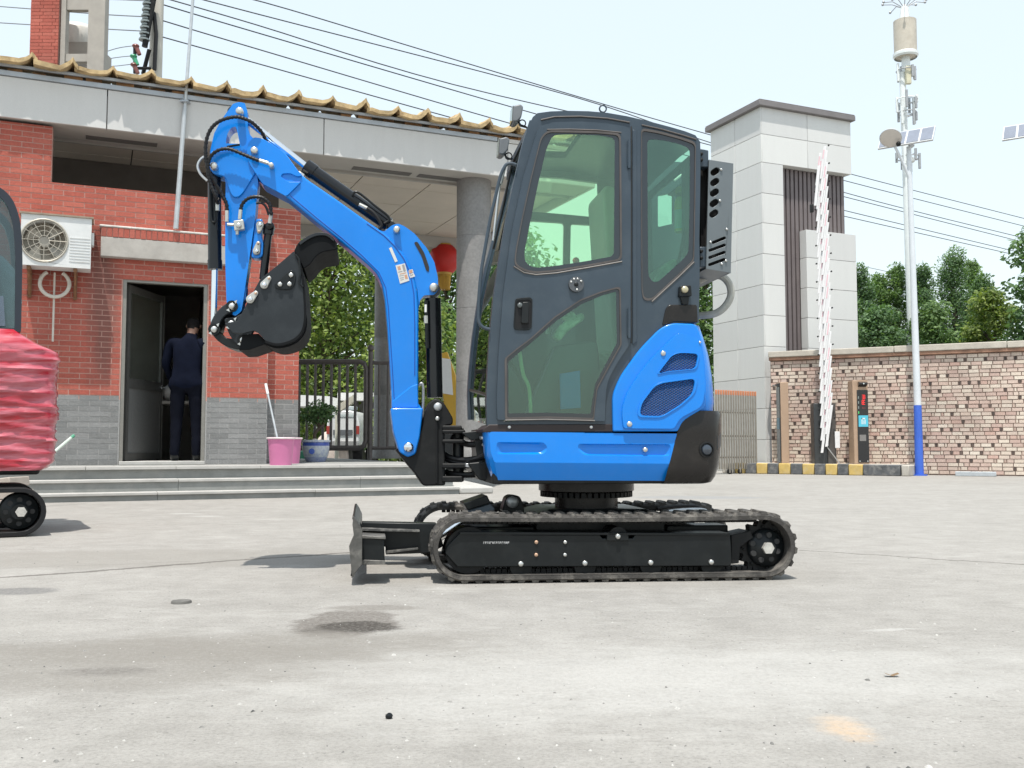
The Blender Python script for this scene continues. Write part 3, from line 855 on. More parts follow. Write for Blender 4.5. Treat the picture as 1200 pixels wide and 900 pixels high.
for e in ((-.12,.02,.40),(.02,-.05,.44),(.2,.03,.42)): mb.tube([tr[2], tr[2]*.5+(base+Vector(e))*.5+Vector((0,0,.03)), base+Vector(e)], .014, 5, r_end=.006)
obj('bonsai_trunk', mb, M_bark, pot)
mb = MB()
for (x, z, r, n) in ((-.10,.44,.13,240),(.02,.52,.14,260),(.18,.47,.13,240),(-.2,.36,.08,100),(.1,.38,.12,180),(-.05,.36,.1,140)): leaves(mb, rr, base + Vector((x, rr.uniform(-.05,.05), z)), (r, r, r*.75), n, .055)
obj('foliage', mb, M_leaf_b, pot)
obj('pebble', MB().ball(base + Vector((.0,-.1,.03)), .045, 6, sz=.7).ball(base + Vector((.09,-.08,.02)), .04, 6, sz=.7), pmat('pale_pebble', (.6,.55,.48), .8), pot)

# lantern under the canopy edge
lu = lz(520.5, 287, z_c - .22)
lc = loc2w(U(520.5, w_back+.1, 300), w_back + .1, 0)
sc = lc.y / F_PX
zl0, zl1 = at(520, 320, lc.y).z, at(520, 288, lc.y).z
zm_ = (zl0+zl1)/2; hl = (zl1 - zl0); rl = 17.5*sc
mb = MB(); rows = []
for i in range(13):
    t = -1 + 2*i/12; r = rl*(1 - .42*abs(t)**2.6) ; z = zm_ + hl*.5*t
    rows.append([Vector((lc.x + r*(1 - .035*(k % 2))*math.cos(2*math.pi*k/48), lc.y + r*(1 - .035*(k % 2))*math.sin(2*math.pi*k/48), z)) for k in range(48)])
mb.grid(rows, closed=True)
lan = obj('lantern', mb, pmat('red_lantern_silk', (.48,.014,.010), .5, 0, .1, 6), ang=60); tag(lan, 'round red lantern with yellow tassel hanging under the canopy edge', 'lantern')
mb = MB().lathe([(.001,zl1+.03),(rl*.5,zl1+.03),(rl*.55,zl1-.01)], (lc.x,lc.y,0), n=20).lathe([(rl*.55,zl0+.01),(rl*.5,zl0-.04),(.001,zl0-.04)], (lc.x,lc.y,0), n=20)
obj('cap', mb, pmat('gold_cap', (.5,.3,.06), .5), lan)
mb = MB()
for k in range(26):
    th = k*2*math.pi/26; r = rl*.42
    mb.tube([(lc.x+r*math.cos(th), lc.y+r*math.sin(th), zl0-.03), (lc.x+r*.9*math.cos(th), lc.y+r*.9*math.sin(th), zl0-.03-hl*.55)], .010, 4)
obj('tassel', mb, pmat('yellow_tassel', (.50,.30,.05), .8), lan)
obj('cord', MB().tube([(lc.x,lc.y,zl1), (lc.x,lc.y,z_c+.05)], .008, 5), M_black, lan)

# white writing aside, the iron gate behind the porch
M_iron = pmat('grey_brown_iron', (.115,.10,.095), .5, .3, .15, 12)
gY = 16.2
def gt(px, py, dy=0): return at(px, py, gY + dy)
zg1, zg0 = gt(390, 424).z, gt(390, 525).z
xg0, xg1 = gt(352, 470).x - .5, gt(429, 470).x
gr = thing('iron_gate', 'grey brown barred iron gate between brick corner and dark column', 'gate', (xg1, gY, zg0))
fr = [(xg0, gY, zg1), (xg1-.12, gY, zg1), (xg1-.035, gY, zg1-.03), (xg1, gY, zg1-.12), (xg1, gY, zg0+.12), (xg1-.035, gY, zg0+.03), (xg1-.12, gY, zg0), (xg0, gY, zg0)]
obj('frame', MB().tube(fr, .045, 8), M_iron, gr)
x = gt(360.5, 470).x - .273*2
while x < xg1 - .1:
    obj('bar', MB().cyl((x, gY, zg0), (x, gY, zg1), .024, n=8), M_iron, gr); x += .1345
px_ = gt(434, 470).x
gp_ = thing('gate_post', 'slim round iron post with ball top next to the barred gate', 'post', (px_, gY, ZP))
obj('shaft', MB().cyl((px_, gY, ZP), (px_, gY, gt(434, 412).z), .042, n=12), M_iron, gp_)
obj('finial', MB().ball((px_, gY, gt(434, 408).z), .06, 8), M_iron, gp_)
fg = thing('fixed_railing', 'short fixed railing between the gate post and the dark column', 'railing', (px_+.25, gY, ZP))
obj('rail', MB().tube([(px_+.03,gY,zg1-.02),(px_+.75,gY,zg1-.02)], .03, 8).tube([(px_+.03,gY,zg0),(px_+.75,gY,zg0)], .03, 8), M_iron, fg)
for k in range(1, 5): obj('bar', MB().cyl((px_+.145*k,gY,zg0),(px_+.145*k,gY,zg1-.02), .022, n=8), M_iron, fg)
# ================================================================== GATE PILLAR (right)
M_pan = streak_stone('white_granite_panel', (.66,.66,.645), (.58,.575,.56), .3)
M_clad = pmat('brown_ribbed_cladding', (.16,.135,.135), .55, .1, .08, 4)
M_cap = pmat('grey_roof_cap', (.19,.175,.175), .6, .1, .08, 3)
Yc = 21.6
PC = at(894, 300, Yc); PC.z = 0
def lp(px, py, w=0.0):
    q = on_plane(px, py, PC + wv*w, wv) - PC
    return Vector((q.dot(uv), w, q.z))
zc0, zc1 = lp(889, 124.5).z, lp(889, 117).z
PW = lp(1000, 300).x
PD = 1.95
pil = thing('gate_pillar', 'tall white panelled gate pillar with brown ribbed recess and grey roof cap', 'pillar', PC, A)
obj('core', MB().box(.03, PW-.03, .30, PD-.03, 0, zc0-.001), M_dark, pil, True)
obj('roof_cap', MB().box(-.10, PW+.07, -.10, PD+.10, zc0, zc1-.03).box(-.09, PW+.06, -.09, PD+.09, zc1-.029, zc1), M_cap, pil, True, bevel=.01)
rows = [lp(894, y).z for y in (127.5, 157, 190, 226, 261, 297, 333, 369, 405.5, 442, 478.5, 515)] + [0]
u_m = lp(946, 150).x
u_a, u_b = lp(919.5, 300).x, lp(991.5, 300, .25).x
u_s = lp(945.5, 330, -.02).x
z_bx = lp(946, 269, -.02).z
g = .005
def panel(u0, u1, w0, w1, z0, z1): obj('stone_panel', MB().box(u0, u1, w0, w1, z0, z1), M_pan, pil, True, bevel=.004)
for i in range(len(rows)-1):
    zt, zb = rows[i]-g, rows[i+1]+g
    if i == 0: zt = zc0 - .003
    if i < 2:
        panel(.031, u_m-g, 0, .29, zt, zb); panel(u_m+g, PW, 0, .29, zt, zb)
    else:
        panel(.031, u_a-.002, 0, .29, zt, zb)
    # left face: two panels deep
    for w0, w1 in ((0, PD*.5-g), (PD*.5+g, PD)):
        panel(0.0, .028, w0, w1, zt, zb)
# ribbed recess
zr1 = rows[2]-.002
x = u_a + .006; mb = MB()
obj('recess_back', MB().box(u_a, PW-.06, .27, .295, 0, zr1), M_clad, pil, True)
while x < PW - .12:
    obj('rib', MB().box(x, x+.085, .205, .269, 0, zr1-.002), M_clad, pil, True, bevel=.006); x += .125
# side box of panels
zz = [z_bx] + [z for z in rows if z < z_bx - .25]
for a, b in zip(zz[:-1], zz[1:]):
    panel(u_s, PW+.06, -.03, .20, a-g, b+g)

# ------------------------------------------------------------------ folding gate beside the pillar
fg0, fg1 = at(847, 500, 20.3), at(887, 500, 20.9)
fd = (fg1 - fg0); fd.z = 0
zt_ = at(866, 458, 20.6).z
fold = thing('folding_gate', 'folded aluminium sliding gate with orange topped tubes beside the pillar', 'gate', (fg0.x, fg0.y, 0))
M_tube = pmat('dull_steel_tube', (.27,.245,.21), .45, .5, .15, 10)
M_org = pmat('orange_plastic', (.55,.20,.09), .5, 0, .1, 10)
n = 14
fn = Vector((-fd.y, fd.x, 0)).normalized()
for i in range(-3, n):
    c = Vector((fg0.x, fg0.y, 0)) + fd*((i+.5)/n)
    o = obj('tube', MB().box(-.017,.017,-.022,.022,.10,zt_-.10, Matrix.Translation(c)), M_tube, fold, bevel=.004)
    obj('tube_cap', MB().box(-.018,.018,-.024,.024,zt_-.099,zt_+.0, Matrix.Translation(c)), M_org, fold, bevel=.005)
mb = MB()
for z in (.35, .8, 1.3): mb.tube([Vector((fg0.x,fg0.y,z)) - fd*.2 + fn*.06, Vector((fg0.x,fg0.y,z)) + fd*.98 + fn*.06], .02, 6)
obj('cross_link', mb, M_tube, fold)
for k in (.12, .42, .75):
    c = Vector((fg0.x, fg0.y, .055)) + fd*k - fn*.05
    obj('wheel', MB().cyl(c - fn*.02, c + fn*.02, .055, n=14), M_rub, fold)
    obj('wheel_fork', MB().box(-.02,.02,-.03,.03,.03,.14, Matrix.Translation((c.x,c.y,0))), M_tube, fold)

# ------------------------------------------------------------------ brick boundary wall
WA, WB = at(903, 450, 21.15), at(1200, 450, 18.9)
WA.z = WB.z = 0
wd_ = (WB - WA); WL = wd_.length; wd_.normalize()
aw = math.atan2(wd_.y, wd_.x)
wn_ = Vector((-wd_.y, wd_.x, 0))              # away from the camera
if wn_.y < 0: wn_ = -wn_
hW = at(1200, 399.5, 18.9).z
bw = thing('boundary_wall', 'long old pink and cream brick wall with a cement cap', 'wall', WA, aw)
LX = WL + 9
obj('mortar_core', MB().box(0, LX, .012, .36, 0, hW-.20), pmat('dark_old_mortar', (.24,.175,.145), .95, 0, .3, 3, bump=.5, bs=50), bw, True)
obj('corbel', MB().box(-.02, LX, -.06, .42, hW-.20, hW-.13), pmat('brick_corbel', (.30,.17,.115), .9, 0, .4, 6, bump=.5, bs=20), bw, True, bevel=.01)
x = -.03
while x < LX:
    ln = random.uniform(1.6, 2.6)
    obj('cap_slab', MB().box(x+.003, x+ln-.003, -.08, .44, hW-.129, hW+random.uniform(-.006,.006)), pmat('cement_cap_stone', (.47,.43,.37), .9, 0, .15, 4, bump=.4, bs=25) if 'cement_cap_stone' not in bpy.data.materials else bpy.data.materials['cement_cap_stone'], bw, True, bevel=.015)
    x += ln
OLD = [(0,(.54,.385,.33)), (.2,(.57,.43,.365)), (.4,(.61,.49,.415)), (.6,(.65,.545,.455)), (.78,(.71,.62,.52)), (.9,(.55,.37,.31)), (1,(.74,.66,.56))]
HED = [(0,(.07,.055,.05)), (.50,(.14,.105,.09)), (.52,(.42,.30,.25)), (.75,(.70,.60,.50)), (1,(.52,.36,.30))]
M_old_o, M_old_i = brick_mat('old_wall_brick', OLD, 'object', .95), brick_mat('old_wall_brick_joined', OLD, 'island', .95)
M_hed_o, M_hed_i = brick_mat('old_header_brick', HED, 'object', .95), brick_mat('old_header_brick_joined', HED, 'island', .95)
rw = random.Random(11)
wb = []
z, r = .02, 0
while z < hW - .205:
    head = r % 2 == 1
    x = -rw.random()*.2; dk = True
    while x < LX:
        if head: ln = (.125 if dk else .052) if rw.random() < .72 else .19; dk = ln < .06
        else: ln = .196 if rw.random() < .88 else .098
        a, b = max(x, 0), min(x+ln, LX)
        if b - a > .03: wb.append((a+.008, b-.008, z+.007, min(z+.071, hW-.205), ln < .06))
        x += ln
    z += .078; r += 1
def w2w(x, w, z): return WA + wd_*x + wn_*w + Vector((0,0,z))
V, H = [], []
for b in wb:
    x, y, d = px_of(w2w((b[0]+b[1])/2, 0, (b[2]+b[3])/2))
    ok = x < 1197 and not (1066 < x < 1084) and x > 1086 and not b[4]
    (V if ok else H).append((d, b))
V.sort(key=lambda t: t[0])
mo, mh = mesh_of('brick', unit, M_old_o), mesh_of('header_brick', unit, M_hed_o)
def wbM(b):
    return Matrix.Translation(((b[0]+b[1])/2, rw.uniform(-.006,.004), (b[2]+b[3])/2 + rw.uniform(-.002,.002))) @ Matrix.Rotation(rw.uniform(-.012,.012), 4, 'Y') @ Matrix.Diagonal((b[1]-b[0], .03, b[3]-b[2], 1))
for d, b in V[:300]: piece('brick', mo, bw, wbM(b))
mb = MB()
for d, b in V[300:] + H: mb.box(-.5,.5,0,1,-.5,.5, wbM(b), mi=1 if b[4] else 0)
tag(obj('brickwork', mb, [M_old_i, M_hed_i], bw, True), kind='stuff')
q = at(1142, 556.5, 18.95)
o = obj('kerb_stone', MB().box(-.36,.36,-.08,.08,0,.09, Matrix.Translation((q.x,q.y-.05,0)) @ Matrix.Rotation(aw,4,'Z')), pmat('pale_blue_stone', (.42,.45,.47), .8), bevel=.012)
tag(o, 'single pale kerb stone lying along the foot of the old brick wall', 'kerb stone')

# ------------------------------------------------------------------ striped kerb island
KA, KB = on_z(846, 552.5, 0), on_z(1056, 558, 0)
KA = at(846, 540, 21.0); KA.z = 0; KB = at(1056, 540, 18.95); KB.z = 0
kd = KB - KA; KL = kd.length; kd.normalize(); ak = math.atan2(kd.y, kd.x)
ki = thing('kerb_island', None, None, KA, ak, kind='structure')
M_yel = pmat('worn_yellow_paint', (.56,.40,.13), .8, 0, .12, 8, bump=.3, bs=40, dust=((.45,.41,.34), .6, 6))
M_blk = pmat('worn_black_paint', (.10,.105,.11), .8, 0, .3, 8, bump=.3, bs=40, dust=((.36,.34,.31), .75, 7))
M_conc = pmat('kerb_concrete', (.46,.43,.38), .9, 0, .12, 5, bump=.3, bs=40)
zk = .225
obj('island_top', MB().box(.06, KL-.06, .10, 1.1, 0, zk-.004), M_conc, ki, True)
xs_k = []
fr_ = [846, 861, 873, 886, 899, 912, 926, 940, 954, 967, 981, 994, 1011, 1055]
def kx(px):
    q = on_plane(px, 550, KA, Vector((-kd.y, kd.x, 0))) - KA
    return q.dot(kd)
for i in range(len(fr_)-1):
    a, b = kx(fr_[i]), kx(fr_[i+1])
    m = M_conc if i == 0 else (M_yel if i % 2 == 1 else M_blk)
    obj('kerb_block', MB().box(a+.004, b-.004, random.uniform(-.004,.004), .14, 0, zk+random.uniform(-.005,.004)), m, ki, True, bevel=.018)
obj('kerb_end', MB().box(KL-.0, KL+.14, .0, 1.1, 0, zk-.01), M_conc, ki, True, bevel=.018)
def isl(px, back): # a spot on the island
    q = on_plane(px, 540, KA + Vector((-kd.y, kd.x, 0))*back, Vector((-kd.y, kd.x, 0)))
    return Vector((q.x, q.y, zk-.004))

# ticket posts, cabinet, barrier
M_tan = pmat('tan_metal', (.42,.29,.20), .5, .1, .06, 5)
M_scr = pmat('black_screen', (.012,.012,.014), .2, 0, .05, 5, coat=.3)
def emis(name, colr, s=1.0):
    m, nt, p = nt_of(name); p.inputs['Base Color'].default_value = (*[c*.5 for c in colr],1); p.inputs['Emission Color'].default_value = (*colr,1); p.inputs['Emission Strength'].default_value = s; return m
def ticket_post(px0, px1, pyt, lab, front, rz):
    b = isl((px0+px1)/2, .45)
    sc_ = b.y / F_PX
    w, h = (px1-px0)*sc_, (543.5-pyt)*sc_
    t = thing('ticket_post', lab, 'access post', b, rz, group='car park access posts')
    return t, w, h
# first: seen from the side
t, w, h = ticket_post(914, 923, 449, 'tan access post turned edge on, between the pillar and the dark cabinet', 0, 0)
obj('housing', MB().box(-.085, .085, -.14, .14, 0, h), M_tan, t, True, bevel=.01)
obj('front_strip', MB().box(-.105, -.0855, -.12, .12, .02, h-.10), M_scr, t, True)
obj('ticket_panel', MB().box(-.112, -.1055, -.08, .08, h*.42, h*.56), pmat('blue_grey_panel', (.12,.22,.28), .4), t, True)
obj('hood', MB().prism([(-.0855,-.1,h-.02),(-.19,-.1,h-.05),(-.19,-.1,h-.07),(-.0855,-.1,h-.10)], (0,.2,0)), M_scr, t, True)
t, w, h = ticket_post(1000, 1016, 446, 'tan access post with red display and pale blue sign facing the road', 1, 0)
obj('housing', MB().box(-.155, .155, -.10, .2, 0, h), M_tan, t, True, bevel=.01)
obj('front_panel', MB().box(-.075, .148, -.112, -.1005, .03, h*.885), M_scr, t, True)
obj('camera_hood', MB().prism([(-.05,-.101,h*.985),(-.05,-.2,h*.97),(-.05,-.2,h*.95),(-.05,-.101,h*.92)], (.17,0,0)), M_scr, t, True, bevel=.006)
obj('camera_lens', MB().cyl((.035,-.2,h*.958),(.035,-.206,h*.958), .014), M_chrome, t, True)
M_red = emis('red_led', (.75,.03,.03), .9); M_grn = emis('green_led', (.1,.6,.15), .6)
for k, zz_ in enumerate((.80, .735, .67)):
    mb = MB(); cx, cz = .055, h*zz_
    if k < 2:
        for a in ((-.03,.03,.035,.045),(-.03,.03,-.005,.005),(-.03,.03,-.045,-.035),(-.005,.005,-.045,.045),(-.035,-.025,-.04,.04) if k else (.025,.035,-.04,.04)): mb.box(cx+a[0], cx+a[1], -.1155, -.1125, cz+a[2], cz+a[3])
    else:
        for a in ((-.03,-.02),(-.005,.005),(.02,.03)): mb.box(cx+a[0], cx+a[1], -.1155, -.1125, cz-.02, cz+.02)
    tag(obj('red_character', mb, M_red if k < 2 else pmat('dim_red', (.2,.05,.05), .5), t, True), kind='stuff')
for k in range(4): obj('status_light', MB().box(-.055, -.04, -.1155, -.1125, h*(.60+.06*k), h*(.60+.06*k)+.05), M_grn if k == 0 else pmat('grey_led%d'.replace('%d','') + ' strip', (.25,.3,.28), .4), t, True)
sg = obj('blue_sign', MB().box(-.055, .14, -.118, -.1125, h*.445, h*.58), pmat('cyan_sign', (.09,.48,.62), .35), t, True)
mb = MB()
for a in ((.005,.022,.475,.55),(.065,.082,.475,.53),(.005,.075,.535,.55),(.04,.05,.475,.52)): mb.box(a[0], a[1], -.1205, -.1182, h*a[2], h*a[3])
obj('white_mark', mb, M_white, sg, True)
obj('notice', MB().box(-.04, .09, -.1155, -.1125, h*.275, h*.35), pmat('grey_notice', (.2,.19,.18), .5), t, True)
for x in (-.045, .115): obj('bolt', MB().cyl((x,-.1125,.06),(x,-.119,.06), .014, n=8), M_bolt, t, True)
# cabinet and barrier
b = isl(965.5, .5); sc_ = b.y/F_PX
t = thing('barrier_gate', 'dark cabinet with raised white and pink folding fence barrier', 'barrier', b, -.1)
hc = (543.5-473.5)*sc_; wc = 25*sc_
obj('cabinet', MB().box(-wc/2, wc/2*.2, -.17, .17, 0, hc), pmat('charcoal_cabinet', (.035,.038,.04), .45, 0, .1, 6), t, True, bevel=.012)
obj('cabinet_side', MB().box(wc/2*.2+.002, wc/2, -.165, .165, 0, hc), pmat('brown_grey_cabinet', (.075,.068,.062), .5, 0, .1, 6), t, True, bevel=.012)
M_arm = pmat('white_barrier_tube', (.74,.73,.73), .4, 0, .04, 10)
M_pnk = pmat('pink_stripe', (.72,.48,.52), .45, 0, .05, 10)
zA, zB = at(970, 525, b.y).z - b.z, at(970, 168, b.y).z - b.z
xa, xb = (966.0-965.5)*sc_, (980-965.5)*sc_
mb = MB()
for x0, x1 in ((xa-.06, xa+.02), (xb-.04, xb+.02)): pass
obj('swing_arm', MB().box(xa-.01, xa+.04, -.235, -.215, zA+.05, zB-1.2), M_arm, t, True)
n = 46
for k in range(n):
    z0 = zA - .1 + (zB - zA - .75)*k/(n-1)
    h0 = .86; lean = .125
    x0 = xa - .10 + .10*(1 if k >= n-6 else 0)*0
    P, Q = Vector((x0 + .085*(k%2), -.26-.035*(k%2), z0)), Vector((x0 + lean + .085*(k%2), -.26-.035*(k%2), z0+h0))
    if k > n-3: Q = P + (Q-P)*.8
    r_ = obj('fence_rail', MB().prism([P + Vector((-.027,0,0)), P + Vector((.027,0,0)), Q + Vector((.027,0,0)), Q + Vector((-.027,0,0))], (0,.02,0)), M_arm, t, True, bevel=.004)
    if k % 3 != 1:
        a, c2 = P + (Q-P)*.62, P + (Q-P)*.9
        obj('stripe', MB().prism([a + Vector((-.027,-.003,0)), a + Vector((-.002,-.003,0)), c2 + Vector((-.002,-.003,0)), c2 + Vector((-.027,-.003,0))], (0,.0025,0)), M_pnk, r_, True)
    for x_, z_ in ((x0-.035, z0+.12), (x0+lean+.14, z0+h0-.14)):
        if k % 3 == 0: obj('pivot', MB().cyl((x_,-.245,z_),(x_,-.275,z_), .018, n=8), M_blackm, t, True)
obj('counter_arm', MB().tube([(xa+.02,-.2,zA+.02),(xb+.03,-.2,zA-.34),(xb-.01,-.2,zA-.42)], .012, 6), M_steel, t, True)
obj('lower_bar', MB().box(xb-.08, xb+.02, -.25, -.22, zA-.0, zA+.34), M_arm, t, True, bevel=.006)
obj('end_clamp', MB().box(xa-.24, xa-.17, -.29, -.2, zB-1.55, zB-1.38), M_blackm, t, True, bevel=.01)
zt0 = zB - 1.42
obj('loose_rail', MB().prism([(xa-.17,-.30,zt0),(xa-.115,-.30,zt0),(xa-.02,-.30,zt0+.85),(xa-.075,-.30,zt0+.85)], (0,.02,0)), M_arm, t, True, bevel=.004)

# ------------------------------------------------------------------ communication mast behind the wall
M_mast = pmat('white_mast_paint', (.74,.77,.76), .35, 0, .04, 3)
M_bluef = pmat('blue_pole_foot', (.045,.13,.56), .4, 0, .1, 3)
mY = 30.0
b = at(1071.5, 450, mY); b.z = 0
t = thing('communication_mast', 'tall white mast with antenna rings and a cream drum at its top', 'mast', b)
def mz(py): return at(1065, py, mY).z
s = mY/F_PX
def mloc(z): return Vector((0,0,z))
obj('shaft', MB().cyl((0,0,0),(-.12,0,mz(85)), 5.6*s, 3.6*s, 18), M_mast, t, True)
M_brk = pmat('grey_antenna_metal', (.35,.36,.37), .5, .3, .15, 12)
M_drum = pmat('cream_antenna_drum', (.55,.50,.42), .5, 0, .1, 4, dust=((.38,.31,.23), .5, 6))
obj('drum', MB().lathe([(.001,mz(68)),(13*s,mz(66)),(13.2*s,mz(25)),(.001,mz(24))], (0,0,0), n=24), M_drum, t, True)
obj('drum_ring', MB().lathe([(13*s,mz(68)),(14.5*s,mz(66)),(14.5*s,mz(63)),(13.3*s,mz(62))], (0,0,0), n=24), M_mast, t, True)
obj('neck', MB().cyl((0,0,mz(86)),(0,0,mz(67)), 5*s, 5*s, 16), M_mast, t, True)
obj('crown_lamp', MB().lathe([(6*s,mz(24)),(5*s,mz(10)),(2*s,mz(6)),(.001,mz(5))], (0,0,0), n=16), M_mast, t, True)
for k in range(10):
    a = 2*math.pi*k/10
    obj('spoke', MB().tube([(0,0,mz(10)),(14*s*math.cos(a),14*s*math.sin(a),mz(2)),(24*s*math.cos(a),24*s*math.sin(a),mz(3)+.1*math.sin(3*a))], .014, 5).ball((25*s*math.cos(a),25*s*math.sin(a),mz(2.5)+.1*math.sin(3*a)), .045, 4), M_brk, t, True)
rm = random.Random(3)
for zc_, r_, nn in ((83, 11, 6), (117, 12, 7), (132, 10, 6), (185, 13, 6)):
    obj('antenna_ring', MB().tube([(r_*s*math.cos(2*math.pi*k/20), r_*s*math.sin(2*math.pi*k/20), mz(zc_)) for k in range(20)], .018, 5, closed=True), M_mast if zc_ in (117,) else M_brk, t, True)
    for k in range(nn):
        a = 2*math.pi*k/nn + rm.random()
        h_ = rm.uniform(8, 22)*s
        x_, y_ = r_*s*math.cos(a), r_*s*math.sin(a)
        zz_ = mz(zc_) - rm.uniform(-.1,.15)
        obj('antenna', MB().box(x_-.035, x_+.035, y_-.03, y_+.03, zz_-h_*.6, zz_+h_*.4), M_brk if k % 3 else M_mast, t, True, bevel=.006)
        obj('antenna_arm', MB().tube([(0,0,zz_),(x_,y_,zz_)], .012, 5), M_brk, t, True)
obj('antenna_box', MB().box(-.09,.07,-.24,-.12,mz(101),mz(80)), pmat('cream_antenna_box', (.6,.57,.42), .5), t, True, bevel=.01)
obj('lower_collar', MB().cyl((0,0,mz(190)),(0,0,mz(186)), 7*s, n=18), M_mast, t, True)

# ------------------------------------------------------------------ solar street lamps
M_pole = pmat('pale_lamp_pole', (.66,.69,.72), .4, .1, .05, 3)
M_solar = pmat('solar_cells', (.21,.23,.28), .22, 0, .1, 5, coat=.4)
M_lens = pmat('lamp_lens', (.58,.54,.50), .35, 0, .06, 8)
def solar_lamp(label, bx, Y, pole_top_py, foot=False, side=1):
    lab_rz = 0
    s = Y/F_PX
    b = at(bx, 500, Y); b.z = 0
    t = thing('solar_street_lamp', label, 'street lamp', b, lab_rz, group='solar street lamps by the boundary wall')
    def lz_(py): return at(600, py, Y).z
    zt = lz_(pole_top_py)
    dy = pole_top_py - 172
    zf = lz_(475) if foot else .02
    if foot:
        obj('blue_foot', MB().cyl((0,0,.026),(0,0,zf), 4.9*s, 4.4*s, 18), M_bluef, t, True)
        obj('flange', MB().cyl((0,0,0),(0,0,.025), .15, n=18), M_bluef, t, True)
    obj('lamp_pole', MB().cyl((0,0,zf+.002),(-.04,0,zt), 4.2*s, 2.7*s, 16), M_pole, t, True)
    # arm with disc head towards the left
    arm = [(side*-1*s,0,lz_(216)), (side*-6*s,-.02,lz_(202)), (side*-14*s,-.06,lz_(186)), (side*-21*s,-.10,lz_(174))]
    obj('arm', MB().tube(spline(arm, 4), 1.7*s, 8), M_pole, t, True)
    ax = Vector((side*-.30, -.50, -.62)).normalized()
    hc_ = Vector((side*-27*s, -.15, lz_(164)))
    h = obj('lamp_head', MB().lathe([(.001,-.06),(8*s,-.045),(12.2*s,-.01),(12.8*s,.012),(12.2*s,.025)], hc_, ax, 26), M_pole, t, True)
    obj('lens', MB().lathe([(12.0*s,.025),(11*s,.029),(.001,.03)], hc_, ax, 26), M_lens, h, True)
    obj('sensor', MB().ball(hc_ + Vector((side*7*s,-.08,-9*s)), .05, 6), M_blackm, t, True)
    pn = thing('solar_mount', None, None, (0,0,0)); bpy.data.objects.remove(pn)
    c = Vector((-4.5*s, .0, lz_(162.5+dy))); ea = Vector((.82,-.57,0)).normalized(); eb = Vector((.37,.53,.76)).normalized()
    hw_, hh_ = 31*s, 14*s
    nn = ea.cross(eb).normalized()
    p0 = obj('solar_panel', MB().prism([c - ea*hw_ - eb*hh_, c + ea*hw_ - eb*hh_, c + ea*hw_ + eb*hh_, c - ea*hw_ + eb*hh_], nn*.035), M_steel, t, True)
    sd = -1 if nn.z > 0 else 1
    nu = nn if nn.y < 0 else -nn
    off = .001 if nu.dot(nn) < 0 else .036
    for k in range(4):
        a, bb = -hw_ + 2*hw_*k/4 + .02, -hw_ + 2*hw_*(k+1)/4 - .02
        q = c + nu*(.001 if nu.dot(nn) < 0 else .036)
        obj('cell', MB().prism([q + ea*a - eb*(hh_-.03), q + ea*bb - eb*(hh_-.03), q + ea*bb + eb*(hh_-.03), q + ea*a + eb*(hh_-.03)], nu*.006), M_solar, p0, True)
    obj('panel_strut', MB().tube([(0,0,zt-.02), c], 1.6*s, 6).box(-2*s,2*s,-.1,.1,zt-.02,zt+.02), M_pole, t, True)
    return t
solar_lamp('white solar street lamp with deep blue foot standing before the old brick wall', 1076, 19.3, 172, True)
solar_lamp('solar street lamp of which only the panel corner shows at the picture edge', 1226, 19.3, 162, True, -1)

# ------------------------------------------------------------------ trees
def make_tree(name, label, X, Y, h, rad, kind, seed, group, base=0.0, nclump=34, nleaf=70, size=.16, mat=None, crown0=.25):
    rr = random.Random(seed)
    t = thing(name, label, 'tree', (X, Y, 0), 0, group)
    tr = [Vector((0,0,0)), Vector((rr.uniform(-.1,.1), rr.uniform(-.1,.1), h*.3)), Vector((rr.uniform(-.2,.2), rr.uniform(-.2,.2), h*.6)), Vector((0,0,h*.92))]
    mb = MB().tube(spline(tr, 5), max(.08, h*.022), 8, r_end=.02)
    obj('trunk', mb, M_bark, t, True)
    lm, cm = MB(), MB()
    for k in range(nclump):
        f = (k + rr.random())/nclump
        if kind == 'cone':
            z = h*(crown0 + (1-crown0)*f); prof = (1 - f)**.46*(.8 + .4*rr.random()); cr = .40 + .32*(1-f)
            cx = rr.uniform(.35, 1)*rad*prof
        else:
            z = h*(crown0 + (1-crown0)*.93*f); prof = math.sqrt(max(.03, 1 - (2*f-.85)**2*.75)) ; cr = .55
            cx = (rr.random()**.5)*rad*prof*.85
        a = rr.uniform(0, 2*math.pi)
        c = Vector((cx*math.cos(a), cx*math.sin(a), z))
        rc = rad*cr*rr.uniform(.55, 1.0)
        if kind == 'cone': leaves(cm, rr, c, (rc*.95, rc*.95, rc*1.1), nleaf, size, asp=.42, hang=-.5)
        else: leaves(cm, rr, c, (rc, rc, rc*.72), nleaf, size, asp=.55, hang=.2)
        if k % 2 == 0:
            s0 = Vector((0,0,max(h*.12, z - rc*1.2)))
            lm.tube([s0, (s0+c)/2 + Vector((0,0,.05)), c], .035, 5, r_end=.012)
    obj('branch_work', lm, M_bark, t, True)
    obj('crown', cm, mat, t, True)
    return t
gB = 'green trees behind the boundary wall'
def tr_r(px, top, Y, wpx, kind, seed, mat, label, **k):
    q = at(px, top, Y)
    return make_tree('tree', label, q.x, Y, q.z, wpx*Y/F_PX/2, kind, seed, gB, mat=mat, **k)
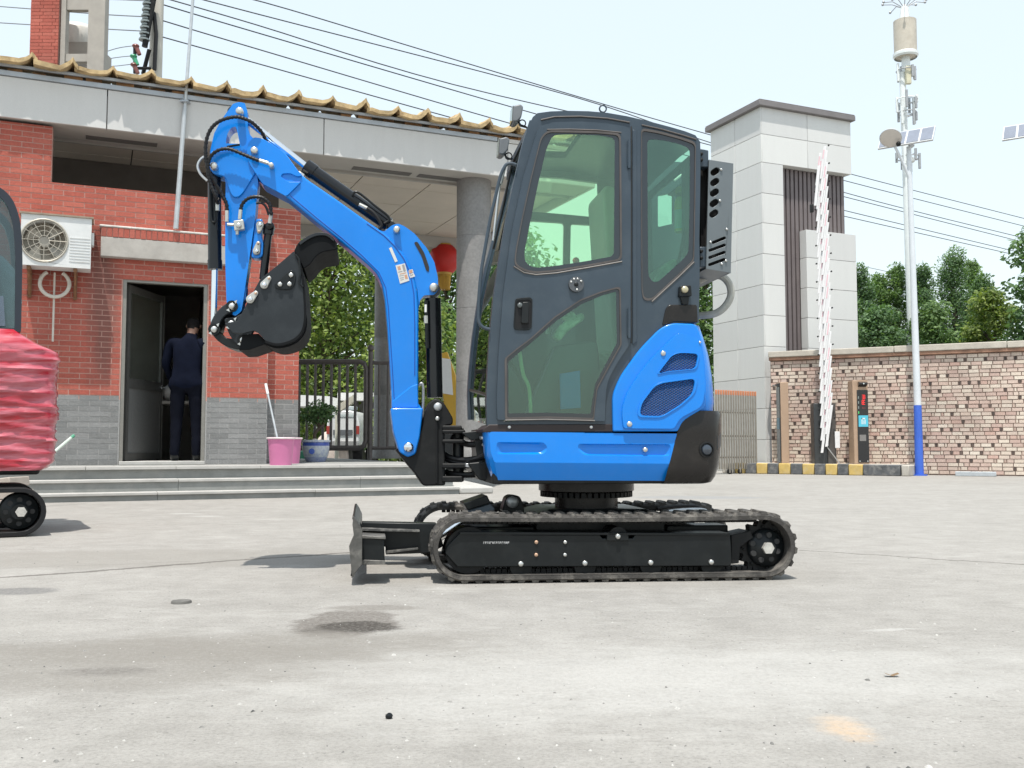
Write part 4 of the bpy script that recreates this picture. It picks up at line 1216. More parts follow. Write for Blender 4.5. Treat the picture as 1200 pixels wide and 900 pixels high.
for args in ((1008,318,30,60,'cone',1,M_leaf_b,'dark narrow tree just right of the white pillar'),
             (1030,326,31,50,'cone',11,M_leaf_a,'second pointed tree to the right of the white pillar'),
             (1052,316,31,64,'cone',2,M_leaf_a,'pointed green tree just left of the blue footed lamp'),
             (1081,317,30,52,'cone',3,M_leaf_b,'narrow dark tree partly hidden behind the blue footed lamp'),
             (1116,300,31,72,'cone',4,M_leaf_b,'tallest pointed dark green tree behind the brick wall'),
             (1136,312,32,62,'cone',5,M_leaf_a,'pointed tree to the right of the tallest one'),
             (1153,330,31,56,'cone',12,M_leaf_b,'dark pointed tree half hidden by the yellow green bushy one')):
    tr_r(*args, crown0=.08, nclump=80, nleaf=230, size=.105)
tr_r(1096, 348, 27.5, 66, 'round', 8, M_leaf_a, 'low bushy green tree in front of the pointed trees', crown0=.15, nclump=52, nleaf=200, size=.11)
tr_r(1030, 352, 27.5, 66, 'round', 9, M_leaf_b, 'low bushy dark tree between pillar and street lamp', crown0=.15, nclump=52, nleaf=200, size=.11)
tr_r(1163, 332, 26, 76, 'round', 6, M_leaf_c, 'yellow green bushy tree behind the brick wall', crown0=.15, nclump=64, nleaf=190, size=.12)
tr_r(1219, 252, 24, 84, 'round', 7, M_leaf_b, 'large dark leafy tree cut by the picture edge', crown0=.2, nclump=50, nleaf=120, size=.15)
gL = 'trees seen through the gateway'
def tr_l(px, top, Y, wpx, seed, mat, label, **k):
    q = at(px, top, Y)
    return make_tree('tree', label, q.x, Y, q.z, wpx*Y/F_PX/2, 'round', seed, gL, mat=mat, **k)
tr_l(385, 205, 24, 150, 21, M_leaf_c, 'bright leafy tree right behind the barred gate', crown0=.12, nclump=110, nleaf=150, size=.14)
tr_l(335, 235, 27, 120, 22, M_leaf_b, 'dark tree behind the brick corner of the gatehouse', crown0=.10, nclump=80, nleaf=120, size=.2)
tr_l(445, 250, 29, 150, 23, M_leaf_b, 'dark tree in the middle of the gateway', crown0=.08, nclump=90, nleaf=120, size=.2)
tr_l(528, 245, 26, 110, 24, M_leaf_a, 'green tree between lantern and round column', crown0=.10, nclump=90, nleaf=120, size=.17)
tr_l(600, 250, 29, 120, 25, M_leaf_a, 'green tree seen through the cab windows', crown0=.15, nclump=60, nleaf=80, size=.2)
tr_l(827, 300, 30, 56, 26, M_leaf_a, 'slim green tree between the excavator and the white pillar', crown0=.08, nclump=56, nleaf=80, size=.18)
tr_l(480, 330, 22, 110, 27, M_leaf_c, 'low yellow green bush behind the blue boom', crown0=.08, nclump=60, nleaf=130, size=.14)

# ------------------------------------------------------------------ beyond the gate
vY = 20.0
def vq(px, py, d=0): return at(px, py, vY + d)
c0 = vq(402, 500); s = vY/F_PX
M_van = pmat('white_van_paint', (.70,.72,.72), .35, 0, .04, 4, coat=.2)
zg = 0
van = thing('parked_van', 'small white van with raised hatch parked beyond the barred gate', 'van', (c0.x, vY, 0), 0)
zw, zr, zb_ = vq(400,502).z, vq(400,481).z, vq(400,524).z
w2 = 19*s
body = [(-w2, zb_), (w2, zb_), (w2*1.0, zw+.1), (w2*.92, zw+.2), (w2*.68, zr), (-w2*.68, zr), (-w2*.92, zw+.2), (-w2, zw+.1)]
obj('body', MB().prism([(x,0,z) for x,z in rnd(body, .12)], (0,2.6,0)), M_van, van, True, bevel=.03)
gl = [(-w2*.80, zw+.24), (w2*.80, zw+.24), (w2*.60, zr-.08), (-w2*.60, zr-.08)]
obj('rear_window', MB().prism([(x,-.012,z) for x,z in gl], (0,.011,0)), pmat('pale_reflecting_glass', (.55,.62,.62), .1, 0, .1, 5, coat=.5), van, True)
obj('bumper', MB().box(-w2*.98, w2*.98, -.06, -.002, zb_-.02, zb_+.14), pmat('grey_bumper', (.3,.3,.3), .5), van, True, bevel=.02)
for x in (-1, 1):
    obj('tail_lamp', MB().box(x*w2*.86-.05, x*w2*.86+.05, -.02, -.002, zw-.12, zw+.05), pmat('tail_lamp', (.35,.06,.05), .3) if 'tail_lamp' not in bpy.data.materials else bpy.data.materials['tail_lamp'], van, True)
    obj('wheel', MB().cyl((x*w2*.8-.09,.5,.27),(x*w2*.8+.09,.5,.27), .27, n=18), M_rub, van, True)
    obj('wheel', MB().cyl((x*w2*.8-.09,2.1,.27),(x*w2*.8+.09,2.1,.27), .27, n=18), M_rub, van, True)
obj('number_plate', MB().box(-.2,.2,-.02,-.003,zw-.14,zw-.03), pmat('dark_plate', (.12,.13,.14), .5), van, True)
obj('roof_bar', MB().box(-w2*.66, w2*.66, .3, .5, zr+.02, zr+.10), pmat('grey_roof_bar', (.35,.40,.41), .5), van, True, bevel=.02)
sh = thing('shed', 'grey sided open shed with pale roof edge behind the white van', 'shed', (vq(432,470).x, vY+3, 0))
obj('wall_sheet', MB().box(-.9, 3.2, 0, .1, 1.3, vq(430,468,3).z-.05), pmat('grey_sheet', (.17,.165,.16), .7, 0, .2, 3), sh, True)
obj('roof', MB().box(-1.1, 3.4, -.5, 2.5, vq(430,468,3).z-.05+.001, vq(430,464,3).z+.05), M_white, sh, True)
for x in (-.85, 1.1, 3.1): obj('shed_post', MB().box(x-.05,x+.05,.12,.22,0,1.9), M_dark, sh, True)
a, b_ = vq(394,481,-1), vq(414,468,-1)
o = obj('loading_boom', MB().prism([a + Vector((0,0,-.06)), b_ + Vector((0,0,-.06)), b_ + Vector((0,0,.09)), a + Vector((0,0,.09))], (0,.2,0)).cyl((a.x,a.y+.1,0),(a.x,a.y+.1,a.z), .04, n=8), pmat('cream_boom_paint', (.62,.60,.5), .5)); tag(o, 'slanted cream boom pole above the white van', 'boom')
o = obj('feed_sack', MB().ball((vq(385,508).x, vY+.3, .35), .38, 8, sz=1.5), pmat('pale_sack', (.55,.48,.43), .9, 0, .2, 6)); tag(o, 'plump pale sack standing beside the white van', 'sack')
cn = vq(368,476,1.5)
t = thing('canopy_tent', 'little white topped stall roof behind the bonsai tree', 'stall', (cn.x, cn.y, 0))
obj('stall_roof', MB().prism([(-.5,0,cn.z),(.45,0,cn.z),(.35,0,cn.z+.22),(-.35,0,cn.z+.25)], (0,1.2,0)), M_white, t, True)
for x in (-.42,.38): obj('stall_leg', MB().box(x-.03,x+.03,.05,.11,0,cn.z-.001), M_steel, t, True)
o = obj('green_crate', MB().box(-.3,.3,-.2,.2,0,.5, Matrix.Translation((vq(357,512,-2).x, vY-2,.0))), pmat('green_plastic', (.05,.25,.15), .5), bevel=.03); tag(o, 'green crate on the ground to the left of the bonsai pot', 'crate')
# yellow machine post by the column
ya, yb = at(520, 418, 18.2), at(536, 500, 18.2)
s = 18.2/F_PX
ym = thing('yellow_loader', 'yellow machine mast with white panel beside the round column', 'machine', (at(528,500,18.2).x, 18.2, 0))
x0 = WM[ym].translation.x
def yq(px, py): p = at(px, py, 18.2); return (p.x - x0, 0, p.z)
obj('mast', MB().prism([yq(513,415), yq(524,412), yq(534,440), yq(541,505), yq(524,505)], (0,.3,0)), pmat('machine_yellow', (.62,.36,.03), .45, 0, .1, 4), ym, True, bevel=.015)
obj('white_panel', MB().prism([(a, -.012, c) for a, _, c in (yq(514.5,419), yq(528,421), yq(531,463), yq(519,461))], (0,.01,0)), M_white, ym, True)
obj('base', MB().box(-.6,.5,-.1,.6,.15,at(528,505,18.2).z), pmat('machine_dark_base', (.05,.05,.05), .6), ym, True, bevel=.02)
for k in (517, 527, 538): obj('yellow_rail', MB().prism([yq(k-2,512), yq(k+2,512), yq(k+5,540), yq(k+0,540)], (0,.08,0)), bpy.data.materials['machine_yellow'], ym, True)

# ------------------------------------------------------------------ roof frame with tank, utility pole, wires
rY = 17.5
def rq(px, py, d=0): return at(px, py, rY + d)
s = rY/F_PX
rf = thing('roof_frame', 'brick and grey concrete frame standing above the gatehouse roof', 'roof frame', (rq(78,60).x, rY, z_ft))
bx = WM[rf].translation
def rl(px, py): p = rq(px, py); return p.x - bx.x, p.z - bx.z
x0, _ = rl(35, 40); x1, _ = rl(68.5, 40); zt_ = rl(60, -70)[1]
obj('brick_pier', MB().box(x0+.01, x1-.01, .012, .2, -.2, zt_), M_mortar, rf, True)
z = -.2; r = 0
while z < zt_:
    x = x0 - (.06 if r % 2 else 0)
    while x < x1:
        a, b_ = max(x, x0), min(x+.125*1.88, x1)
        if b_ - a > .03: piece('brick', me_red, rf, Matrix.Translation(((a+b_)/2, random.uniform(-.002,.002), z+.03)) @ Matrix.Diagonal((b_-a-.008, .02, .058, 1)))
        x += .235
    z += .0655; r += 1
M_gc = pmat('grey_frame_concrete', (.37,.34,.30), .75, 0, .1, 4)
xa_, xb_, xc_, xd_ = rl(69.5,40)[0], rl(75,40)[0], rl(101.5,40)[0], rl(121,40)[0]
obj('left_jamb', MB().box(xa_, xb_, .05, .2, -.2, zt_), M_gc, rf, True)
obj('right_post', MB().box(xc_, xd_, .05, .22, -.2, zt_), M_gc, rf, True)
zA_, zB_ = rl(90, 61)[1], rl(90, 70)[1]
obj('lower_beam', MB().box(xb_+.002, xc_-.002, .08, .2, zB_, zA_), M_gc, rf, True)
obj('upper_beam', MB().box(xb_+.002, xc_-.002, .08, .2, rl(90,9)[1], zt_), M_gc, rf, True)
tk = at(91, 59, rY+1.0)
o = obj('water_tank', MB().lathe([(.001,0),(.34,0),(.37,.03),(.375,.34),(.33,.44),(.15,.50),(.001,.51)], (tk.x, tk.y, tk.z), n=24), pmat('white_tank', (.66,.64,.60), .5), ang=50); tag(o, 'white water tank seen through the concrete roof frame', 'tank')
st_ = obj('stand', MB().box(-.5,.5,-.4,.4,-1.0,-.002, Matrix.Translation(tk)), M_gc, o)

uY = 24.0
up0, up1 = at(179, 90, uY), at(188, -60, uY)
us = uY/F_PX
ut = thing('utility_pole', 'concrete utility pole with insulators rising behind the gatehouse roof', 'utility pole', (up0.x+.02, uY, 0))
ux = WM[ut].translation.x
obj('shaft', MB().cyl((0,0,0),(.06,0,up1.z), .20, .15, 16), pmat('pole_concrete', (.55,.52,.46), .85, 0, .1, 3), ut, True)
def uq(px, py, d=-.2): p = at(px, py, uY+d); return Vector((p.x-ux, d, p.z))
obj('cable_duct', MB().tube([uq(180.5,15,-.25), uq(183,40,-.25), uq(181,82,-.25)], .05, 6), M_rub, ut, True)
obj('arm_pole', MB().tube([uq(181,-8,-.35), uq(169.5,55,-.35)], .075, 8).tube([uq(175,58,-.3), uq(167.5,87,-.2)], .05, 6), M_blackm, ut, True)
mb = MB()
for k in range(15):
    q = uq(174 - 5.5*k/15, -2 + 52*k/15, -.35); mb.cyl(q + Vector((0,0,-.02)), q + Vector((0,0,.02)), .10 if k % 2 else .13, n=10)
obj('insulator', mb, pmat('grey_insulator', (.22,.25,.25), .4), ut, True)
for (px, py, cc) in ((159,54,(.20,.06,.05)), (156.5,66,(.05,.30,.16)), (157,76,(.18,.06,.05))):
    q = uq(px, py, -.6)
    obj('small_insulator', MB().cyl(q, q + Vector((.10,0,-.22)), .06, .05, 10).ball(q, .09, 6, sz=.6), pmat('glazed_insulator', cc, .3), ut, True)
obj('cross_arm', MB().tube([uq(158,52,-.6), uq(158,86,-.6)], .04, 6).tube([uq(158,80,-.6), uq(176,80,-.2)], .04, 6), M_blackm, ut, True)
M_wire = pmat('dark_cable', (.045,.05,.055), .6, 0, .1, 3)
M_wire2 = pmat('grey_cable', (.16,.17,.18), .6, 0, .1, 3)
wl = [([(189,43),(300,74),(533,139),(760,200),(992,254),(1200,301)], 'lowest overhead wire running from the utility pole behind the cab'),
      ([(190,24),(300,57),(599,145),(800,199),(991,247),(1200,297)], 'second lowest overhead wire from the utility pole'),
      ([(186,4),(300,38),(605,127),(800,181),(991,231),(1200,284)], 'third overhead wire counted up from the lowest'),
      ([(190,-3),(300,29),(531,99),(832,170),(991,226),(1200,279)], 'fourth overhead wire counted up from the lowest'),
      ([(190,-13),(300,16),(671,113),(832,167),(991,212),(1200,265)], 'second highest overhead wire crossing above the cab'),
      ([(190,-24),(310,3),(500,60),(690,117),(832,158),(997,204),(1200,256)], 'highest overhead wire crossing above the cab roof')]
def wire(pts, lab, Y0, Y1, r, grp, mat=M_wire):
    x0, x1 = pts[0][0], pts[-1][0]
    P = []
    for px, py in pts:
        # depth along a straight run: linear in 1/Y over the picture
        f = (px - x0)/(x1 - x0)
        Y = 1/((1-f)/Y0 + f/Y1)
        P.append(at(px, py, Y))
    o = obj('overhead_wire', MB().tube(spline(P, 6), r, 5), mat); tag(o, lab, 'cable', grp); return o
for pts, lab in wl: wire(pts, lab, 24, 46, .017, 'cables from the utility pole across the yard')
g2 = 'short cables left of the utility pole'
wire([(-60,3),(37,10.5),(122,17),(178,20)], 'upper grey wire passing behind the brick roof frame', 30, 24, .016, g2, M_wire2)
wire([(-60,23),(36,29),(122,34),(178,37)], 'lower grey wire passing behind the brick roof frame', 30, 24, .016, g2, M_wire2)
wire([(60,-2),(122,-1),(175,1)], 'top grey wire at the picture edge above the roof frame', 30, 24, .016, g2, M_wire2)
wire([(60,82),(120,62),(140,56),(159,53.5)], 'thin wire curving up to the topmost small insulator', 27, 23.5, .011, g2, M_wire2)
wire([(60,88),(120,71),(140,67),(156.5,65.5)], 'thin wire curving up to the green insulator', 27, 23.5, .011, g2, M_wire2)
wire([(60,96),(120,80),(140,77),(157,75)], 'thin wire curving up to the lowest small insulator', 27, 23.5, .011, g2, M_wire2)
g3 = 'far cables right of the pillar'
wire([(900,296),(1000,310),(1100,332),(1200,352)], 'upper faint far wire in front of the trees', 40, 44, .014, g3, M_wire2)
wire([(900,306),(1000,319),(1100,341),(1200,361)], 'lower faint far wire in front of the trees', 40, 44, .014, g3, M_wire2)
# ================================================================== THE BLUE MINI EXCAVATOR
TH = R(5)
e1 = Vector((math.cos(TH), math.sin(TH), 0))
e2 = Vector((-.15, .9887, 0)).normalized()
nE = Vector((-math.sin(TH), math.cos(TH), 0))
OE = on_z(560, 684.5, 0)
def Q(px, py, d): return on_plane(px, py, OE + e2*d, nE)
KD = e2.dot(nE)
def loc(p):                                 # world -> machine coordinates x (along), d (across), z
    v = p - OE; d = v.dot(nE)/KD; w = v - e2*d
    return w.dot(e1), d, p.z
def W(x, d, z): return OE + e1*x + e2*d + Vector((0,0,z))
def QX(px, py, d): return loc(Q(px, py, d))
SC = OE.y / F_PX
ex = thing('mini_excavator', 'bright blue mini excavator with slate grey cab and folded arm', 'excavator', W(.45, .5, 0), TH)
def ep(pts, d0, d1, holes=()):
    return MB().prism([Q(x, y, d0) for x, y in pts], e2*(d1-d0), [[Q(x, y, d0) for x, y in h] for h in holes])
def plate(name, pts, d0, d1, mat, par=None, holes=(), bevel=.003, segs=2):
    return obj(name, ep(pts, d0, d1, holes), mat, par or ex, bevel=bevel, segs=segs)
def rad(px, d): return px*(OE.y + d)/F_PX
def pin(name, px, py, r, d0, d1, mat, par=None, n=18, dome=True):
    a, b = Q(px, py, d0), Q(px, py, d0) + e2*(d1-d0)
    rr = rad(r, d0)
    if dome: mb = MB().lathe([(.0005,-rr*.28),(rr*.55,-rr*.22),(rr*.88,-rr*.05),(rr,rr*.12),(rr,(d1-d0))], a, e2, n)
    else: mb = MB().cyl(a, b, rr, n=n)
    return obj(name, mb, mat, par or ex)
def rod(name, p, q, r, d, mat, par=None, n=14, r2=None):
    return obj(name, MB().cyl(Q(*p, d), Q(*q, d), rad(r, d), rad(r2 or r, d), n), mat, par or ex)
def hexnut(name, px, py, r, d0, d1, mat, par): return pin(name, px, py, r, d0, d1, mat, par, n=6, dome=False)

# ---- tracks
zc_t, Rt = .1525, .143                    # wheel line and belt radius
xL, xR = QX(545, 645, .0)[0], QX(897, 642, .0)[0]
th_ = .026
def belt_loop(r):
    pts = []
    for k in range(17):
        a = math.pi/2 + math.pi*k/16; pts.append((xL + r*math.cos(a), zc_t + r*math.sin(a)))
    for k in range(1, 12): pts.append((xL + (xR-xL)*k/12, zc_t - r))
    for k in range(17):
        a = -math.pi/2 + math.pi*k/16; pts.append((xR + r*math.cos(a), zc_t + r*math.sin(a)))
    for k in range(1, 12):
        f = k/12; pts.append((xR - (xR-xL)*f, zc_t + r - .006*math.sin(math.pi*f)))
    return pts
def track(d0, d1, off, label=None):
    out, inn = belt_loop(Rt), belt_loop(Rt - th_)
    n = len(out)
    e = .012
    ring = lambda pts, d: [W(x + off, d, z) for x, z in pts]
    mid_o = [(x, z) for x, z in out]
    mb = MB().grid([ring(inn, d0), ring(inn, d0+.001), ring([((a[0]*.3+b[0]*.7),(a[1]*.3+b[1]*.7)) for a, b in zip(inn, out)], d0), ring(out, d0+e), ring(out, d1-e), ring(inn, d1), ring(inn, d0)], closed=True)
    tr = obj('track_belt', mb, M_rubber, ex, ang=45)
    if label: tr['label'] = label
    # tread lugs
    per = 2*(xR-xL) + 2*math.pi*Rt
    nl = 58
    lug = MB()
    w = (d1 - d0)*.56
    for sx in (0,):
        lug.add([(-.017,.002,-.004),(.017,.002,-.004),(.017,w,-.004),(-.017,w,-.004),(-.011,.006,.009),(.011,.006,.009),(.011,w-.004,.009),(-.011,w-.004,.009)], BOXF)
    me = mesh_of('tread_lug', lug, M_lug)
    WMi = WM[ex].inverted()
    for k in range(nl*2):
        s = per*((k//2) + .5*(k % 2))/nl
        Ls = xR - xL
        if s < Ls: x, z, a = xL + s, zc_t - Rt, math.pi
        elif s < Ls + math.pi*Rt:
            t = (s - Ls)/Rt; a_ = -math.pi/2 + t; x, z, a = xR + Rt*math.cos(a_), zc_t + Rt*math.sin(a_), math.pi - t
        elif s < 2*Ls + math.pi*Rt:
            f = (s - Ls - math.pi*Rt)/Ls; x, z, a = xR - Ls*f, zc_t + Rt - .006*math.sin(math.pi*f), 0
        else:
            t = (s - 2*Ls - math.pi*Rt)/Rt; a_ = math.pi/2 + t; x, z, a = xL + Rt*math.cos(a_), zc_t + Rt*math.sin(a_), -t
        dd = d0 + .002 if k % 2 == 0 else d1 - w - .002
        M = Matrix.Translation(W(x + off, dd, z)) @ Matrix.Rotation(TH, 4, 'Z') @ Matrix.Rotation(a, 4, 'Y')
        piece('tread_lug', me, tr, WMi @ M)
    # inner drive lugs on the belt's inside, seen as dark teeth
    mb = MB()
    for k in range(54):
        f = (k+.5)/54
        for zz in (zc_t - Rt + th_, zc_t + Rt - th_):
            x = xL + (xR-xL)*f
            sgn = 1 if zz < zc_t else -1
            c = W(x + off, (d0+d1)/2, zz)
            M = Matrix.Translation(c) @ Matrix.Rotation(TH, 4, 'Z')
            mb.box(-.010,.010,-.035,.035,min(0,sgn*.018),max(0,sgn*.018), M)
    tag(obj('drive_lug', mb, M_rub, tr), kind='stuff')
    return tr
OFF_FAR = -.035
track(0.0, .235, 0, 'dusty rubber track nearest the viewer')
track(.77, 1.0, OFF_FAR, 'far rubber track mostly hidden behind the chassis')

# ---- near track frame and wheels
fp = [(538.7,624.7),(600,624.5),(600.5,626.5),(703,626.5),(706,631),(742,631),(744,626.5),(856,626.5),(858,660),(855,663.5),(536,664.5),(521,648),(524,640)]
tf = plate('track_frame', fp, .03, .20, M_black, bevel=.005)
plate('frame_top_edge', [(539,623.5),(856,625),(856,627.5),(539,626.5)], .022, .16, M_black, tf, bevel=.001)
for x, y in ((610.6,661),(685.7,660.3),(763,659.5),(834,659)):
    pin('roller', x, y + 3, 13, .05, .19, M_blackm, tf, 24, dome=False)
    pin('roller_bolt', x, y, 3.1, .018, .03, M_bolt, tf, 12)
pin('carrier_roller', 724.5, 629, 11.5, .05, .18, M_blackm, tf, 22, dome=False)
plate('carrier_bracket', rnd([(712,624),(736,624),(737,634),(711,634)], 2), .022, .05, M_black, tf, bevel=.003)
pin('carrier_bolt', 724.5, 628.8, 3.1, .010, .022, M_bolt, tf, 12)
M_rb = pmat('rusty_bolt', (.55,.36,.25), .5, .4, .3, 60)
for x, y in ((628.7,635.5),(628.5,650.3),(662.5,635.5),(662.3,650.3)): pin('plate_bolt', x, y, 2.2, .024, .03, M_rb if x < 640 else M_bolt, tf, 10)
mb = MB()
rl_ = random.Random(4)
x = 566.5
while x < 596:                             # small worn white lettering, not legible in the photograph
    wl_ = rl_.uniform(1.0, 2.0)
    for (a, b, c, d) in ((0,.35,0,2.6),(0,wl_,0,.6),(0,wl_*.9,1.1,1.6),(wl_-.4,wl_,.2,2.4))[: rl_.choice((2,3,4))]:
        mb.prism([Q(x+a, 634.8+c, .0285), Q(x+b, 634.8+c, .0285), Q(x+b, 634.8+d, .0285), Q(x+a, 634.8+d, .0285)], e2*.0012)
    x += wl_ + .7
tag(obj('small_lettering', mb, pmat('worn_white_print', (.55,.55,.55), .6), tf), kind='stuff')
pin('idler', 549, 645, 27, .05, .18, M_blackm, None, 30, dome=False)
# sprocket: toothed disc, holes, hub
sx_, sy_ = 897, 641.5
teeth = []
for k in range(17*4):
    a = 2*math.pi*k/(17*4); r = 31.5 if (k % 4) in (0, 1) else 27.5
    teeth.append((sx_ + r*math.cos(a), sy_ + r*math.sin(a)))
spk = plate('drive_sprocket', teeth, .085, .135, M_blackm, bevel=.002)
hub = [(1e-3,-.055),(rad(7,0),-.055),(rad(9,0),-.048),(rad(20,0),-.030),(rad(22.5,0),-.02),(rad(23.5,0),.0),(rad(23.5,0),.03)]
obj('hub', MB().lathe(hub, Q(sx_, sy_, .085), e2, 32), M_black, spk)
for k in range(8):
    a = 2*math.pi*k/8 + .3
    pin('hub_hole', sx_ + 15.2*math.cos(a), sy_ + 15.2*math.sin(a), 3.3, .040, .06, M_dark, spk, 14, dome=False)
    pin('sprocket_bolt', sx_ + 24.5*math.cos(a+.39), sy_ + 24.5*math.sin(a+.39), 1.6, .072, .086, M_blackm, spk, 8)
hexnut('hub_nut', 901, 642.5, 7.2, .012, .03, pmat('dusty_nut', (.55,.53,.49), .5, .5, .2, 40), spk)
plate('sprocket_guard', [(857,627),(880,622),(883,630),(868,641),(866,660),(857,661)], .06, .2, M_blackm, spk, bevel=.003)

# ---- chassis between the tracks
def bl(name, x0, x1, d0, d1, z0, z1, mat, par=None, bevel=.006):
    mb = MB(); 
    vs = [W(x, d, z) for z in (z0, z1) for x, d in ((x0,d0),(x1,d0),(x1,d1),(x0,d1))]
    return obj(name, mb.add(vs, BOXF), mat, par or ex, bevel=bevel)
xc = QX(687, 590, .5)[0]
ch = bl('centre_frame', xc-.30, xc+.30, .20, .80, .10, .265, M_black)
mb = MB()
mb.add([W(xc-.42,.22,.24),W(xc+.46,.22,.24),W(xc+.46,.78,.24),W(xc-.42,.78,.24),W(xc-.22,.30,.300),W(xc+.24,.30,.300),W(xc+.24,.70,.300),W(xc-.22,.70,.300)], BOXF)
obj('frame_hood', mb, M_black, ch, bevel=.01)
for x0, x1 in ((xc-.62, xc-.31), (xc+.31, xc+.6)):
    bl('cross_leg', x0, x1, .2, .34, .10, .23, M_black, ch); bl('cross_leg', x0, x1, .66, .8, .10, .23, M_black, ch)
# lugs and hoses on the chassis
for px, py in ((601,588.5),):
    plate('pivot_lug', rnd([(588,600),(593,583),(598,580),(609,581),(613,590),(615,602)], 4), .50, .60, M_black, ch, bevel=.004)
    pin('pivot_pin', px, py, 7, .475, .52, M_steel, ch, 16)
for k, (y0, y1) in enumerate(((598,600),(601,603))):
    obj('track_hose', MB().tube(spline([Q(776,600-k,.55), Q(800,597.5+k*2,.6), Q(822,597+k*2,.62), Q(829,600+k*2,.62), Q(833,606+k,.62)], 5), rad(1.9,.6), 7), M_steel if k == 0 else M_rub, ch)
obj('track_hose', MB().tube(spline([Q(770,596,.6), Q(795,593,.65), Q(818,594,.68), Q(834,604,.68)], 5), rad(2.0,.6), 7), M_rub, ch)
pl = [(549,603),(579,594.8),(572,583),(544,590)]
plate('blade_cylinder_cover', [(548,598),(575,590),(580,596),(578,601.5),(551,607)], .42, .58, pmat('blue_grey_metal', (.10,.125,.155), .4, .3, .1, 6), ch, bevel=.004)
plate('cylinder_head', [(543,590),(571,580.5),(575,589.5),(548,598)], .40, .60, M_black, ch, bevel=.004)
rod('blade_cylinder_rod', (549,606), (500,640), 5, .5, M_chrome, ch)

# ---- dozer blade
bx0 = QX(412, 640, .02)[0]
prof = [QX(x, y, .0) for x, y in ((415.5,606),(419.5,612),(423.5,621),(424,640),(422.5,660),(413,675.5),(410.5,675),(418.5,655),(419.5,638),(418,622),(412.5,607))]
pts = [W(x, 0, z) for x, d, z in prof]
bld = obj('dozer_blade', MB().prism(pts, e2*1.0), M_black, ex, bevel=.003)
endp = [(414,604),(418.5,611),(424.5,620),(424.5,661),(412.5,676),(409,640),(414.5,627),(413,615)]
plate('end_plate', endp, -.008, .004, pmat('worn_highlit_edge', (.10,.097,.09), .45, .3, .3, 20, dust=((.34,.32,.29), .7, 12)), bld, bevel=.002)  # worn edge, coloured paler to put in the highlights on plate and bracket
obj('cutting_edge', MB().prism([W(x, 0.001, z) for x, d, z in (QX(422,652,0),QX(423.8,655,0),QX(414.5,676.5,0),QX(411.5,677,0))], e2*1.0), pmat('worn_edge_steel', (.22,.21,.2), .45, .6, .2, 20), bld)
# blade arms and box at its back
for d0 in (.22, .70):
    plate('blade_arm', [(424,612),(512,613.5),(520,640),(505,648),(452,650),(452,641),(448,640),(424,640)], d0, d0+.085, M_black, bld, bevel=.004)
plate('arm_rib', [(424,619),(492,621.5),(492,623.5),(424,622)], .17, .22, pmat('worn_highlit_rib', (.08,.078,.074), .5, .1, .3, 20, dust=((.42,.40,.36), .8, 20)), bld, bevel=.001)  # pale colour paints in the bright line along the blade arm
plate('arm_rib', [(452,646),(490,642),(490,644),(452,649)], .17, .22, bpy.data.materials['worn_highlit_rib'], bld, bevel=.001)
plate('blade_bracket', [(424,629),(450,632),(451,660),(424,659)], .03, .24, M_black, bld, bevel=.005)
plate('bracket_rim', [(424,656),(451,657),(451.5,661.5),(423.5,662)], .02, .245, bpy.data.materials['worn_highlit_edge'], bld, bevel=.002)
plate('bracket_rim', [(424,627.5),(452,629),(452,632),(424,631)], .02, .245, bpy.data.materials['worn_highlit_edge'], bld, bevel=.002)

# ---- slewing ring
zr0, zr1, zr2 = QX(687, 577, .5)[2], QX(687, 567, .5)[2], .27
ra, rb_ = rad(56, .5), rad(37, .5)
c = W(xc, .5, 0)
sl = obj('slewing_ring', MB().lathe([(rb_,zr2),(rb_,zr0+.001),(ra*.90,zr0+.002),(ra,zr0+.012),(ra,zr1+.03),(.01,zr1+.03)], c, n=48), M_cw, ex, ang=40)
mb = MB()
for k in range(48):
    a = 2*math.pi*k/48
    M = Matrix.Translation(c + Vector((math.cos(a)*ra*.88, math.sin(a)*ra*.88, zr0-.006))) @ Matrix.Rotation(a, 4, 'Z')
    mb.box(-.02,.02,-.010,.010,-.012,.012, M)
tag(obj('gear_tooth', mb, M_blackm, sl), kind='stuff')

# ---- upper carriage: floor, skirt
zf0, zf1 = QX(600, 566, .1)[2], QX(600, 506, .1)[2]
x_a, x_b = QX(578, 540, .05)[0], QX(800, 540, .05)[0]
bl('carriage_floor', x_a, x_b, .07, .93, zf0-.004, zf1-.01, M_blackm)
gr1 = rnd([(577,517.5),(636,518),(641,525),(636,532.5),(577,532.5)], 4)
gr1 = rnd([(582,518),(638,518.5),(642,525.5),(637,532.5),(582,532)], 4)
gr2 = rnd([(678,520),(786,520.5),(785,534.5),(684,533.5),(677,526)], 4)
band = rnd([(573,506),(793.5,508),(784.5,543.5),(579.5,542),(575,530)], [4,1,1,2,2])
sk = plate('side_skirt', band, .03, .06, M_blue, holes=[gr1, gr2], bevel=.004)
def recess(poly, d, dep, ins, mat, par, name='recess'):
    cx, cy = sum(p[0] for p in poly)/len(poly), sum(p[1] for p in poly)/len(poly)
    mb = MB()
    inner = []
    for x, y in poly:
        v = Vector((cx-x, cy-y)); l = v.length
        k = ins/l if l else 0
        inner.append((x + v.x*k*1.0, y + v.y*k*1.4))
    n = len(poly)
    A_ = [Q(x, y, d) for x, y in poly]; B_ = [Q(x, y, d+dep) for x, y in inner]
    mb.add(A_ + B_, [(i, (i+1) % n, n + (i+1) % n, n + i) for i in range(n)] + [tuple(range(n, 2*n))])
    return obj(name, mb, mat, par, fix=True, ang=50)
recess(gr1, .032, .014, 5, M_blue, sk, 'groove'); recess(gr2, .032, .014, 5, M_blue, sk, 'groove')
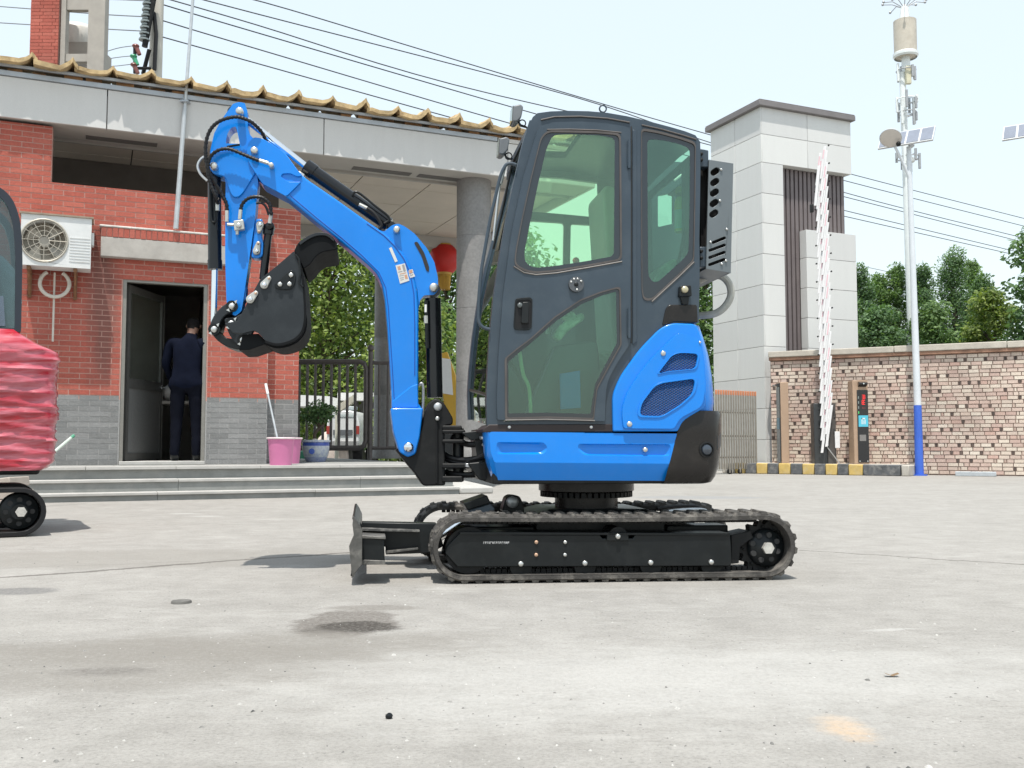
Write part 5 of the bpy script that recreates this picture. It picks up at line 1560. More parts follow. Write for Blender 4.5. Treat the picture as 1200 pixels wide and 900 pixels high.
mb = MB().grid([[Q(579.5,542,.03),Q(640,542.5,.03),Q(784.5,543.5,.03)],[Q(580,545,.034),Q(640,545.5,.034),Q(783.5,546.5,.034)],[Q(584,565,.075),Q(640,565.3,.075),Q(779,565.8,.075)],[Q(586,566,.11),Q(640,566.3,.11),Q(778,566.8,.11)]])
obj('skirt_lower', mb, M_blue, sk, fix=True, ang=25)
mb = MB()
rows_ = []
for (yt, xs_) in ((506.5,[(573.5,.032),(569,.05),(566.5,.09),(565.5,.16),(565,.30)]),(530,[(575.5,.032),(571,.05),(568,.09),(567,.16),(566.5,.30)]),(543,[(580,.034),(574,.05),(571,.09),(570,.16),(569.5,.30)]),(565,[(585,.077),(580,.095),(577.5,.13),(577,.2),(576.5,.32)])):
    rows_.append([Q(x, yt, d) for x, d in xs_])
mb.grid(rows_); obj('skirt_corner', mb, M_blue, sk, fix=True, ang=30)
pin('skirt_bolt', 756.5, 527, 3, .026, .04, M_bolt, sk, 12)
plate('sill_strip', [(566,503),(573,497.5),(719,497),(719,506),(640,506.5),(566,506.5)], .035, .3, pmat('dark_red_black', (.02,.012,.012), .5), None, bevel=.003)
for x in (597, 693): pin('sill_bolt', x, 500.5, 2, .028, .036, M_bolt, None, 10)

# ---- counterweight, rounded round the back
def wrap(rows_px, xcpx, d_n=.03, d_f=.93, n=3.0, steps=16):
    dm, hd = (d_n+d_f)/2, (d_f-d_n)/2
    out = []
    for (ys, xl, xr, tuck) in rows_px:      # ys(f): py along the path; xl start px, xr rearmost px
        row = []
        xs = QX(xl, ys(0), d_n)[0]; xcv = QX(xcpx, ys(.3), d_n)[0]; xrv = QX(xr, ys(1), .22)[0]
        path = [(xs + (xcv-xs)*k/5, d_n + tuck) for k in range(5)]
        for k in range(steps+1):
            a = -math.pi/2 + math.pi*k/steps
            ca, sa = max(0, math.cos(a)), math.sin(a)
            path.append((xcv + (xrv-xcv)*ca**(2/n), dm + (hd-tuck)*math.copysign(abs(sa)**(2/n), sa)))
        path += [(xs + (xcv-xs)*k/5, d_f - tuck) for k in range(4, -1, -1)]
        m = len(path)
        for i, (x, d) in enumerate(path):
            f = min(i, m-1-i)/ (m/2.0)
            z = QX(xl + (xr-xl)*min(1, f*1.6), ys(min(1, f*2.2)), min(max(d, d_n), .3))[2] if False else None
            row.append((x, d, f))
        out.append((row, ys))
    return out
def lofted(name, rows_px, xcpx, mat, n=3.0, d_n=.03, bevel=0):
    res = wrap(rows_px, xcpx, n=n, d_n=d_n)
    rows = []
    for row, ys in res:
        rows.append([W(x, d, QX(820, ys(min(1, f*2.6)), .12)[2]) for x, d, f in row])
    mb = MB().grid(rows)
    m = len(rows[0]); 
    b = 0
    mb.add(rows[0], [tuple(range(m))]); mb.add(rows[-1], [tuple(range(m))[::-1]])
    return obj(name, mb, mat, ex, fix=True, ang=32, bevel=bevel)
def cst(v): return lambda f: v
def lerpf(pts):
    def g(f):
        for (a, va), (b, vb) in zip(pts[:-1], pts[1:]):
            if f <= b: return va + (vb-va)*(f-a)/(b-a)
        return pts[-1][1]
    return g
top = lerpf([(0,506),(.22,495),(.36,487.5),(.55,485),(.85,482.5),(1,482)])
midt = lerpf([(0,509),(.22,499),(.36,491),(.55,488.5),(.85,487),(1,486.5)])
cwr = [(cst(566.5), 780, 829, .05), (cst(565), 779.5, 834, .02), (cst(558), 780.5, 838.5, .004), (cst(547), 783, 842.5, 0), (cst(530), 788, 845.5, 0), (lambda f: midt(f)*.35+519*.65, 791, 846.5, 0), (midt, 793, 846.5, 0), (top, 794.5, 845, .006), (lambda f: top(f)-.6, 797, 842, .03)]
cw = lofted('counterweight', cwr, 812, M_cw)
# light recess and lamp at the rear corner, set on the curved surface
from mathutils.bvhtree import BVHTree
def on_surface(o, px, py):
    bv = BVHTree.FromPolygons([WM[ex] @ v.co for v in o.data.vertices], [list(p.vertices) for p in o.data.polygons])
    for k in range(14):
        h, n_, i_, d_ = bv.ray_cast(CP, ray(px, py).normalized())
        if h is not None: break
        px -= .5
    return h, (n_ if n_.dot(ray(px, py)) < 0 else -n_)
h_, n_ = on_surface(cw, 828, 527)
lp_ = obj('tail_light', MB().lathe([(rad(10,0),-.004),(rad(9.6,0),.005),(rad(8,0),.006),(rad(7.2,0),.001),(.001,.0005)], h_, n_, 26), M_blackm, cw)
obj('lens', MB().lathe([(rad(6.4,0),.001),(rad(5.6,0),.008),(rad(3,0),.012),(.001,.013)], h_ + n_*.001, n_, 22), pmat('dark_lens', (.035,.045,.06), .1, 0, .1, 5, coat=.6), lp_)
corners = [on_surface(cw, x, y) for x, y in ((840.5,511),(845,508),(845,523),(840.5,527))]
obj('tow_opening', MB().prism([h + n*.002 for h, n in corners], -corners[0][1]*.01), pmat('dark_blue_grey_cavity', (.03,.04,.05), .4), cw)

# ---- blue engine hood (rear) and side cover
hood_r = [(cst(483), 800, 838.5, .012), (cst(470), 795, 839.5, .006), (cst(440), 770, 836.5, .006), (cst(415), 765, 831.5, .008), (cst(395), 770, 824.5, .012), (cst(383), 775, 819.5, .02), (cst(378.5), 785, 814, .05)]
hd = lofted('engine_hood', hood_r, 806, M_blue, n=3.0, d_n=.045)
cover = rnd([(718.5,505.5),(718,463),(727,441),(750,409),(774,384.5),(787,378.5),(816,379.5),(821.5,393),(827,424),(829,456),(826,478),(810,487),(800,494),(794.5,505.5)], [2,8,10,12,10,8,6,6,8,8,5,6,5,2])
v1 = rnd([(771,438),(787,417),(796,413.5),(818.5,414.5),(815,432),(783,435)], 5)
v2 = rnd([(749.5,487),(752,473),(767,453),(776,449),(815,443.5),(812,461),(798,474),(776,487.5)], 6)
sc_ = plate('side_cover', cover, .022, .06, M_blue, None, bevel=.010, segs=3)
inner = rnd([(731,502),(728.5,481),(734,462),(757,426),(793,392),(798,390),(819.5,395.5),(825,428),(826.5,456),(823.5,476),(797,490),(790,502.5)], [4,10,10,20,6,4,6,6,8,8,6,4])
cp_ = plate('cover_panel', inner, .008, .03, M_blue, sc_, holes=[v1, v2], bevel=.004)
def grow(poly, k):
    cx, cy = sum(p[0] for p in poly)/len(poly), sum(p[1] for p in poly)/len(poly)
    return [(cx + (x-cx)*k, cy + (y-cy)*k) for x, y in poly]
def frame_lip(poly, name, par, d0=-.004, d1=.02):
    return plate(name, grow(poly, 1.10), d0, d1, M_blue, par, holes=[poly], bevel=.003)
for v, nm in ((v1,'vent_rim'),(v2,'vent_rim')):
    rim = frame_lip(v, nm, cp_, .0035, .02)
M_mesh = pmat('blue_wire_mesh', (.030,.055,.14), .45, .3, .1, 20)
def clip_line(p, q, poly):
    # the part of a segment inside a polygon (even-odd crossings)
    ts = []
    n = len(poly); d = (q[0]-p[0], q[1]-p[1])
    for i in range(n):
        a, b = poly[i], poly[(i+1) % n]
        e = (b[0]-a[0], b[1]-a[1]); den = d[0]*e[1]-d[1]*e[0]
        if abs(den) < 1e-9: continue
        t = ((a[0]-p[0])*e[1]-(a[1]-p[1])*e[0])/den; u = ((a[0]-p[0])*d[1]-(a[1]-p[1])*d[0])/den
        if 0 <= u < 1: ts.append(t)
    ts.sort()
    return [((p[0]+d[0]*t0, p[1]+d[1]*t0), (p[0]+d[0]*t1, p[1]+d[1]*t1)) for t0, t1 in zip(ts[::2], ts[1::2])]
for v in (v1, v2):
    mb = MB()
    xs = [p[0] for p in v]; ys = [p[1] for p in v]
    for sgn in (1, -1):
        c0 = min(ys) - sgn*0 - 90
        while c0 < max(ys) + 90:
            x0, x1 = min(xs)-5, max(xs)+5
            mid = (x0+x1)/2
            for a, b in clip_line((x0, c0 + sgn*(x0-mid)*.62), (x1, c0 + sgn*(x1-mid)*.62), v):
                mb.tube([Q(*a, .014), Q(*b, .014)], rad(.42, 0), 4)
            c0 += 2.9
    tag(obj('wire_mesh', mb, M_mesh, cp_), kind='stuff')
    plate('vent_backing', grow(v, 1.05), .055, .058, pmat('vent_dark_blue', (.006,.012,.035), .6), cp_, bevel=0) if 'vent_dark_blue' not in bpy.data.materials else plate('vent_backing', grow(v, 1.05), .055, .058, bpy.data.materials['vent_dark_blue'], cp_, bevel=0)
rod('inner_hose', (768,486), (771,458), 3.4, .040, M_white, cp_)
plate('inner_tank', rnd([(764,452),(790,448),(796,455),(775,460)], 3), .030, .05, M_white, cp_, bevel=.004)
pin('cover_lock', 777.5, 414, 3.2, .004, .014, M_bolt, cp_, 12); pin('cover_lock', 738, 497, 3.4, .004, .014, M_bolt, cp_, 12)
pin('cover_screw', 820.5, 401, 1.5, .004, .014, M_bolt, cp_, 8)

# ---- cab
outer = [(624.5,137),(630,132.5),(645,130.5),(665,129.8),(690,130.3),(712,132.2),(735,136.2),(760,142.0),(785,148.6),(803,153.8),(815,158.5),(820.5,166),(821,180),(820.5,230),(819.5,280),(820,310),(819,378),(788,379),(773,385),(750,409),(727,441),(718,463),(717.5,503.5),(571,498.5),(570,470),(571,440),(573.5,395),(578,350),(584.5,305),(592,262),(601,218),(611,178),(619.5,147)]
up_o = rnd([(642,152.5),(668,152.8),(700,153.6),(727.5,156),(728,180),(729,305),(690,312),(650,318.5),(626,320.5),(613,317.5),(602.5,310.5),(604,295),(611,258),(622,208),(634,160)], 6)
up_g = rnd([(648,158),(670,157.3),(700,158.3),(720.5,161.5),(720.3,200),(719.5,300),(690,305.5),(655,311),(627,314),(616,309),(614.2,297),(621,262),(630,218),(640,175)], 6)
lo_o = rnd([(591.5,420),(606,408),(621,397),(650,371),(680,351),(704,341.5),(724,336),(727.5,337.5),(728.5,404),(715,428),(700,456),(697,480),(696,492),(640,490),(592,491.5)], 2.5)
lo_g = rnd([(595.5,424),(622,402),(652,376),(682,356),(705,346.5),(722,341.5),(723,402),(697.5,450),(693,478),(692,485),(640,483.5),(596,484.5)], 2)
re_o = rnd([(751.5,150),(770,153),(795,159.5),(815.5,166.5),(815,230),(813.5,306),(795,324),(764,352.5),(754,352),(752,340),(751.5,250)], 5)
re_g = rnd([(758.5,163),(775,163.8),(795,168),(808.5,173.5),(808.3,235),(807,297),(795,309),(771,330.5),(764,330),(759.5,322),(759,250)], 6)
door_out = rnd([(631,149,6),(648,143.2),(680,142.3),(710,144.3),(733,148),(739,152,4),(739.3,250),(739,402,6),(722,427,14),(711,449,14),(709.5,470),(709,493.5,2),(640,491.5+1),(583,492,2),(582,470),(584,420),(589,350),(599,275),(613,208)], 0)
cab = plate('cab_frame', outer, .040, .085, M_slate, None, holes=[grow(up_o,1.05), grow(lo_o,1.03), re_o], bevel=.010, segs=3)
dr = plate('cab_door', door_out, .022, .045, M_slate, cab, holes=[up_o, lo_o], bevel=.006)
M_sealb = M_seal
def window(hole, glass, d, gm, par, thick=.012):
    s = plate('window_seal', hole, d-.004, d+thick, M_sealb, par, holes=[grow(hole, .972)], bevel=.002)
    b = plate('glass_border', grow(hole, .974), d+.002, d+.005, M_frit, par, holes=[glass], bevel=0)
    g = plate('window_pane', glass, d+.0025, d+.0045, gm, par, bevel=0)
window(up_o, up_g, .022, M_glass_up, dr); window(lo_o, lo_g, .022, M_glass_low, dr); window(re_o, re_g, .040, M_glass_rear, cab)
# raised ridge under the upper window and lines on the door
def strip(name, pts, r, d, mat, par): return obj(name, MB().tube([Q(x, y, d) for x, y in pts], rad(r, 0), 6), mat, par)
M_hl = pmat('worn_seal_edge', (.13,.118,.108), .5, 0, .2, 15)
strip('seal_bead', [(602,312),(614,319.5),(628,322),(652,320),(690,313.5),(729,306.5)], .9, .020, M_hl, dr)
strip('seal_bead', [(592,492.5),(640,491.5),(697,493)], .9, .020, M_hl, dr)
strip('seal_bead', [(764,353.5),(795,325),(813.5,307)], 1.0, .038, M_hl, cab)
strip('seal_bead', [(641,152),(668,151.6),(700,152.6),(728,155.5)], .9, .020, M_seal, dr)
strip('rain_gutter', [(634,140.5),(650,137),(680,136.5),(712,138.8),(738,143.5)], 1.0, .036, M_seal, cab)
strip('rain_gutter', [(752,146.5),(775,151.5),(800,158.5),(816,163.5)], 1.0, .036, M_seal, cab)
# door furniture
hk = rnd([(604.5,351),(621,349.5),(623.5,352),(622.5,384),(618,386),(604,385.5),(602.5,382)], 3)
plate('handle_rim', grow(hk, 1.06), .016, .024, M_black, dr, holes=[grow(hk,.93)], bevel=.002)
plate('handle_pocket', hk, .0195, .0218, M_rub, dr, bevel=0)
h_ = plate('door_handle', rnd([(612,354),(620,353.5),(619.5,379),(611,379)], 2), .008, .020, M_black, dr, bevel=.003)
pin('lock_button', 609.5, 357.5, 3.0, .008, .020, pmat('grey_button', (.11,.125,.125), .3), dr, 14)
kn = pin('round_vent_knob', 675.5, 333, 9.2, .008, .024, pmat('grey_knob_disc', (.085,.092,.10), .4, .2, .2, 30), dr, 28, dome=False)
for dx, dy in ((-6,-2.8),(5.6,-3.6),(.8,6.2),(-2.7,-6),(1.6,-6.3)): pin('knob_screw', 675.5+dx, 333+dy, 1.3, .0055, .012, M_bolt, kn, 8)
pin('knob_centre', 675.5, 333, 2.6, .003, .012, M_black, kn, 12)
for y0, y1 in ((166,195),(363,394)):
    h_ = plate('hinge', rnd([(735.5,y0),(739.5,y0),(739.5,y1),(735.5,y1)], 1), .010, .035, M_slate, cab, bevel=.002)
    rod('hinge_pin', (737.5,y0-2), (737.5,y1+2), 1.7, .010, M_slate, cab)
plate('door_gap', [(739.2,148),(740.6,148),(740.6,402),(739.2,402)], .0385, .041, M_dark, cab, bevel=0)
plate('pillar_trim', [(741.5,152),(746,152.5),(746.5,400),(741.5,404)], .034, .042, M_slate, cab, bevel=.002)
# roof
zoff = .012
roof_top = [(626,135),(645,131),(665,130),(690,130.5),(712,132.4),(735,136.4),(760,142.2),(785,148.8),(803,154),(816,159.5)]
rt = [QX(x, y, .045) for x, y in roof_top]
def roof_z(x):
    for (xa, _, za), (xb, _, zb) in zip(rt[:-1], rt[1:]):
        if x <= xb: return za + (zb-za)*(x-xa)/(xb-xa)
    return rt[-1][2]
mb = MB()
zh_ = QX(660, 131, .045)[2] - .02
hcs = [loc(on_z(px, py, zh_)) for px, py in ((641,158),(682,157),(661,185),(634,184))]
hx0, hx1 = min(h[0] for h in hcs[:]) , max(h[0] for h in hcs)
hd0, hd1 = max(.12, min(h[1] for h in hcs)), min(.80, max(h[1] for h in hcs))
print('hatch', [tuple(round(c,3) for c in h) for h in hcs], rt[0][0], rt[-1][0])
xs_ = [r[0] for r in rt]; xs_ = sorted(set(xs_ + [hx0, hx1])); ds_ = sorted([.05,.09,hd0,(hd0+hd1)/2,hd1,.88,.92])
def rz_(x, d): return roof_z(x) - .003 - (.02 if d in (.05,.92) else 0) + (.012 if .2 < d < .75 else 0)
quad = []
idx = {}
vs = []
for k, th in ((0, 0), (1, -.035)):
    for i, x in enumerate(xs_):
        for j, d in enumerate(ds_): idx[(k,i,j)] = len(vs); vs.append(W(x, d, rz_(x, d) + th))
fs = []
for i in range(len(xs_)-1):
    for j in range(len(ds_)-1):
        xm, dm = (xs_[i]+xs_[i+1])/2, (ds_[j]+ds_[j+1])/2
        if hx0 < xm < hx1 and hd0 < dm < hd1: continue
        fs.append((idx[(0,i,j)],idx[(0,i+1,j)],idx[(0,i+1,j+1)],idx[(0,i,j+1)]))
        fs.append((idx[(1,i,j)],idx[(1,i,j+1)],idx[(1,i+1,j+1)],idx[(1,i+1,j)]))
for i in range(len(xs_)-1):
    for j, s in ((0,1),(len(ds_)-1,-1)):
        q = (idx[(0,i,j)],idx[(1,i,j)],idx[(1,i+1,j)],idx[(0,i+1,j)]); fs.append(q if s > 0 else q[::-1])
for j in range(len(ds_)-1):
    for i in (0, len(xs_)-1): fs.append((idx[(0,i,j)],idx[(0,i,j+1)],idx[(1,i,j+1)],idx[(1,i,j)]))
rf_ = obj('cab_roof', MB().add(vs, fs), M_slate, ex, fix=True, ang=30)
hat = MB(); z_h = min(roof_z(hx0), roof_z(hx1)) + .006
hat.add([W(x, d, roof_z(x)+zz) for zz in (.004,.016) for x, d in ((hx0-.01,hd0-.01),(hx1+.01,hd0-.01),(hx1+.01,hd1+.01),(hx0-.01,hd1+.01))], BOXF)
M_hatch = glass_mat('hatch_glass', (.97,1.0,.90), .12)
obj('roof_hatch', hat, M_hatch, rf_)
eye = Q(706.5, 127.5, .40)
obj('lifting_eye', MB().tube([Q(706.5+4*math.cos(t), 127.5+4*math.sin(t), .30) for t in [2*math.pi*k/18 for k in range(18)]], rad(1.0,.3), 6, closed=True), M_slate, rf_)
# far side of the cab
def shiftp(p, k): return p
far_o = [(609,190),(615,180),(640,175),(700,178),(760,186),(800,196),(806,240),(803,330),(803,480),(560,480),(549,462),(552,420),(560,370),(572,310),(586,255),(598,215)]
FD = .88
fo = [(604,196),(640,180),(800,190),(806,215),(804,490),(556,490),(551,450),(556,395),(567,330),(582,270),(593,232)]
w_up = [(621,206),(660,208.5),(701,214),(703,255),(661,251),(619,247.5),(616,247),(617,225)]
w_la = rnd([(614,258),(661.5,261),(660.5,318),(600,318),(603,290)], 4)
w_lb = rnd([(669,262),(702,264),(702,318),(668,318)], 4)
w_re = rnd([(771,229),(789,225.5),(789,262),(771,266)], 2)
w_lo = rnd([(580,400),(640,380),(700,380),(690,470),(585,470)], 8)
farp = plate('far_side_frame', fo, FD, FD+.03, M_slate, None, holes=[w_up, w_la, w_lb, w_re], bevel=.004)
for w_ in (w_up, w_la, w_lb, w_re): plate('far_pane', grow(w_,1.03), FD+.012, FD+.015, M_glass_wind, farp, bevel=0)
strip('roof_wire', [(700,200),(702,320)], .8, FD-.02, M_slate, farp)
# windscreen and far pillar
nc = [(621.5,142),(612,172),(602,216),(593,258),(585.5,302),(579,348),(574.5,394),(572,440),(571,470),(572,498)]
fc = [(604,196),(599,212),(590,246),(581,278),(571,316),(563,352),(556.5,396),(552.5,436),(551,462),(552,492)]
zsn = [loc(Q(x, y, .05)) for x, y in nc]; zsf = [loc(Q(x, y, FD)) for x, y in fc]
rows_ = []
for a, b in zip(zsn, zsf):
    row = []
    for k in range(7):
        f = k/6; bulge = -.045*math.sin(math.pi*f)*0 
        row.append(W(a[0] + (b[0]-a[0])*f + bulge, a[1] + (b[1]-a[1])*f, a[2] + (b[2]-a[2])*f))
    rows_.append(row)
ws = obj('windscreen', MB().grid(rows_), M_glass_wind, ex, fix=True, ang=60)
obj('far_pillar', MB().tube([Q(x, y, FD) for x, y in fc], rad(4.2,.8), 8), M_slate, ws)
obj('near_pillar_edge', MB().tube([Q(x+1.5, y, .055) for x, y in nc], rad(2.8,0), 8), M_slate, ws)
obj('screen_bar', MB().tube([Q(571.5,463,.06), Q(551,457,FD)], rad(2.2,.4), 6), M_black, ws)
# back wall, floor and inside
xb_ = QX(812, 300, .06)[0]
bl('cab_back_wall', xb_-.005, xb_+.015, .09, .20, zf1, QX(812,165,.06)[2]-.06, M_slate)
bl('cab_back_wall', xb_-.005, xb_+.015, .72, .87, zf1, QX(812,165,.06)[2]-.06, M_slate)
bl('cab_back_rail', xb_-.005, xb_+.015, .201, .719, QX(812,190,.06)[2], QX(812,165,.06)[2]-.06, M_slate)
bl('cab_back_panel', xb_-.005, xb_+.015, .201, .719, zf1, QX(812,330,.06)[2], M_slate)
bl('cab_floor', QX(575,480,.06)[0], xb_, .09, .87, zf1, zf1+.02, M_blackm)
M_plw = pmat('plastic_wrapped_seat', (.40,.46,.38), .3, 0, .6, 14, bump=.8, bs=25, coat=.4)
st_ = thing('seat_', None, None); bpy.data.objects.remove(st_)
M_plw2 = pmat('highlit_green_wrap', (.62,.72,.52), .3, 0, .5, 20, bump=.8, bs=30)  # pale colour puts the highlights of the plastic wrap into the material
seat = plate('seat', rnd([(655,432),(660,418),(720,412),(735,420),(735,440),(660,446)], 6), .30, .66, M_plw, None, bevel=.03, segs=3)
plate('backrest', rnd([(718,415),(712,320),(706,225),(709,217),(720,217),(726,224),(742,330),(742,420)], 7), .32, .64, pmat('pale_backrest_cover', (.26,.33,.29), .45, 0, .1, 6), seat, bevel=.03, segs=3)
plate('seat_base', [(665,446),(730,442),(730,500),(668,500)], .34, .62, M_blackm, seat, bevel=.01)
plate('lit_seat_wrap', rnd([(648,394),(655,382),(668,372),(684,366),(686,374),(668,386),(656,400)], 4), .065, .12, M_plw2, seat, bevel=.012)  # bright piece of seat wrap near the glass, highlights in its colour
plate('wrap_fold', rnd([(656,370),(664,362),(674,366),(678,374),(668,376),(660,374)], 3), .062, .10, M_plw2, seat, bevel=.008)
lv = obj('control_lever', MB().tube(spline([Q(642,392,.22), Q(645,372,.22), Q(650,358,.22)], 4), rad(3,.2), 8).ball(Q(652,352,.22), rad(7,.2), 8, sz=1.5), M_plw, ex)
obj('travel_lever', MB().tube(spline([Q(622,486,.09), Q(620,455,.09), Q(613,438,.09), Q(609,412,.09)], 5), rad(2.2,.1), 8), pmat('yellow_green_lever', (.55,.72,.40), .4), ex)
obj('travel_lever', MB().tube(spline([Q(596,424,.075), Q(604,434,.075), Q(611,448,.075), Q(615,462,.075)], 5), rad(2.6,.3), 8), M_rub, ex)
plate('side_console', rnd([(610,500),(650,405),(700,398),(712,500)], 8), .22, .30, M_slate, None, bevel=.02)
plate('blue_inner_panel', [(656,438),(680,434),(681,478),(657,480)], .075, .09, M_blue, None, bevel=.004)
mb = MB().cyl(Q(706,303,.5), Q(709,275,.5), rad(6,.5), rad(9,.5), 12).ball(Q(710,271,.5), rad(8,.5), 8)
obj('lever_boot', mb, M_rub, ex)
obj('beacon', MB().ball(Q(675,305.5,.75), rad(4.2,.7), 8), pmat('red_beacon', (.5,.08,.05), .4), ex)
# fire extinguisher hanging inside at the back
q0, q1 = Q(797,272,.22), Q(797,231,.22)
fe = obj('bottle_holder', MB().lathe([(.001,0),(rad(6.5,.22),.0),(rad(6.5,.22),(q1.z-q0.z)*.86),(rad(4,.22),(q1.z-q0.z)),(.001,(q1.z-q0.z))], q0, n=18), pmat('yellow_bottle', (.80,.72,.30), .4), ex)
obj('bottle_label', MB().lathe([(rad(6.7,.22),(q1.z-q0.z)*.08),(rad(6.7,.22),(q1.z-q0.z)*.62)], q0, n=18), pmat('pale_blue_label', (.6,.8,.8), .5), fe)
obj('bottle_cap', MB().ball(Q(798,224,.22), rad(7.5,.22), 8, sz=.8), pmat('dull_yellow_cap', (.42,.33,.10), .5), fe)
rod('grab_bar', (790,212), (810,196), 1.5, .5, M_white)
plate('wrapped_bundle', rnd([(764,332),(775,312),(790,302),(800,306),(790,330),(775,345)], 6), .20, .40, M_plw, None, bevel=.02)
rod('wiper_rod', (788,340), (805,262), 2.2, .16, M_rub)

# ---- vent guard box behind the cab
gb = [(831,187),(859.5,191.5),(856.5,320),(827.5,315)]
holes = []
for k in range(5):
    cx, cy = 838 - k*.35, 201 + k*12.3
    dx_, dy_ = .80, -.60
    hp_ = []
    for t in range(6): an = math.pi/2 + math.pi*t/5; hp_.append((cx - dx_*2.3 + 3.7*(dx_*math.cos(an) - dy_*math.sin(an)), cy - dy_*2.3 + 3.7*(dy_*math.cos(an) + dx_*math.sin(an))))
    for t in range(6): an = -math.pi/2 + math.pi*t/5; hp_.append((cx + dx_*2.3 + 3.7*(dx_*math.cos(an) - dy_*math.sin(an)), cy + dy_*2.3 + 3.7*(dy_*math.cos(an) + dx_*math.sin(an))))
    holes.append(hp_)
for k in range(4):
    x0, y0 = 832.2 - k*.2, 285.0 + k*8.4
    a, b = Vector((x0+1.2*(k == 0)*3, y0 - (k==0)*.8)), Vector((x0 + 17, y0 - 6.2)); dv_ = (b-a).normalized(); nv = Vector((-dv_.y, dv_.x))*1.75
    hp_ = []
    for t in range(6): an = math.pi/2 + math.pi*t/5; hp_.append(tuple(a + dv_*math.cos(an)*1.75 + nv*math.sin(an)))
    for t in range(6): an = -math.pi/2 + math.pi*t/5; hp_.append(tuple(b + dv_*math.cos(an)*1.75 + nv*math.sin(an)))
    holes.append(hp_)
M_vg = pmat('grey_guard_paint', (.135,.155,.165), .4, .2, .08, 4)
vg = plate('vent_guard', gb, .055, .065, M_vg, None, holes=holes, bevel=.001)
bxv = [Q(x, y, .066) for x, y in gb]
mb = MB().prism([bxv[1], bxv[1] - e1*.008, bxv[2] - e1*.008, bxv[2]], e2*.62)
obj('guard_side', mb, M_vg, vg, bevel=.002)
obj('guard_floor', MB().prism([bxv[3], bxv[2] - e1*.009, bxv[2] - e1*.009 + Vector((0,0,.008)), bxv[3] + Vector((0,0,.008))], e2*.62), M_vg, vg)
obj('guard_top', MB().prism([bxv[0], bxv[1] - e1*.009, bxv[1] - e1*.009 - Vector((0,0,.008)), bxv[0] - Vector((0,0,.008))], e2*.62), M_vg, vg)
plate('cooler_core', [(832,190),(856,193),(853,317),(829,313)], .12, .30, M_dark, vg, bevel=0)
for x, y in ((845.5,198.5),(844,235),(852,268.5),(833,283.5),(851,305.5),(846,309)): pin('guard_bolt', x, y, 1.5, .048, .056, M_bolt, vg, 8)
plate('cooler_pipe', [(831,277),(846,271),(847,273),(832,280)], .068, .075, M_steel, vg, bevel=0)
plate('guard_bracket', [(820.5,174),(830.5,176),(830.5,196),(820.5,195)], .07, .13, M_slate, vg, bevel=.004)
plate('guard_bracket', [(820,289),(828,289),(828,313),(820,313)], .07, .13, M_slate, vg, bevel=.004)
plate('gap_plate', [(821,195),(830,197),(828,289),(820.5,289)], .16, .2, M_blackm, vg, bevel=.003)
for y in (180, 187, 294, 302): pin('bracket_bolt', 822.5, y, 2.0, .055, .07, M_blackm, vg, 8)
ho = [Q(819,329,.30), Q(832,323,.28), Q(846,324,.26), Q(855,334,.25), Q(856,348,.25), Q(848,361,.26), Q(836,368,.28), Q(819,370,.32)]
obj('return_hose', MB().tube(spline(ho, 6), rad(4.6,.28), 10), pmat('grey_corrugated_hose', (.40,.40,.36), .6, 0, .1, 30, bump=.3, bs=90), ex)
lb = plate('side_lamp', rnd([(797,335),(810,334),(811,347),(796,347.5)], 2), .015, .042, M_black, cab, bevel=.003)
pin('lamp_knob', 803, 339, 4.2, .005, .018, pmat('brass_knob', (.52,.47,.32), .35, .5), lb, 16)
plate('latch_strip', rnd([(797,347),(808,347),(807,357),(800,357)], 2), .024, .042, M_black, cab, bevel=.003)
plate('dark_side_panel', rnd([(776,382),(780,362),(784,357),(817,357),(818,378),(790,377)], 3), .034, .041, M_cw, cab, bevel=.003)  # dark panel beneath the side lamp
# work lights, hand rail, wiper bits
def work_light(px, py, d, par):
    w = plate('work_light', rnd([(px-6,py+9.5),(px-5,py-9),(px+3,py-11),(px+6.5,py-8),(px+4,py+5),(px-1,py+10)], 2), d, d+.09, pmat('grey_lamp_body', (.14,.15,.16), .45), par, bevel=.006) if 'grey_lamp_body' not in bpy.data.materials else plate('work_light', rnd([(px-6,py+9.5),(px-5,py-9),(px+3,py-11),(px+6.5,py-8),(px+4,py+5),(px-1,py+10)], 2), d, d+.09, bpy.data.materials['grey_lamp_body'], par, bevel=.006)
    plate('lamp_glass', [(px-7.2,py+9.3),(px-6.2,py-8.5),(px-5,py-8.8),(px-6,py+9.3)], d+.008, d+.082, M_glass_grey, w, bevel=0)
    obj('lamp_bracket', MB().tube([Q(px,py+9,d+.04), Q(px+3,py+14,d+.04), Q(px+9,py+16,d+.04), Q(px+13,py+20,d+.04)], rad(1.2,d), 6).tube([Q(px+5+4*math.cos(t), py+12+4*math.sin(t), d+.03) for t in [2*math.pi*k/14 for k in range(14)]], rad(.8,d), 5, closed=True), M_black, w)
work_light(607, 132.5, .12, cab); work_light(591, 171, .70, cab)
hr = [(605,193.5),(600,191.8),(594,192.5),(590,198),(586,208),(580,233),(574.5,257),(569,288),(564,318),(561.5,345),(560.5,370),(562,379),(567,384),(574,386)]
obj('hand_rail', MB().tube(spline([Q(x, y, .03) for x, y in hr], 4), rad(2.1,0), 10), M_slate, cab)
rod('wiper_arm', (585.5,216), (578,282), 1.5, .45, M_steel, ws); rod('wiper_arm', (591,195), (586,216), 2.5, .45, M_steel, ws)
obj('screen_strut', MB().tube([Q(612,168,.3), Q(600,192,.35), Q(588,250,.40), Q(578,292,.42)], rad(1.5,.3), 6), M_black, ws)
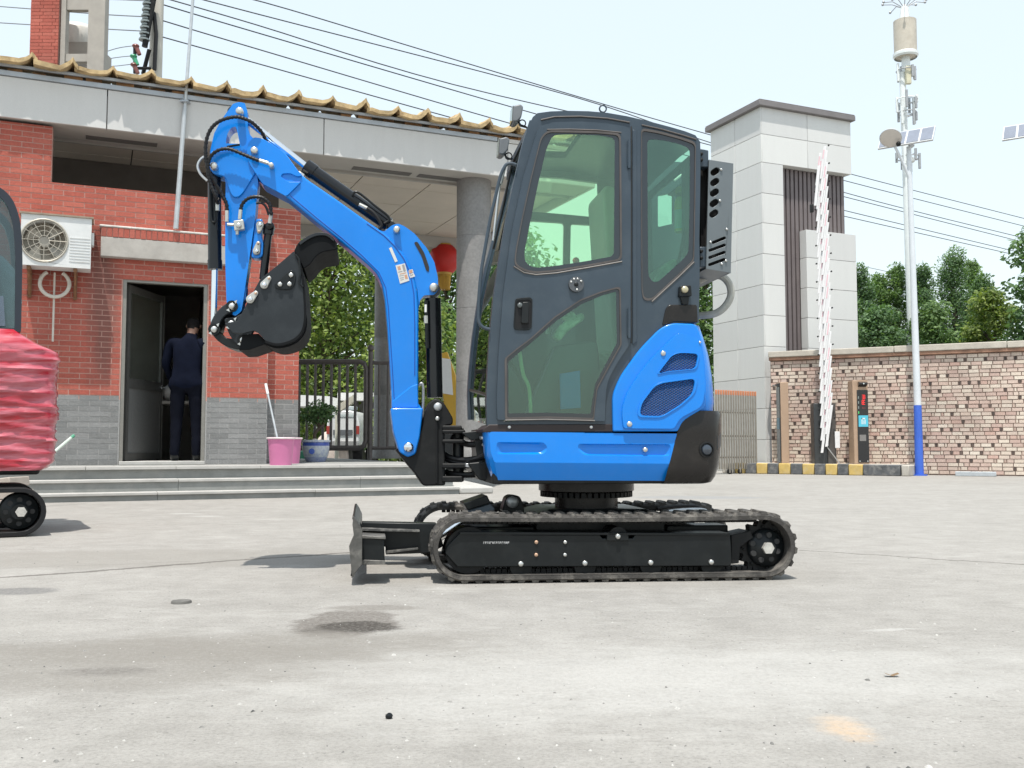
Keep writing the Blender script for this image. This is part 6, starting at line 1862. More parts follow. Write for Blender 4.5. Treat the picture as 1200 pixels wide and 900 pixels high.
# ---- boom, arm, bucket
D = .48
def slab(name, pts, half, mat, par=None, holes=(), bevel=.006, dc=D): return plate(name, pts, dc-half, dc+half, mat, par, holes, bevel)
def sp2(pts, n=4): return [(v.x, v.y) for v in spline([Vector((x, y, 0)) for x, y in pts], n)]
boom_o = [(297.5,161),(306,162),(317,167.5),(334,178.5),(352,203.5),(362,211.5),(395,234),(430,259),(450,272.5)] + sp2([(460,281),(472,296),(482,314),(488,335),(490.5,361)], 3) + [(490.3,420),(490,472),(494,478),(492,512),(487,531),(477.5,535),(467,529),(461,505),(459.5,478),(457,430),(454,385),(451,352)] + sp2([(448,336),(442,322),(432,311),(420,301)], 3)[:-1] + [(401,284.5),(370,259.5),(335,230.5),(308,216),(299,203),(290.5,190)] + sp2([(289,180),(290.5,168),(297.5,161)], 3)[:-1]
boom = slab('boom', rnd(boom_o, 1.5), .060, M_blue, bevel=.008)
hump = [(441,268),(450,271.5),(455,267.5),(460,263.5),(467,262),(474,265),(485.6,273.5),(500,290.5),(509,307),(513.2,325),(513.5,340),(509,345.5),(497,346),(492,352),(491,361),(489,340),(483,317),(472,297),(460,281.5)]
slab('boom_hump', rnd(hump, 2), .050, M_blue, boom, bevel=.006)
slot = rnd([(485,284),(489,283),(497,296),(503,313),(502.5,319),(499.5,317),(494,300)], 2)
plate('hump_slot', slot, D-.053, D-.0505, M_dark, boom, bevel=0)
tipo = rnd([(297.5,160.5),(307,162),(318,168),(333,178.5),(347,197.5),(355,206),(348,207),(340,203),(331,203.5),(329,207),(338,213),(353,213),(350,216),(338,228),(335,230),(308,215.5),(299,202.5),(291,190),(289,178),(291,167)], 3)
slab('tip_doubler', tipo, .070, M_blue, boom, bevel=.005)
fork = rnd([(457.5,478),(496,478),(495,487),(492,512),(487,532),(478,536),(468,530),(461,506)], 3)
slab('boom_foot', fork, .090, M_blue, boom, bevel=.006)
slab('foot_step', rnd([(459,470),(461.5,468.5),(481,453),(489.5,449.5),(490.5,478),(459,478)], 2), .064, M_blue, boom, bevel=.004)
seam = [(430,262),(450,276),(462,288),(473,303),(481,321),(485,345),(486,380),(486,440)]
strip('weld_seam', seam, .8, D-.060, pmat('deep_blue_seam', (.008,.09,.42), .4), boom)
strip('weld_seam', [(340,229),(372,256),(400,278.5),(424,299),(444,319),(452,337),(455,360),(459,420),(462,470)], .7, D-.060, bpy.data.materials['deep_blue_seam'], boom)
for x, y, r in ((465,268.6,4.0),(508.5,336.5,5.2),(479,524,5.8)): pin('boom_pin', x, y, r, D-(.105 if r > 5.5 else .085), D-.05, M_chrome if r > 5.5 else M_bolt, boom, 18)
# stickers
M_stk = pmat('white_sticker', (.62,.62,.60), .5, 0, .03, 30)
M_ink = pmat('grey_print', (.28,.27,.27), .6)
M_inkr = pmat('orange_print', (.50,.27,.17), .6)
def sticker(pts, lines):
    s = plate('sticker', pts, D-.0625, D-.0602, M_stk, boom, bevel=0)
    o_, ux_, uy_ = Vector(pts[0]), Vector(pts[1]) - Vector(pts[0]), Vector(pts[3]) - Vector(pts[0])
    for a, b, c_, d_, m in lines:
        q = [o_ + ux_*a + uy_*c_, o_ + ux_*b + uy_*c_, o_ + ux_*b + uy_*d_, o_ + ux_*a + uy_*d_]
        plate('printed_block', [tuple(v) for v in q], D-.0632, D-.0626, m, s, bevel=0)
sticker([(455.8,291),(458.8,289.5),(466,306),(463,307.5)], [])
sticker([(463.5,311),(474.5,308.5),(479.8,328.8),(468.8,332.5)], [(.15,.45,.08,.28,M_inkr),(.66,.9,.05,.42,M_ink),(.1,.55,.36,.40,M_ink),(.2,.9,.48,.52,M_inkr),(.12,.6,.58,.61,M_ink),(.65,.92,.6,.82,M_inkr),(.12,.55,.70,.73,M_ink),(.12,.5,.80,.83,M_ink)])
sticker([(479,321.5),(484.5,319.5),(486.6,323.8),(480.8,325.8)], [(.2,.8,.3,.5,M_ink)])
sticker([(478.8,316.5),(483.5,315.5),(484.6,319),(479.2,321)], [(.1,.9,.1,.9,M_inkr)])
# arm cylinder along the top of the boom
M_bcyl = pmat('black_cylinder', (.007,.008,.010), .22, 0, .1, 5, coat=.12, spec=.35)
ac_ = rod('arm_cylinder', (363,198.5), (456,263.5), 8.3, D, M_bcyl, None, 20)
rod('cylinder_gland', (358.5,195.2), (369,202.6), 9.3, D, M_bcyl, ac_, 20)
rod('piston_rod', (277,131), (361,197), 4.0, D, M_chrome, ac_, 16)
pin('rod_eye', 273.5, 131, 7, D-.035, D+.035, M_black, ac_, 16, dome=False)
plate('cylinder_foot', rnd([(450,256),(462,260),(470,268),(465,275),(456,270)], 3), D-.03, D+.03, M_bcyl, ac_, bevel=.004)
obj('oil_pipe', MB().tube(spline([Q(x, y, D-.045) for x, y in ((413,229),(416,225),(422,227),(440,241.5),(454,252.5),(456,258),(450,262))], 5), rad(1.5,.4), 7), M_black, ac_)
obj('supply_hose', MB().tube(spline([Q(x, y, D-.05) for x, y in ((428,243),(436,248),(442,255),(447,264),(444,268))], 5), rad(2.2,.4), 7), M_rub, ac_)
rod('hose_end', (421,239.5), (430,244), 2.2, D-.05, M_fit, ac_, 8)
plate('rod_clamp', [(350,200),(357,204),(355,211),(349,206)], D-.05, D+.02, M_fit, boom, bevel=.003)
# lift cylinder at the front of the boom foot
lc_ = rod('boom_cylinder', (507.3,350), (509.5,462), 9.3, D, M_bcyl, None, 20)
rod('cylinder_head', (508.6,437), (509.7,466), 9.2, D, M_bcyl, lc_, 20)
rod('side_pipe', (499.5,352), (500.8,408), 2.4, D-.04, M_black, lc_, 8)
rod('pipe_end', (499.2,370), (499.5,379), 2.8, D-.04, M_fit, lc_, 8); rod('pipe_end', (499,357), (499,366), 1.6, D-.045, M_white, lc_, 8)
pin('cylinder_eye', 508.5, 340, 8, D-.045, D+.045, M_bcyl, lc_, 16, dome=False)
obj('guide_pipe', MB().tube(spline([Q(x, y, D-.02) for x, y in ((491,452),(494,449),(496,455),(496,470),(495,490))], 4), rad(1.6,.4), 7), M_steel, boom)

# arm
arm_o = sp2([(273,121.8),(280,119.6),(287,121)], 3) + [(290,131),(290.5,150)] + sp2([(293,158),(299.5,164.5),(307,170)], 2) + [(306,184),(300.5,200),(302.6,214),(301.5,225),(298.7,258),(284.5,356)] + sp2([(283,364),(276,370),(267,366)], 2) + [(265.2,350),(263.8,300),(264,245),(264.5,214)] + sp2([(262.5,207),(256,205),(250,203.5)], 2) + sp2([(246.5,199),(245.3,190),(246.7,174.7)], 2) + [(251,156),(259,141),(268,128.5)]
hole = sp2([(264.5,168),(266.5,157),(271,150),(275.5,148.5),(277.5,152),(281,168.5)], 3)[:-1] + [(281,168.5)]
arm = slab('arm', rnd(arm_o, 1.2), .045, M_blue, None, [rnd(hole, 1)], bevel=.007)
# doubler plate on the upper arm with its V edge
dbl = rnd([(247,176),(254,178.5),(268,176),(284,180),(299,190),(301,200),(296,208),(285,226),(280,231),(274,231.5),(270,227),(266,214),(264,207),(250,203.5),(246,196)], 4)
slab('arm_doubler', dbl, .056, M_blue, arm, bevel=.004)
slab('arm_ear', rnd([(299,257),(307.5,256),(308,268),(306,275),(308.5,284),(308,300),(303,303),(294,302)], 3), .035, M_blue, arm, bevel=.004)
slab('arm_ear', rnd([(283,337),(289,335),(288,350),(281,361)], 2), .035, M_blue, arm, bevel=.004)
for x, y, r in ((280.5,129.5,4.3),(297.8,175.8,4.3),(250.3,193.8,4.3)): pin('arm_pin', x, y, r, D-.09, D-.05, M_bolt, arm, 18)
def retainer(pts, par, d): return plate('pin_retainer', rnd(pts, 4), d-.012, d, M_fit, par, bevel=.004)
def teardrop(x0, y0, x1, y1, r0, r1):
    a, b = Vector((x0,y0)), Vector((x1,y1)); dv_ = (b-a).normalized(); an = math.atan2(dv_.y, dv_.x)
    pts = [(x0 + r0*math.cos(an+math.pi/2+math.pi*k/8), y0 + r0*math.sin(an+math.pi/2+math.pi*k/8)) for k in range(9)]
    pts += [(x1 + r1*math.cos(an-math.pi/2+math.pi*k/8), y1 + r1*math.sin(an-math.pi/2+math.pi*k/8)) for k in range(9)]
    return pts
for a in ((304.5,263,303.5,271,4.6,2.6),(300.5,294,302.5,285,4.6,2.6)):
    r_ = plate('pin_retainer', teardrop(*a), D-.05, D-.036, M_fit, arm, bevel=.004)
    pin('retainer_pin', a[0], a[1], 2.6, D-.058, D-.05, M_chrome, r_, 12); pin('retainer_pin', a[2], a[3], 1.4, D-.058, D-.05, M_rb, r_, 10)
# bucket cylinder in front of the arm
bc = rod('bucket_cylinder', (251.3,206), (251.8,313), 7.6, D, M_bcyl, None, 20)
rod('cylinder_gland', (251.8,305), (251.9,316), 8.2, D, M_bcyl, bc, 20)
rod('piston_rod', (251.8,314), (250.5,380), 3.6, D, M_chrome, bc, 16)
pin('cylinder_eye', 250.3, 196, 8, D-.04, D+.04, M_bcyl, bc, 16, dome=False)
rod('oil_pipe', (246.5,210), (247.2,258), 1.6, D-.05, M_black, bc, 8)
obj('oil_pipe', MB().tube(spline([Q(x, y, D-.05) for x, y in ((247.2,252),(248.5,259.5),(252.5,259),(254,250),(254,225))], 4), rad(1.5,.4), 7), M_black, bc)
rod('hose_end', (255.2,236), (255,247), 2.6, D-.055, M_fit, bc, 8)
# links
lk = sp2([(266,355),(258,361),(250,371),(245.8,382),(247,389),(252,390.5),(256,386),(259,376),(265,369),(272,366)], 3)
lk2 = sp2([(246,384),(249,392),(256,400),(266,406),(278,409.5),(287,408),(291,401),(288,393),(281,391),(276,396),(266,396),(258,390),(254,383),(250,381)], 3)
l1 = slab('upper_link', lk, .085, M_bucket, None, bevel=.004); l2 = slab('lower_link', lk2, .075, M_black, None, bevel=.004)
def big_pin(x, y, par, r=5.0, d=D-.1):
    pin('pin_collar', x, y, r+3, d+.012, d+.03, M_black, par, 18, dome=False); pin('link_pin', x, y, r, d, d+.02, M_bolt, par, 18)
    a = Vector((x, y))
    plate('pin_clip', [(x+r-1,y-r-2),(x+r+2.5,y-r-3.5),(x+r+1,y-r+1)], d+.008, d+.014, M_bolt, par, bevel=0)
    plate('pin_clip', [(x-r-3,y+r+1),(x-r,y+r-1),(x-r+1.5,y+r+3)], d+.008, d+.014, M_bolt, par, bevel=0)
for x, y, p_ in ((271.7,358.7,l1),(250.8,385.8,l1),(284.7,398.5,l2),(271,379,l2)): big_pin(x, y, p_, 3.7)
# bucket
side = [(263,379)] + [(279,376),(283,368),(288,358),(305,327),(325,311),(344.5,294)] + sp2([(347,300),(353.5,322),(356,350)], 3) + sp2([(356.8,372),(354,386),(347,395),(336,400.5),(323,402.5),(310.5,399)], 3) + [(302,389.5),(297,387.5),(291,389),(284,391),(273,390)]
dN, dF = .27, .69
bk = plate('bucket', rnd(side, 1.5), dN, dN+.022, M_bucket, None, bevel=.004)
plate('bucket_side', rnd(side, 1.5), dF-.022, dF, M_bucket, bk, bevel=.004)
shell = sp2([(350,300),(355.5,322),(358,350),(358.8,372),(356.5,387),(349,397.5),(337,403.5),(323,405.5),(310,401.5)], 4)
shin = sp2([(348,302),(353,322),(355.5,350),(356.2,371),(354,385),(347,394.5),(336,400),(323,402),(311,398.5)], 4)
plate('bucket_shell', shell + shin[::-1], dN-.004, dF+.004, M_bin, bk, bevel=.002)
sh2 = sp2([(357.5,360),(360,374),(358,389),(350,400),(338,406.2),(324,408.3),(312,404.5)], 4)
sh2i = sp2([(356.5,360),(358.5,373),(356.5,387),(349,397.8),(337,404),(323,406),(311,402)], 4)
plate('wear_strip', sh2 + sh2i[::-1], dN+.02, dN+.09, M_bin, bk, bevel=.002)
plate('wear_strip', sh2 + sh2i[::-1], dF-.09, dF-.02, M_bin, bk, bevel=.002)
plate('ear_plate', rnd([(262,373),(276,371),(290,364),(300,372),(298,388),(284,407),(275,402),(268,391)], 4), D-.08, D-.055, M_bucket, bk, bevel=.004)
plate('ear_plate', rnd([(262,373),(276,371),(290,364),(300,372),(298,388),(284,407),(275,402),(268,391)], 4), D+.055, D+.08, M_bucket, bk, bevel=.004)
plate('lower_edge', [(284,392),(303,391),(312,401),(311,403.5),(292,410),(280,410.5)], dN+.03, dF-.03, M_bin, bk, bevel=.003)
lip = sp2([(344.5,294),(350,284),(360,277),(372,272.5),(384,273.5),(392,280),(395,291),(388,293.5),(378,295.5),(370,301),(364,309),(356,315)], 3)
plate('cutting_lip', lip, dN+.015, dF, M_bin, bk, bevel=.004)
plate('lip_edge', sp2([(350,284),(360,277),(372,272.5),(384,273.5),(392,280)], 3) + sp2([(391,283),(383,276.5),(372,276),(361,280.5),(352,287)], 3), dN+.005, dF+.005, M_bucket, bk, bevel=.001)
for a in ((309.5,333.5,315,326,4.8,2.8),(293,350.5,299.5,343.5,5.0,3.0)):
    r_ = plate('pin_retainer', teardrop(*a), dN-.012, dN-.0005, M_fit, bk, bevel=.004)
    pin('retainer_pin', a[0], a[1], 2.8, dN-.02, dN-.012, M_chrome, r_, 12); pin('retainer_pin', a[2], a[3], 1.5, dN-.02, dN-.012, M_rb, r_, 10)
pad = plate('bolt_pad', rnd([(322,333),(328,328),(337,319),(342,316),(347,322),(345,334),(341,339),(327,339),(322,337)], 4), dN-.008, dN-.0005, M_black, bk, bevel=.002)
for x, y in ((341,322),(328,333),(339.2,332.7)): pin('pad_bolt', x, y, 2.7, dN-.018, dN-.008, M_bolt, pad, 12)
strip('edge_hook', [(346,298),(350,303),(352,320),(350,331),(355,336)], 1.3, dN-.006, M_black, bk)
# thumb cylinder between arm and bucket
tc = rod('thumb_cylinder', (315,268), (308.5,327), 4.6, D-.02, M_bcyl, None, 14)
rod('cylinder_head', (315.4,264), (314.3,275), 6.3, D-.02, M_bcyl, tc, 14)
pin('cylinder_eye', 316, 264.5, 5, D-.05, D+.01, M_bcyl, tc, 14)
# valve block and hoses
vb = plate('valve_block', rnd([(273.5,258.5),(285,257),(286.5,268.5),(274.5,270)], 1), D-.095, D-.058, M_fit, arm, bevel=.003)
pin('valve_cap', 279.5, 264, 3.2, D-.105, D-.095, M_bolt, vb, 8)
rod('valve_stud', (278,269), (278,275), 1.9, D-.08, M_fit, vb, 8)
rod('valve_stud', (266.5,263), (274,263.5), 1.9, D-.08, M_fit, vb, 8)
rod('hose_end', (266,247), (265.8,260), 2.3, D-.08, M_fit, vb, 8); rod('hose_end', (282,246), (281,257), 2.3, D-.08, M_fit, vb, 8)
M_hose = pmat('wound_black_hose', (.012,.012,.013), .45, 0, .1, 30, spec=.3)
def hose(pts, r, d, par=None, ribs=True, name='hydraulic_hose'):
    P = spline([Q(x, y, d if len(t) == 0 else t[0]) for x, y, *t in pts], 8)
    mb = MB().tube(P, rad(r, d), 8)
    if ribs:                                   # spiral guard: rings along the hose
        acc = 0
        for a, b in zip(P[:-1], P[1:]):
            acc += (b-a).length
            if acc > rad(3.4, d):
                acc = 0; t = (b-a).normalized()
                mb.cyl(a - t*rad(.8,d), a + t*rad(.8,d), rad(r*1.28, d), n=8)
    return obj(name, mb, M_hose, par or ex)
hose([(314.5,172,D-.03),(308,157,D-.06),(300,147.5,D-.09),(291,141,D-.1),(276.5,137),(258,141.7),(246,153),(240.8,173),(244,199),(257,223,D-.08),(265,238,D-.08),(266,248,D-.08)], 1.9, D-.10, arm)
hose([(304,188.5),(295,185),(286,181.3),(268,174.4),(254,177),(245.5,186),(243.7,201),(247,216),(254,232),(255.3,238,D-.06)], 1.9, D-.10, arm)
rod('hose_end', (304,188), (314,191), 2.3, D-.10, M_fit, arm, 8); pin('hose_banjo', 317.8, 193, 2.8, D-.11, D-.07, M_fit, arm, 12)
rod('hose_end', (313,190.5), (318,194), 1.8, D-.10, M_fit, arm, 8)
hose([(282,247),(284,239),(291,232.5),(300,230.5),(309,232.5),(316,240),(318,252)], 1.9, D-.08, arm)
hose([(300,238),(307,238),(312,243),(315,252)], 1.5, D-.04, arm, ribs=False)
rod('hose_end', (317.8,250), (316,262), 2.4, D-.06, M_fit, arm, 8)
obj('steel_loop_pipe', MB().tube(spline([Q(x, y, D-.02) for x, y in ((242,182),(235,187),(231.8,195),(235,204),(243,212))], 6), rad(1.5,.4), 7), M_steel, arm)
rod('link_bar', (266,172), (281,169.5), 1.2, D-.06, M_black, arm)

# swing bracket
sw_o = rnd([(463,527),(490,515),(492,506),(495,497),(496,489),(502,473),(509.5,466.5),(516,469),(521,473),(531,490),(530.5,498),(521,499),(522,569),(496,569.5),(487,556)], 3)
sw = slab('swing_bracket', sw_o, .070, M_blackm, None, bevel=.008)
pin('bracket_pin', 513.3, 476.5, 4.8, D-.09, D-.06, M_steel, sw, 16); pin('bracket_bolt', 512.8, 490.5, 2.6, D-.085, D-.06, M_bolt, sw, 12)
strip('front_rib', [(512,494),(512,566)], 2.2, D-.072, M_blackm, sw)
for y0, y1, x1 in ((498.5,503.5,541),(503.5,508,545),(515,519.5,545),(543,549,550),(558,565,542)):
    slab('bracket_lug', rnd([(518,y0),(x1,y0),(x1+1,y1),(518,y1)], 2), .085, M_blackm, sw, bevel=.006)
pin_x = 540
obj('swing_pin', MB().cyl(Q(537,502,D), Q(537,564,D), rad(6.5,.5), n=16), M_black, sw)
for a in (((519,531),(530,537),(545,539),(560,537),(568,534)), ((519,536),(532,541),(548,543),(566,541)), ((530,512),(540,518),(552,521),(568,519)), ((522,553),(535,556),(556,556),(575,552))):
    obj('swing_hose', MB().tube(spline([Q(x, y, D - .03*i_) for i_, (x, y) in enumerate(a)], 6), rad(3.4,.5), 9), M_hose, sw)
slab('frame_nose', rnd([(541,507),(570,504),(572,512),(552,516)], 2), .12, M_black, None, bevel=.006)
slab('frame_nose', rnd([(548,543),(578,540),(580,563),(562,563)], 3), .16, M_black, None, bevel=.006)
slab('frame_nose', rnd([(556,514),(567,510),(570,545),(560,543)], 2), .10, M_black, None, bevel=.006)
M_alv = pmat('bare_valve_metal', (.55,.56,.58), .35, .7, .2, 20)
for pts in (((546,543),(552,543.5),(552,548),(546,547.5)), ((558,545),(563,545.5),(563,549),(558,548.5))): plate('valve_fitting', pts, D-.13, D-.05, M_alv, sw, bevel=.002)
for (x, y) in ((566,513),(569,521),(572,529)): pin('nose_fitting', x, y, 2.2, .22, .3, M_alv, sw, 8)
# ================================================================== THE WRAPPED MACHINE AT THE EDGE
rY0 = on_z(20, 628, 0).y
def rq2(px, py, Y): return at(px, py, Y)
rb = thing('wrapped_excavator', 'small excavator wrapped in red plastic film with a black framed cab', 'excavator', (-4.4, rY0 + .6, 0))
M_film, nt, p = nt_of('red_stretch_film')
rotm = N(nt, 'ShaderNodeMapping'); rotm.inputs['Rotation'].default_value = (.03, .09, 0); L(nt, pos(nt), rotm.inputs[0])
t1 = tex(nt, 2.4, 5, .6, vec=rotm.outputs[0], stretch=(.8, .8, 4.2)); t2 = tex(nt, 5, 6, .65, vec=rotm.outputs[0], stretch=(.6, .6, 3.6))
ridge = math_(nt, 'MULTIPLY', math_(nt, 'ABSOLUTE', math_(nt, 'SUBTRACT', tex(nt, 3.6, 4, .55, vec=rotm.outputs[0], stretch=(.55, .55, 4.0)), .5)), 9.0, True)
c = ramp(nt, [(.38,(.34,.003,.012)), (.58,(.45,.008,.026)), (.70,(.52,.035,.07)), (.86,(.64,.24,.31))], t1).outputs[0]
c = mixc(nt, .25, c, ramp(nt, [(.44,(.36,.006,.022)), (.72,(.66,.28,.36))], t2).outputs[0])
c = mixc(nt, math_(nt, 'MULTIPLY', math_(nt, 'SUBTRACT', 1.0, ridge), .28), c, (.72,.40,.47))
L(nt, c, p.inputs['Base Color']); p.inputs['Roughness'].default_value = .28; p.inputs['Coat Weight'].default_value = .5; p.inputs['Coat Roughness'].default_value = .12
b = N(nt, 'ShaderNodeBump'); b.inputs['Strength'].default_value = .5; b.inputs['Distance'].default_value = .02
L(nt, math_(nt, 'ADD', tex(nt, 2.6, 5, .55, stretch=(.5,.5,3.6)), math_(nt, 'MULTIPLY', tex(nt, 9, 4, .55, stretch=(.5,.5,3)), .22)), b.inputs['Height']); L(nt, b.outputs[0], p.inputs['Normal'])
yb = rY0 + .12
prof_r = [(551,52),(547,62),(540,68),(528,70),(500,69),(470,70.5),(440,70),(422,71),(414,70),(410,66),(402,50)]
rows = []
fine_prof = []
for (ya, xa_p), (yb_p, xb_p) in zip(prof_r[:-1], prof_r[1:]):
    m_ = max(2, int(abs(ya - yb_p)/2.2))
    for k in range(m_): fine_prof.append((ya + (yb_p-ya)*k/m_, xa_p + (xb_p-xa_p)*k/m_))
fine_prof.append(prof_r[-1])
def fold(x, y, z):                           # taut film: thin ridges that run round the body, a little slanted
    s_ = z + .10*x - .06*y
    a = 1 - abs(noise.noise(Vector((x*.9, y*.9, s_*13))))*2.2
    b_ = 1 - abs(noise.noise(Vector((x*1.6+7, y*1.6, (z - .16*x)*22))))*2.2
    return max(0, a)**3*.020 + max(0, b_)**3*.010 + noise.noise(Vector((x*2.4, y*2.4, z*3)))*.016
for py, px in fine_prof:
    q = rq2(px, py, yb); zr = q.z
    xr = q.x; row = []
    xl_ = xr - 2.4
    n_c = 22
    path = [(xl_ + (xr-.16-xl_)*k/44, yb, 0, -1) for k in range(44)]
    for k in range(n_c+1):
        a = -math.pi/2 + math.pi*k/n_c
        ca, sa = math.cos(a), math.sin(a)
        path.append((xr - .16 + .16*abs(ca)**.36, yb + .5 + .5*math.copysign(abs(sa)**.30, sa), ca, sa))
    path += [(xr-.16 - (xr-.16-xl_)*k/16, yb + 1.0, 0, 1) for k in range(1, 17)]
    for x, y, nx, ny in path:
        f_ = fold(x, y, zr) - .012
        row.append(Vector((x + nx*f_, y + ny*f_, zr + (.03*noise.noise(Vector((x*3, y*3, 4))) if py < 420 else 0))))
    rows.append(row)
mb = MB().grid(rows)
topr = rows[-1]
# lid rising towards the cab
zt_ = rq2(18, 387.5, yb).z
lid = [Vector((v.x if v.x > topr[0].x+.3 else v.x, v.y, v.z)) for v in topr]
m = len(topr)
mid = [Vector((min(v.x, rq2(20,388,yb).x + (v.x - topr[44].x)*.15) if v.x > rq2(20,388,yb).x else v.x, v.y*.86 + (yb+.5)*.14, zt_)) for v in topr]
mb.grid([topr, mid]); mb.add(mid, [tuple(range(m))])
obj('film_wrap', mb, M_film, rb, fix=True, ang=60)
q0, q1 = rq2(-300, 552, yb+.03), rq2(57, 548, yb+.03)
obj('black_skirt', MB().box(q0.x, q1.x-.03, yb+.03, yb+.95, rq2(40,556,yb).z, rq2(40,546,yb).z), M_blackm, rb, bevel=.02)
cq = lambda px, py: rq2(px + 17, py, yb+.10)
co = rnd([(-140,226),(2,228),(14,240),(21.5,262),(24,300),(22,392),(-140,392)], [2,8,10,20,20,2,2])
ci = rnd([(-130,236),(0,238),(8,247),(14,266),(16.5,302),(15.5,388),(-130,388)], [2,6,8,16,16,2,2])
mb = MB().prism([cq(x,y) for x,y in co], (0,.06,0), [[cq(x,y) for x,y in ci]])
obj('cab_frame', mb, pmat('navy_black_frame', (.012,.017,.028), .35, 0, .1, 4, coat=.2), rb, bevel=.01)
obj('cab_pane', MB().prism([cq(x,y)+Vector((0,.02,0)) for x,y in ci], (0,.004,0)), glass_mat('grey_green_pane', (.50,.64,.66), .6, (.12,.17,.19), .3), rb)
mb = MB().prism([cq(x,y)+Vector((0,.75,0)) for x,y in co], (0,.06,0), [[cq(x,y)+Vector((0,.75,0)) for x,y in ci]])
obj('cab_frame', mb, bpy.data.materials['navy_black_frame'], rb)
q = cq(-60, 228); obj('cab_roof', MB().box(cq(-140,230).x, cq(3,230).x, yb+.16, yb+.85, q.z-.03, q.z+.01), bpy.data.materials['navy_black_frame'], rb, bevel=.01)
q = cq(10, 300); obj('wrapped_seat', MB().ball((cq(-8,345).x, yb+.45, cq(-8,350).z), .20, 8, sz=1.7), pmat('pale_seat_wrap', (.45,.50,.50), .4, 0, .2, 10), rb)
obj('film_band', MB().prism([cq(x,y)+Vector((0,-.004,0)) for x,y in ((-120,356),(4,352),(6,386),(-120,388))], (0,.003,0)), glass_mat('clear_wrinkled_film', (.70,.76,.80), .5, (.22,.27,.36), .4), rb)
# its track
zr_ = rq2(20, 570, rY0+.02).z/2
xr = rq2(45, 600, rY0).x - zr_
def loop2(r):
    pts = [(xr + r*math.cos(-math.pi/2+math.pi*k/14), zr_ + r*math.sin(-math.pi/2+math.pi*k/14)) for k in range(15)]
    pts += [(xr - 1.5 + r*math.cos(math.pi/2+math.pi*k/14), zr_ + r*math.sin(math.pi/2+math.pi*k/14)) for k in range(15)]
    return pts
for y0 in (rY0, rY0 + .85):
    o, i_ = loop2(zr_-.004), loop2(zr_-.035)
    mb = MB().prism([(x, y0, z) for x, z in o], (0,.25,0), [[(x, y0, z) for x, z in i_]])
    tr = obj('track_belt', mb, M_rub, rb, bevel=.006, ang=45)
    obj('track_frame', MB().box(xr-1.5, xr-.18, y0+.05, y0+.2, .09, .24), M_black, tr, bevel=.01)
mb = MB().lathe([(.001,-.03),(.05,-.03),(.06,-.02),(.115,.0),(.125,.02),(.125,.1)], (xr, rY0+.07, zr_), (0,1,0), 28)
hb = obj('sprocket', mb, M_black, rb)
for k in range(8):
    a = k*math.pi/4
    obj('sprocket_hole', MB().cyl((xr+.078*math.cos(a), rY0+.052, zr_+.078*math.sin(a)), (xr+.078*math.cos(a), rY0+.09, zr_+.078*math.sin(a)), .017, n=12), M_dark, hb)
obj('hub_nut', MB().cyl((xr+.01, rY0+.015, zr_), (xr+.01, rY0+.05, zr_), .035, n=6), bpy.data.materials['dusty_nut'], hb)
obj('lower_frame', MB().box(xr-1.3, xr-.42, rY0+.30, rY0+.80, .12, rq2(40,556,yb).z-.02), M_blackm, rb)

pv_ = rq2(70, 500, yb); pv_.z = 0             # the machine stands turned, its long side running away from the viewer
ang_ = R(29)
L0 = rb.location.copy(); L0.z = 0
rb.location = pv_ + Matrix.Rotation(ang_, 3, 'Z') @ (L0 - pv_)
rb.rotation_euler = (0, 0, ang_)
# broom stick, paving blocks behind the machine
p0, p1 = at(62, 531, 9.6), at(83.5, 513, 9.75)
o = obj('broom', MB().cyl(p0 - (p1-p0)*1.2, p1, .016, n=8), pmat('pale_green_stick', (.55,.62,.55), .5)); tag(o, 'pale green broom stick poking out from behind the red wrapped machine', 'broom')
obj('stick_end', MB().cyl(p1 + (p1-p0)*.001, p1 + (p1-p0)*.16, .017, n=8), pmat('green_grip', (.10,.35,.22), .5), o)
M_pv = pmat('dusty_paver', (.44,.39,.34), .9, 0, .15, 5, bump=.3, bs=40)
rr = random.Random(9)
base = on_z(8, 583, 0)
for (px, k, w_, lab) in ((22, 0, .46, 'pale paving block at the bottom of the small stack behind the track'), (17, 1, .42, 'pale paving block in the middle of the small stack behind the track'), (19, 2, .30, 'tilted paving block on top of the small stack behind the track')):
    q = at(px, 570, 9.3)
    M = Matrix.Translation((q.x-.1, 9.3, .09*k+ (.02 if k == 2 else 0))) @ Matrix.Rotation(rr.uniform(-.2,.2), 4, 'Z') @ Matrix.Rotation(-.10 if k == 2 else 0, 4, 'Y')
    o = obj('paving_block', MB().box(-w_/2, w_/2, -.15, .15, .002, .088, M), M_pv, bevel=.008); tag(o, lab, 'paving block', 'paving blocks stacked behind the wrapped machine')

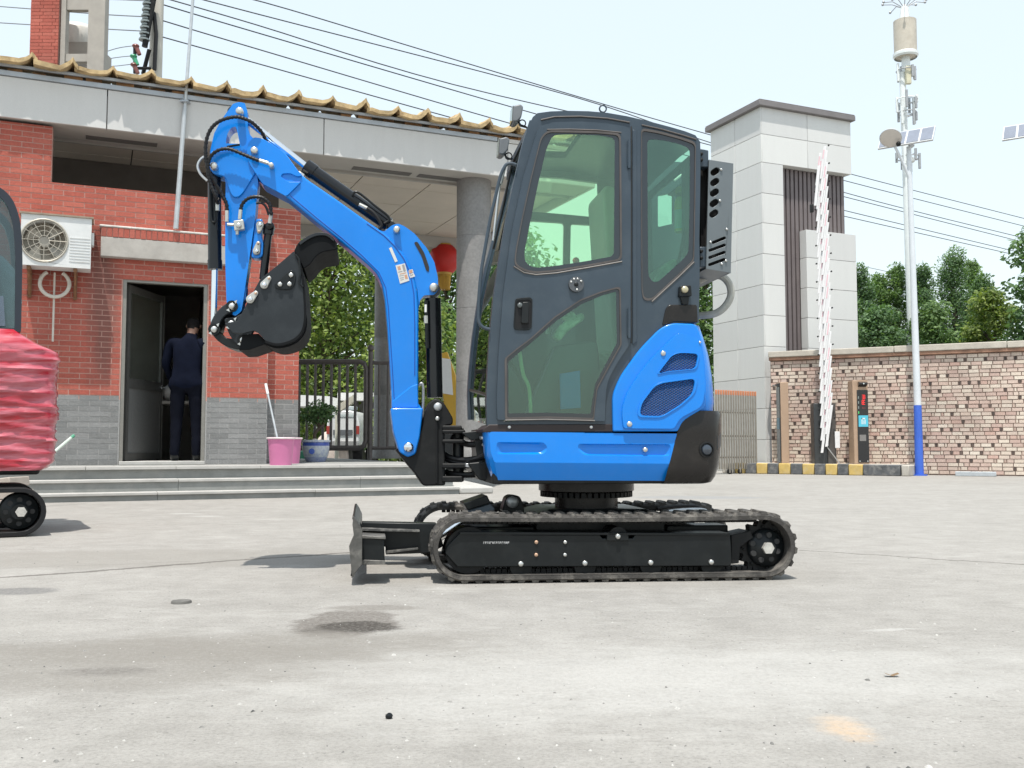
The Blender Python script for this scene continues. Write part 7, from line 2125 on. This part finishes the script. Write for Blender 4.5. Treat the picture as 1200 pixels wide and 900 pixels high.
# ================================================================== THE MAN IN THE DOORWAY
pY = 12.3
pm = at(217, 540, pY)
S = 1.93/1.75
M_navy = pmat('navy_jacket', (.005,.007,.016), .9, 0, .15, 10, spec=.08)
M_trs = pmat('dark_trousers', (.005,.006,.011), .9, 0, .15, 10, spec=.08)
M_skin = pmat('skin', (.15,.08,.055), .55, 0, .06, 20)
M_hair = pmat('black_hair', (.008,.007,.007), .8, 0, .2, 30, spec=.1)
FZ = ZP + .002
joints = {'pelvis':(0,0,.94),'waist':(0,.0,1.10),'chest':(.01,.01,1.30),'neckb':(.03,.02,1.47),'neck':(.045,.03,1.54),'head':(.055,.045,1.62),'top':(.06,.05,1.70),
 'shl':(-.19,.01,1.42),'ell':(-.25,.03,1.15),'wrl':(-.20,.20,.97),'hal':(-.18,.27,.94),
 'shr':(.21,.02,1.42),'elr':(.27,.04,1.15),'wrr':(.24,.18,.95),'har':(.23,.25,.92),
 'hipl':(-.10,0,.90),'knl':(-.11,.02,.50),'anl':(-.12,-.02,.09),'tol':(-.14,.14,.04),
 'hipr':(.10,0,.90),'knr':(.12,.03,.50),'anr':(.12,.0,.09),'tor':(.14,.16,.04)}
radii = {'pelvis':(.165,.13),'waist':(.16,.12),'chest':(.185,.125),'neckb':(.075,.07),'neck':(.056,.056),'head':(.078,.095),'top':(.062,.075),
 'shl':(.075,.075),'ell':(.055,.055),'wrl':(.042,.042),'hal':(.035,.03),'shr':(.075,.075),'elr':(.055,.055),'wrr':(.042,.042),'har':(.035,.03),
 'hipl':(.10,.10),'knl':(.072,.075),'anl':(.052,.055),'tol':(.045,.035),'hipr':(.10,.10),'knr':(.072,.075),'anr':(.052,.055),'tor':(.045,.035)}
edges_ = [('pelvis','waist'),('waist','chest'),('chest','neckb'),('neckb','neck'),('neck','head'),('head','top'),('chest','shl'),('shl','ell'),('ell','wrl'),('wrl','hal'),('chest','shr'),('shr','elr'),('elr','wrr'),('wrr','har'),('pelvis','hipl'),('hipl','knl'),('knl','anl'),('anl','tol'),('pelvis','hipr'),('hipr','knr'),('knr','anr'),('anr','tor')]
keys = list(joints)
me = bpy.data.meshes.new('person')
me.from_pydata([tuple(c*S for c in joints[k]) for k in keys], [(keys.index(a), keys.index(b)) for a, b in edges_], [])
man = bpy.data.objects.new('person', me); col.objects.link(man)
man.location = (pm.x, pY, FZ); man.rotation_euler = (0,0,.12); WM[man] = Matrix.Translation(man.location) @ Matrix.Rotation(.12,4,'Z')
sk_ = man.modifiers.new('skin', 'SKIN')
lay = me.skin_vertices[0].data if me.skin_vertices else None
if lay is None:
    bm = bmesh.new(); bm.from_mesh(me); bm.verts.layers.skin.verify(); bm.to_mesh(me); bm.free(); lay = me.skin_vertices[0].data
for i, k in enumerate(keys):
    lay[i].radius = tuple(r*S for r in radii[k]); lay[i].use_root = (k == 'pelvis')
sd_ = man.modifiers.new('smooth', 'SUBSURF'); sd_.levels = 2; sd_.render_levels = 2
sk_.use_smooth_shade = True
dg = bpy.context.evaluated_depsgraph_get()
em = bpy.data.meshes.new_from_object(man.evaluated_get(dg))
man.modifiers.clear(); man.data = em
for m_ in (M_navy, M_trs, M_skin, M_hair, M_black): em.materials.append(m_)
for p_ in em.polygons:
    c_ = p_.center/S
    arm_ = abs(c_.x) > .15
    if c_.z > 1.575 and (c_.y < .085 or c_.z > 1.69): k = 3
    elif c_.z > 1.51: k = 2
    elif c_.z < .10: k = 4
    elif c_.z < .90 and not (arm_ and c_.y > .12): k = 1
    elif arm_ and c_.y > .205 and c_.z < 1.0: k = 2
    else: k = 0
    p_.material_index = k; p_.use_smooth = True
for v_ in em.vertices:                      # loose cloth: hem of the jacket and folds
    c_ = v_.co/S
    if c_.z < 1.5:
        n3 = noise.noise(Vector((c_.x*9, c_.y*9, c_.z*16)))*.010 + noise.noise(Vector((c_.x*22, c_.y*22, c_.z*30)))*.005
        out_ = Vector((c_.x, c_.y, 0))
        if .86 < c_.z < 1.02 and abs(c_.x) < .19: v_.co += out_.normalized()*.028*S*(1 - abs(c_.z-.92)/.12 if abs(c_.z-.92) < .12 else 0)
        if out_.length > .01: v_.co += out_.normalized()*n3*S
tag(man, 'man in dark navy work clothes standing with his back turned in the open doorway', 'person')
def pw(x, y, z): return WM[man] @ Vector((x*S, y*S, z*S))
for sx in (-.027, .135): obj('ear', MB().ball(pw(sx*.92+.004, .055, 1.605), .017, 6, sz=1.5), M_skin, man)
obj('nose', MB().cyl(pw(.055,.13,1.61), pw(.055,.155,1.595), .014, .010, 8), M_skin, man)
for k, (hx, hy, hz, s_) in enumerate(((-.18,.27,.94,1),(.23,.25,.92,-1))):
    mb = MB()
    for f in range(4): mb.tube([pw(hx + (f-1.5)*.017, hy+.03, hz), pw(hx + (f-1.5)*.018, hy+.065, hz-.012), pw(hx + (f-1.5)*.017, hy+.085 - abs(f-1.3)*.006, hz-.035)], .0085*S, 6, r_end=.006)
    mb.tube([pw(hx + s_*.03, hy, hz), pw(hx + s_*.045, hy+.03, hz+.005), pw(hx + s_*.04, hy+.055, hz-.002)], .009*S, 6, r_end=.007)
    obj('fingers', mb, M_skin, man)
# a table with cloths inside the room
tb = at(205, 500, pY + .9)
o = thing('side_table', 'dim small table seen inside the room beyond the man', 'table', (tb.x, tb.y, ZP))
obj('table_top', MB().box(-.45,.35,-.2,.5,.80,.84), M_inner, o, True)
for x, y in ((-.42,-.17),(.32,-.17),(-.42,.47),(.32,.47)): obj('leg', MB().box(x-.02,x+.02,y-.02,y+.02,0,.799), M_alud, o, True)
o2 = obj('cloth_bundle', MB().ball((tb.x-.05, tb.y-.02, ZP+.96), .13, 7, sz=.9), pmat('grey_cloth', (.42,.41,.39), .9)); tag(o2, 'grey white cloth bundle on the table inside the room', 'cloth')

# ================================================================== small things on the ground
def stone(name, px, py, r, label, cat, mat, sz=.6, seed=1):
    c_ = on_z(px, py, 0)
    rr = random.Random(seed)
    mb = MB().ball((c_.x, c_.y, r*sz*.8), r, 5, sz=sz)
    mb.v = [Vector((v.x + rr.uniform(-.12,.12)*r, v.y + rr.uniform(-.12,.12)*r, max(.0, v.z + rr.uniform(-.1,.1)*r))) for v in mb.v]
    return tag(obj(name, mb, mat, ang=25), label, cat)
stone('dark_stone', 456, 842, .0085, 'small black stone chip lying on the concrete in front of the excavator', 'stone', M_black, .8, 3)
stone('pale_stone', 86, 583.5, .05, 'pale stone lump at the foot of the entrance steps', 'stone', M_plaster, .7, 4)
lf = on_z(1045, 793, 0)
o = obj('dry_leaf', MB().grid([[lf + Vector((x*.018, y*.013, .003 + .006*abs(x))) for x in (-1,-.5,0,.5,1)] for y in (-.6,0,.6)]), pmat('dry_leaf_brown', (.20,.13,.07), .8)); tag(o, 'small dry brown leaf lying on the concrete', 'leaf')
c_ = on_z(212.5, 706.5, 0)
o = obj('flat_lid', MB().lathe([(.001,.004),(.030,.005),(.036,.009),(.038,.004),(.039,0)], c_, n=20), pmat('dull_lid', (.12,.115,.105), .7, 0, .2, 30)); tag(o, 'small dull round lid lying flat on the concrete', 'lid')
rr = random.Random(31)
mb = MB()
for k in range(900):
    py = rr.uniform(600, 905)**1; px = rr.uniform(-20, 1220)
    c_ = on_z(px, py, 0)
    r = rr.uniform(.0012, .0042) * (1 if rr.random() < .93 else 1.8)
    a = rr.uniform(0, 3.1)
    M = Matrix.Translation((c_.x, c_.y, 0)) @ Matrix.Rotation(a, 4, 'Z') @ Matrix.Diagonal((r, r*rr.uniform(.5,1), r*.6, 1))
    mb.add([M @ Vector(v) for v in ((-1,-.6,0),(1,-.8,0),(.8,.9,0),(-.7,.8,0),(-.4,-.3,1),(.5,-.2,.9),(.3,.5,1),(-.3,.4,.8))], BOXF)
m_, nt, p = nt_of('loose_grit')
L(nt, ramp(nt, [(0,(.10,.10,.095)), (.5,(.30,.29,.27)), (1,(.5,.49,.46))], nt.nodes.new('ShaderNodeNewGeometry').outputs['Random Per Island']).outputs[0], p.inputs['Base Color']); p.inputs['Roughness'].default_value = .9
tag(obj('loose_grit', mb, m_), kind='stuff')
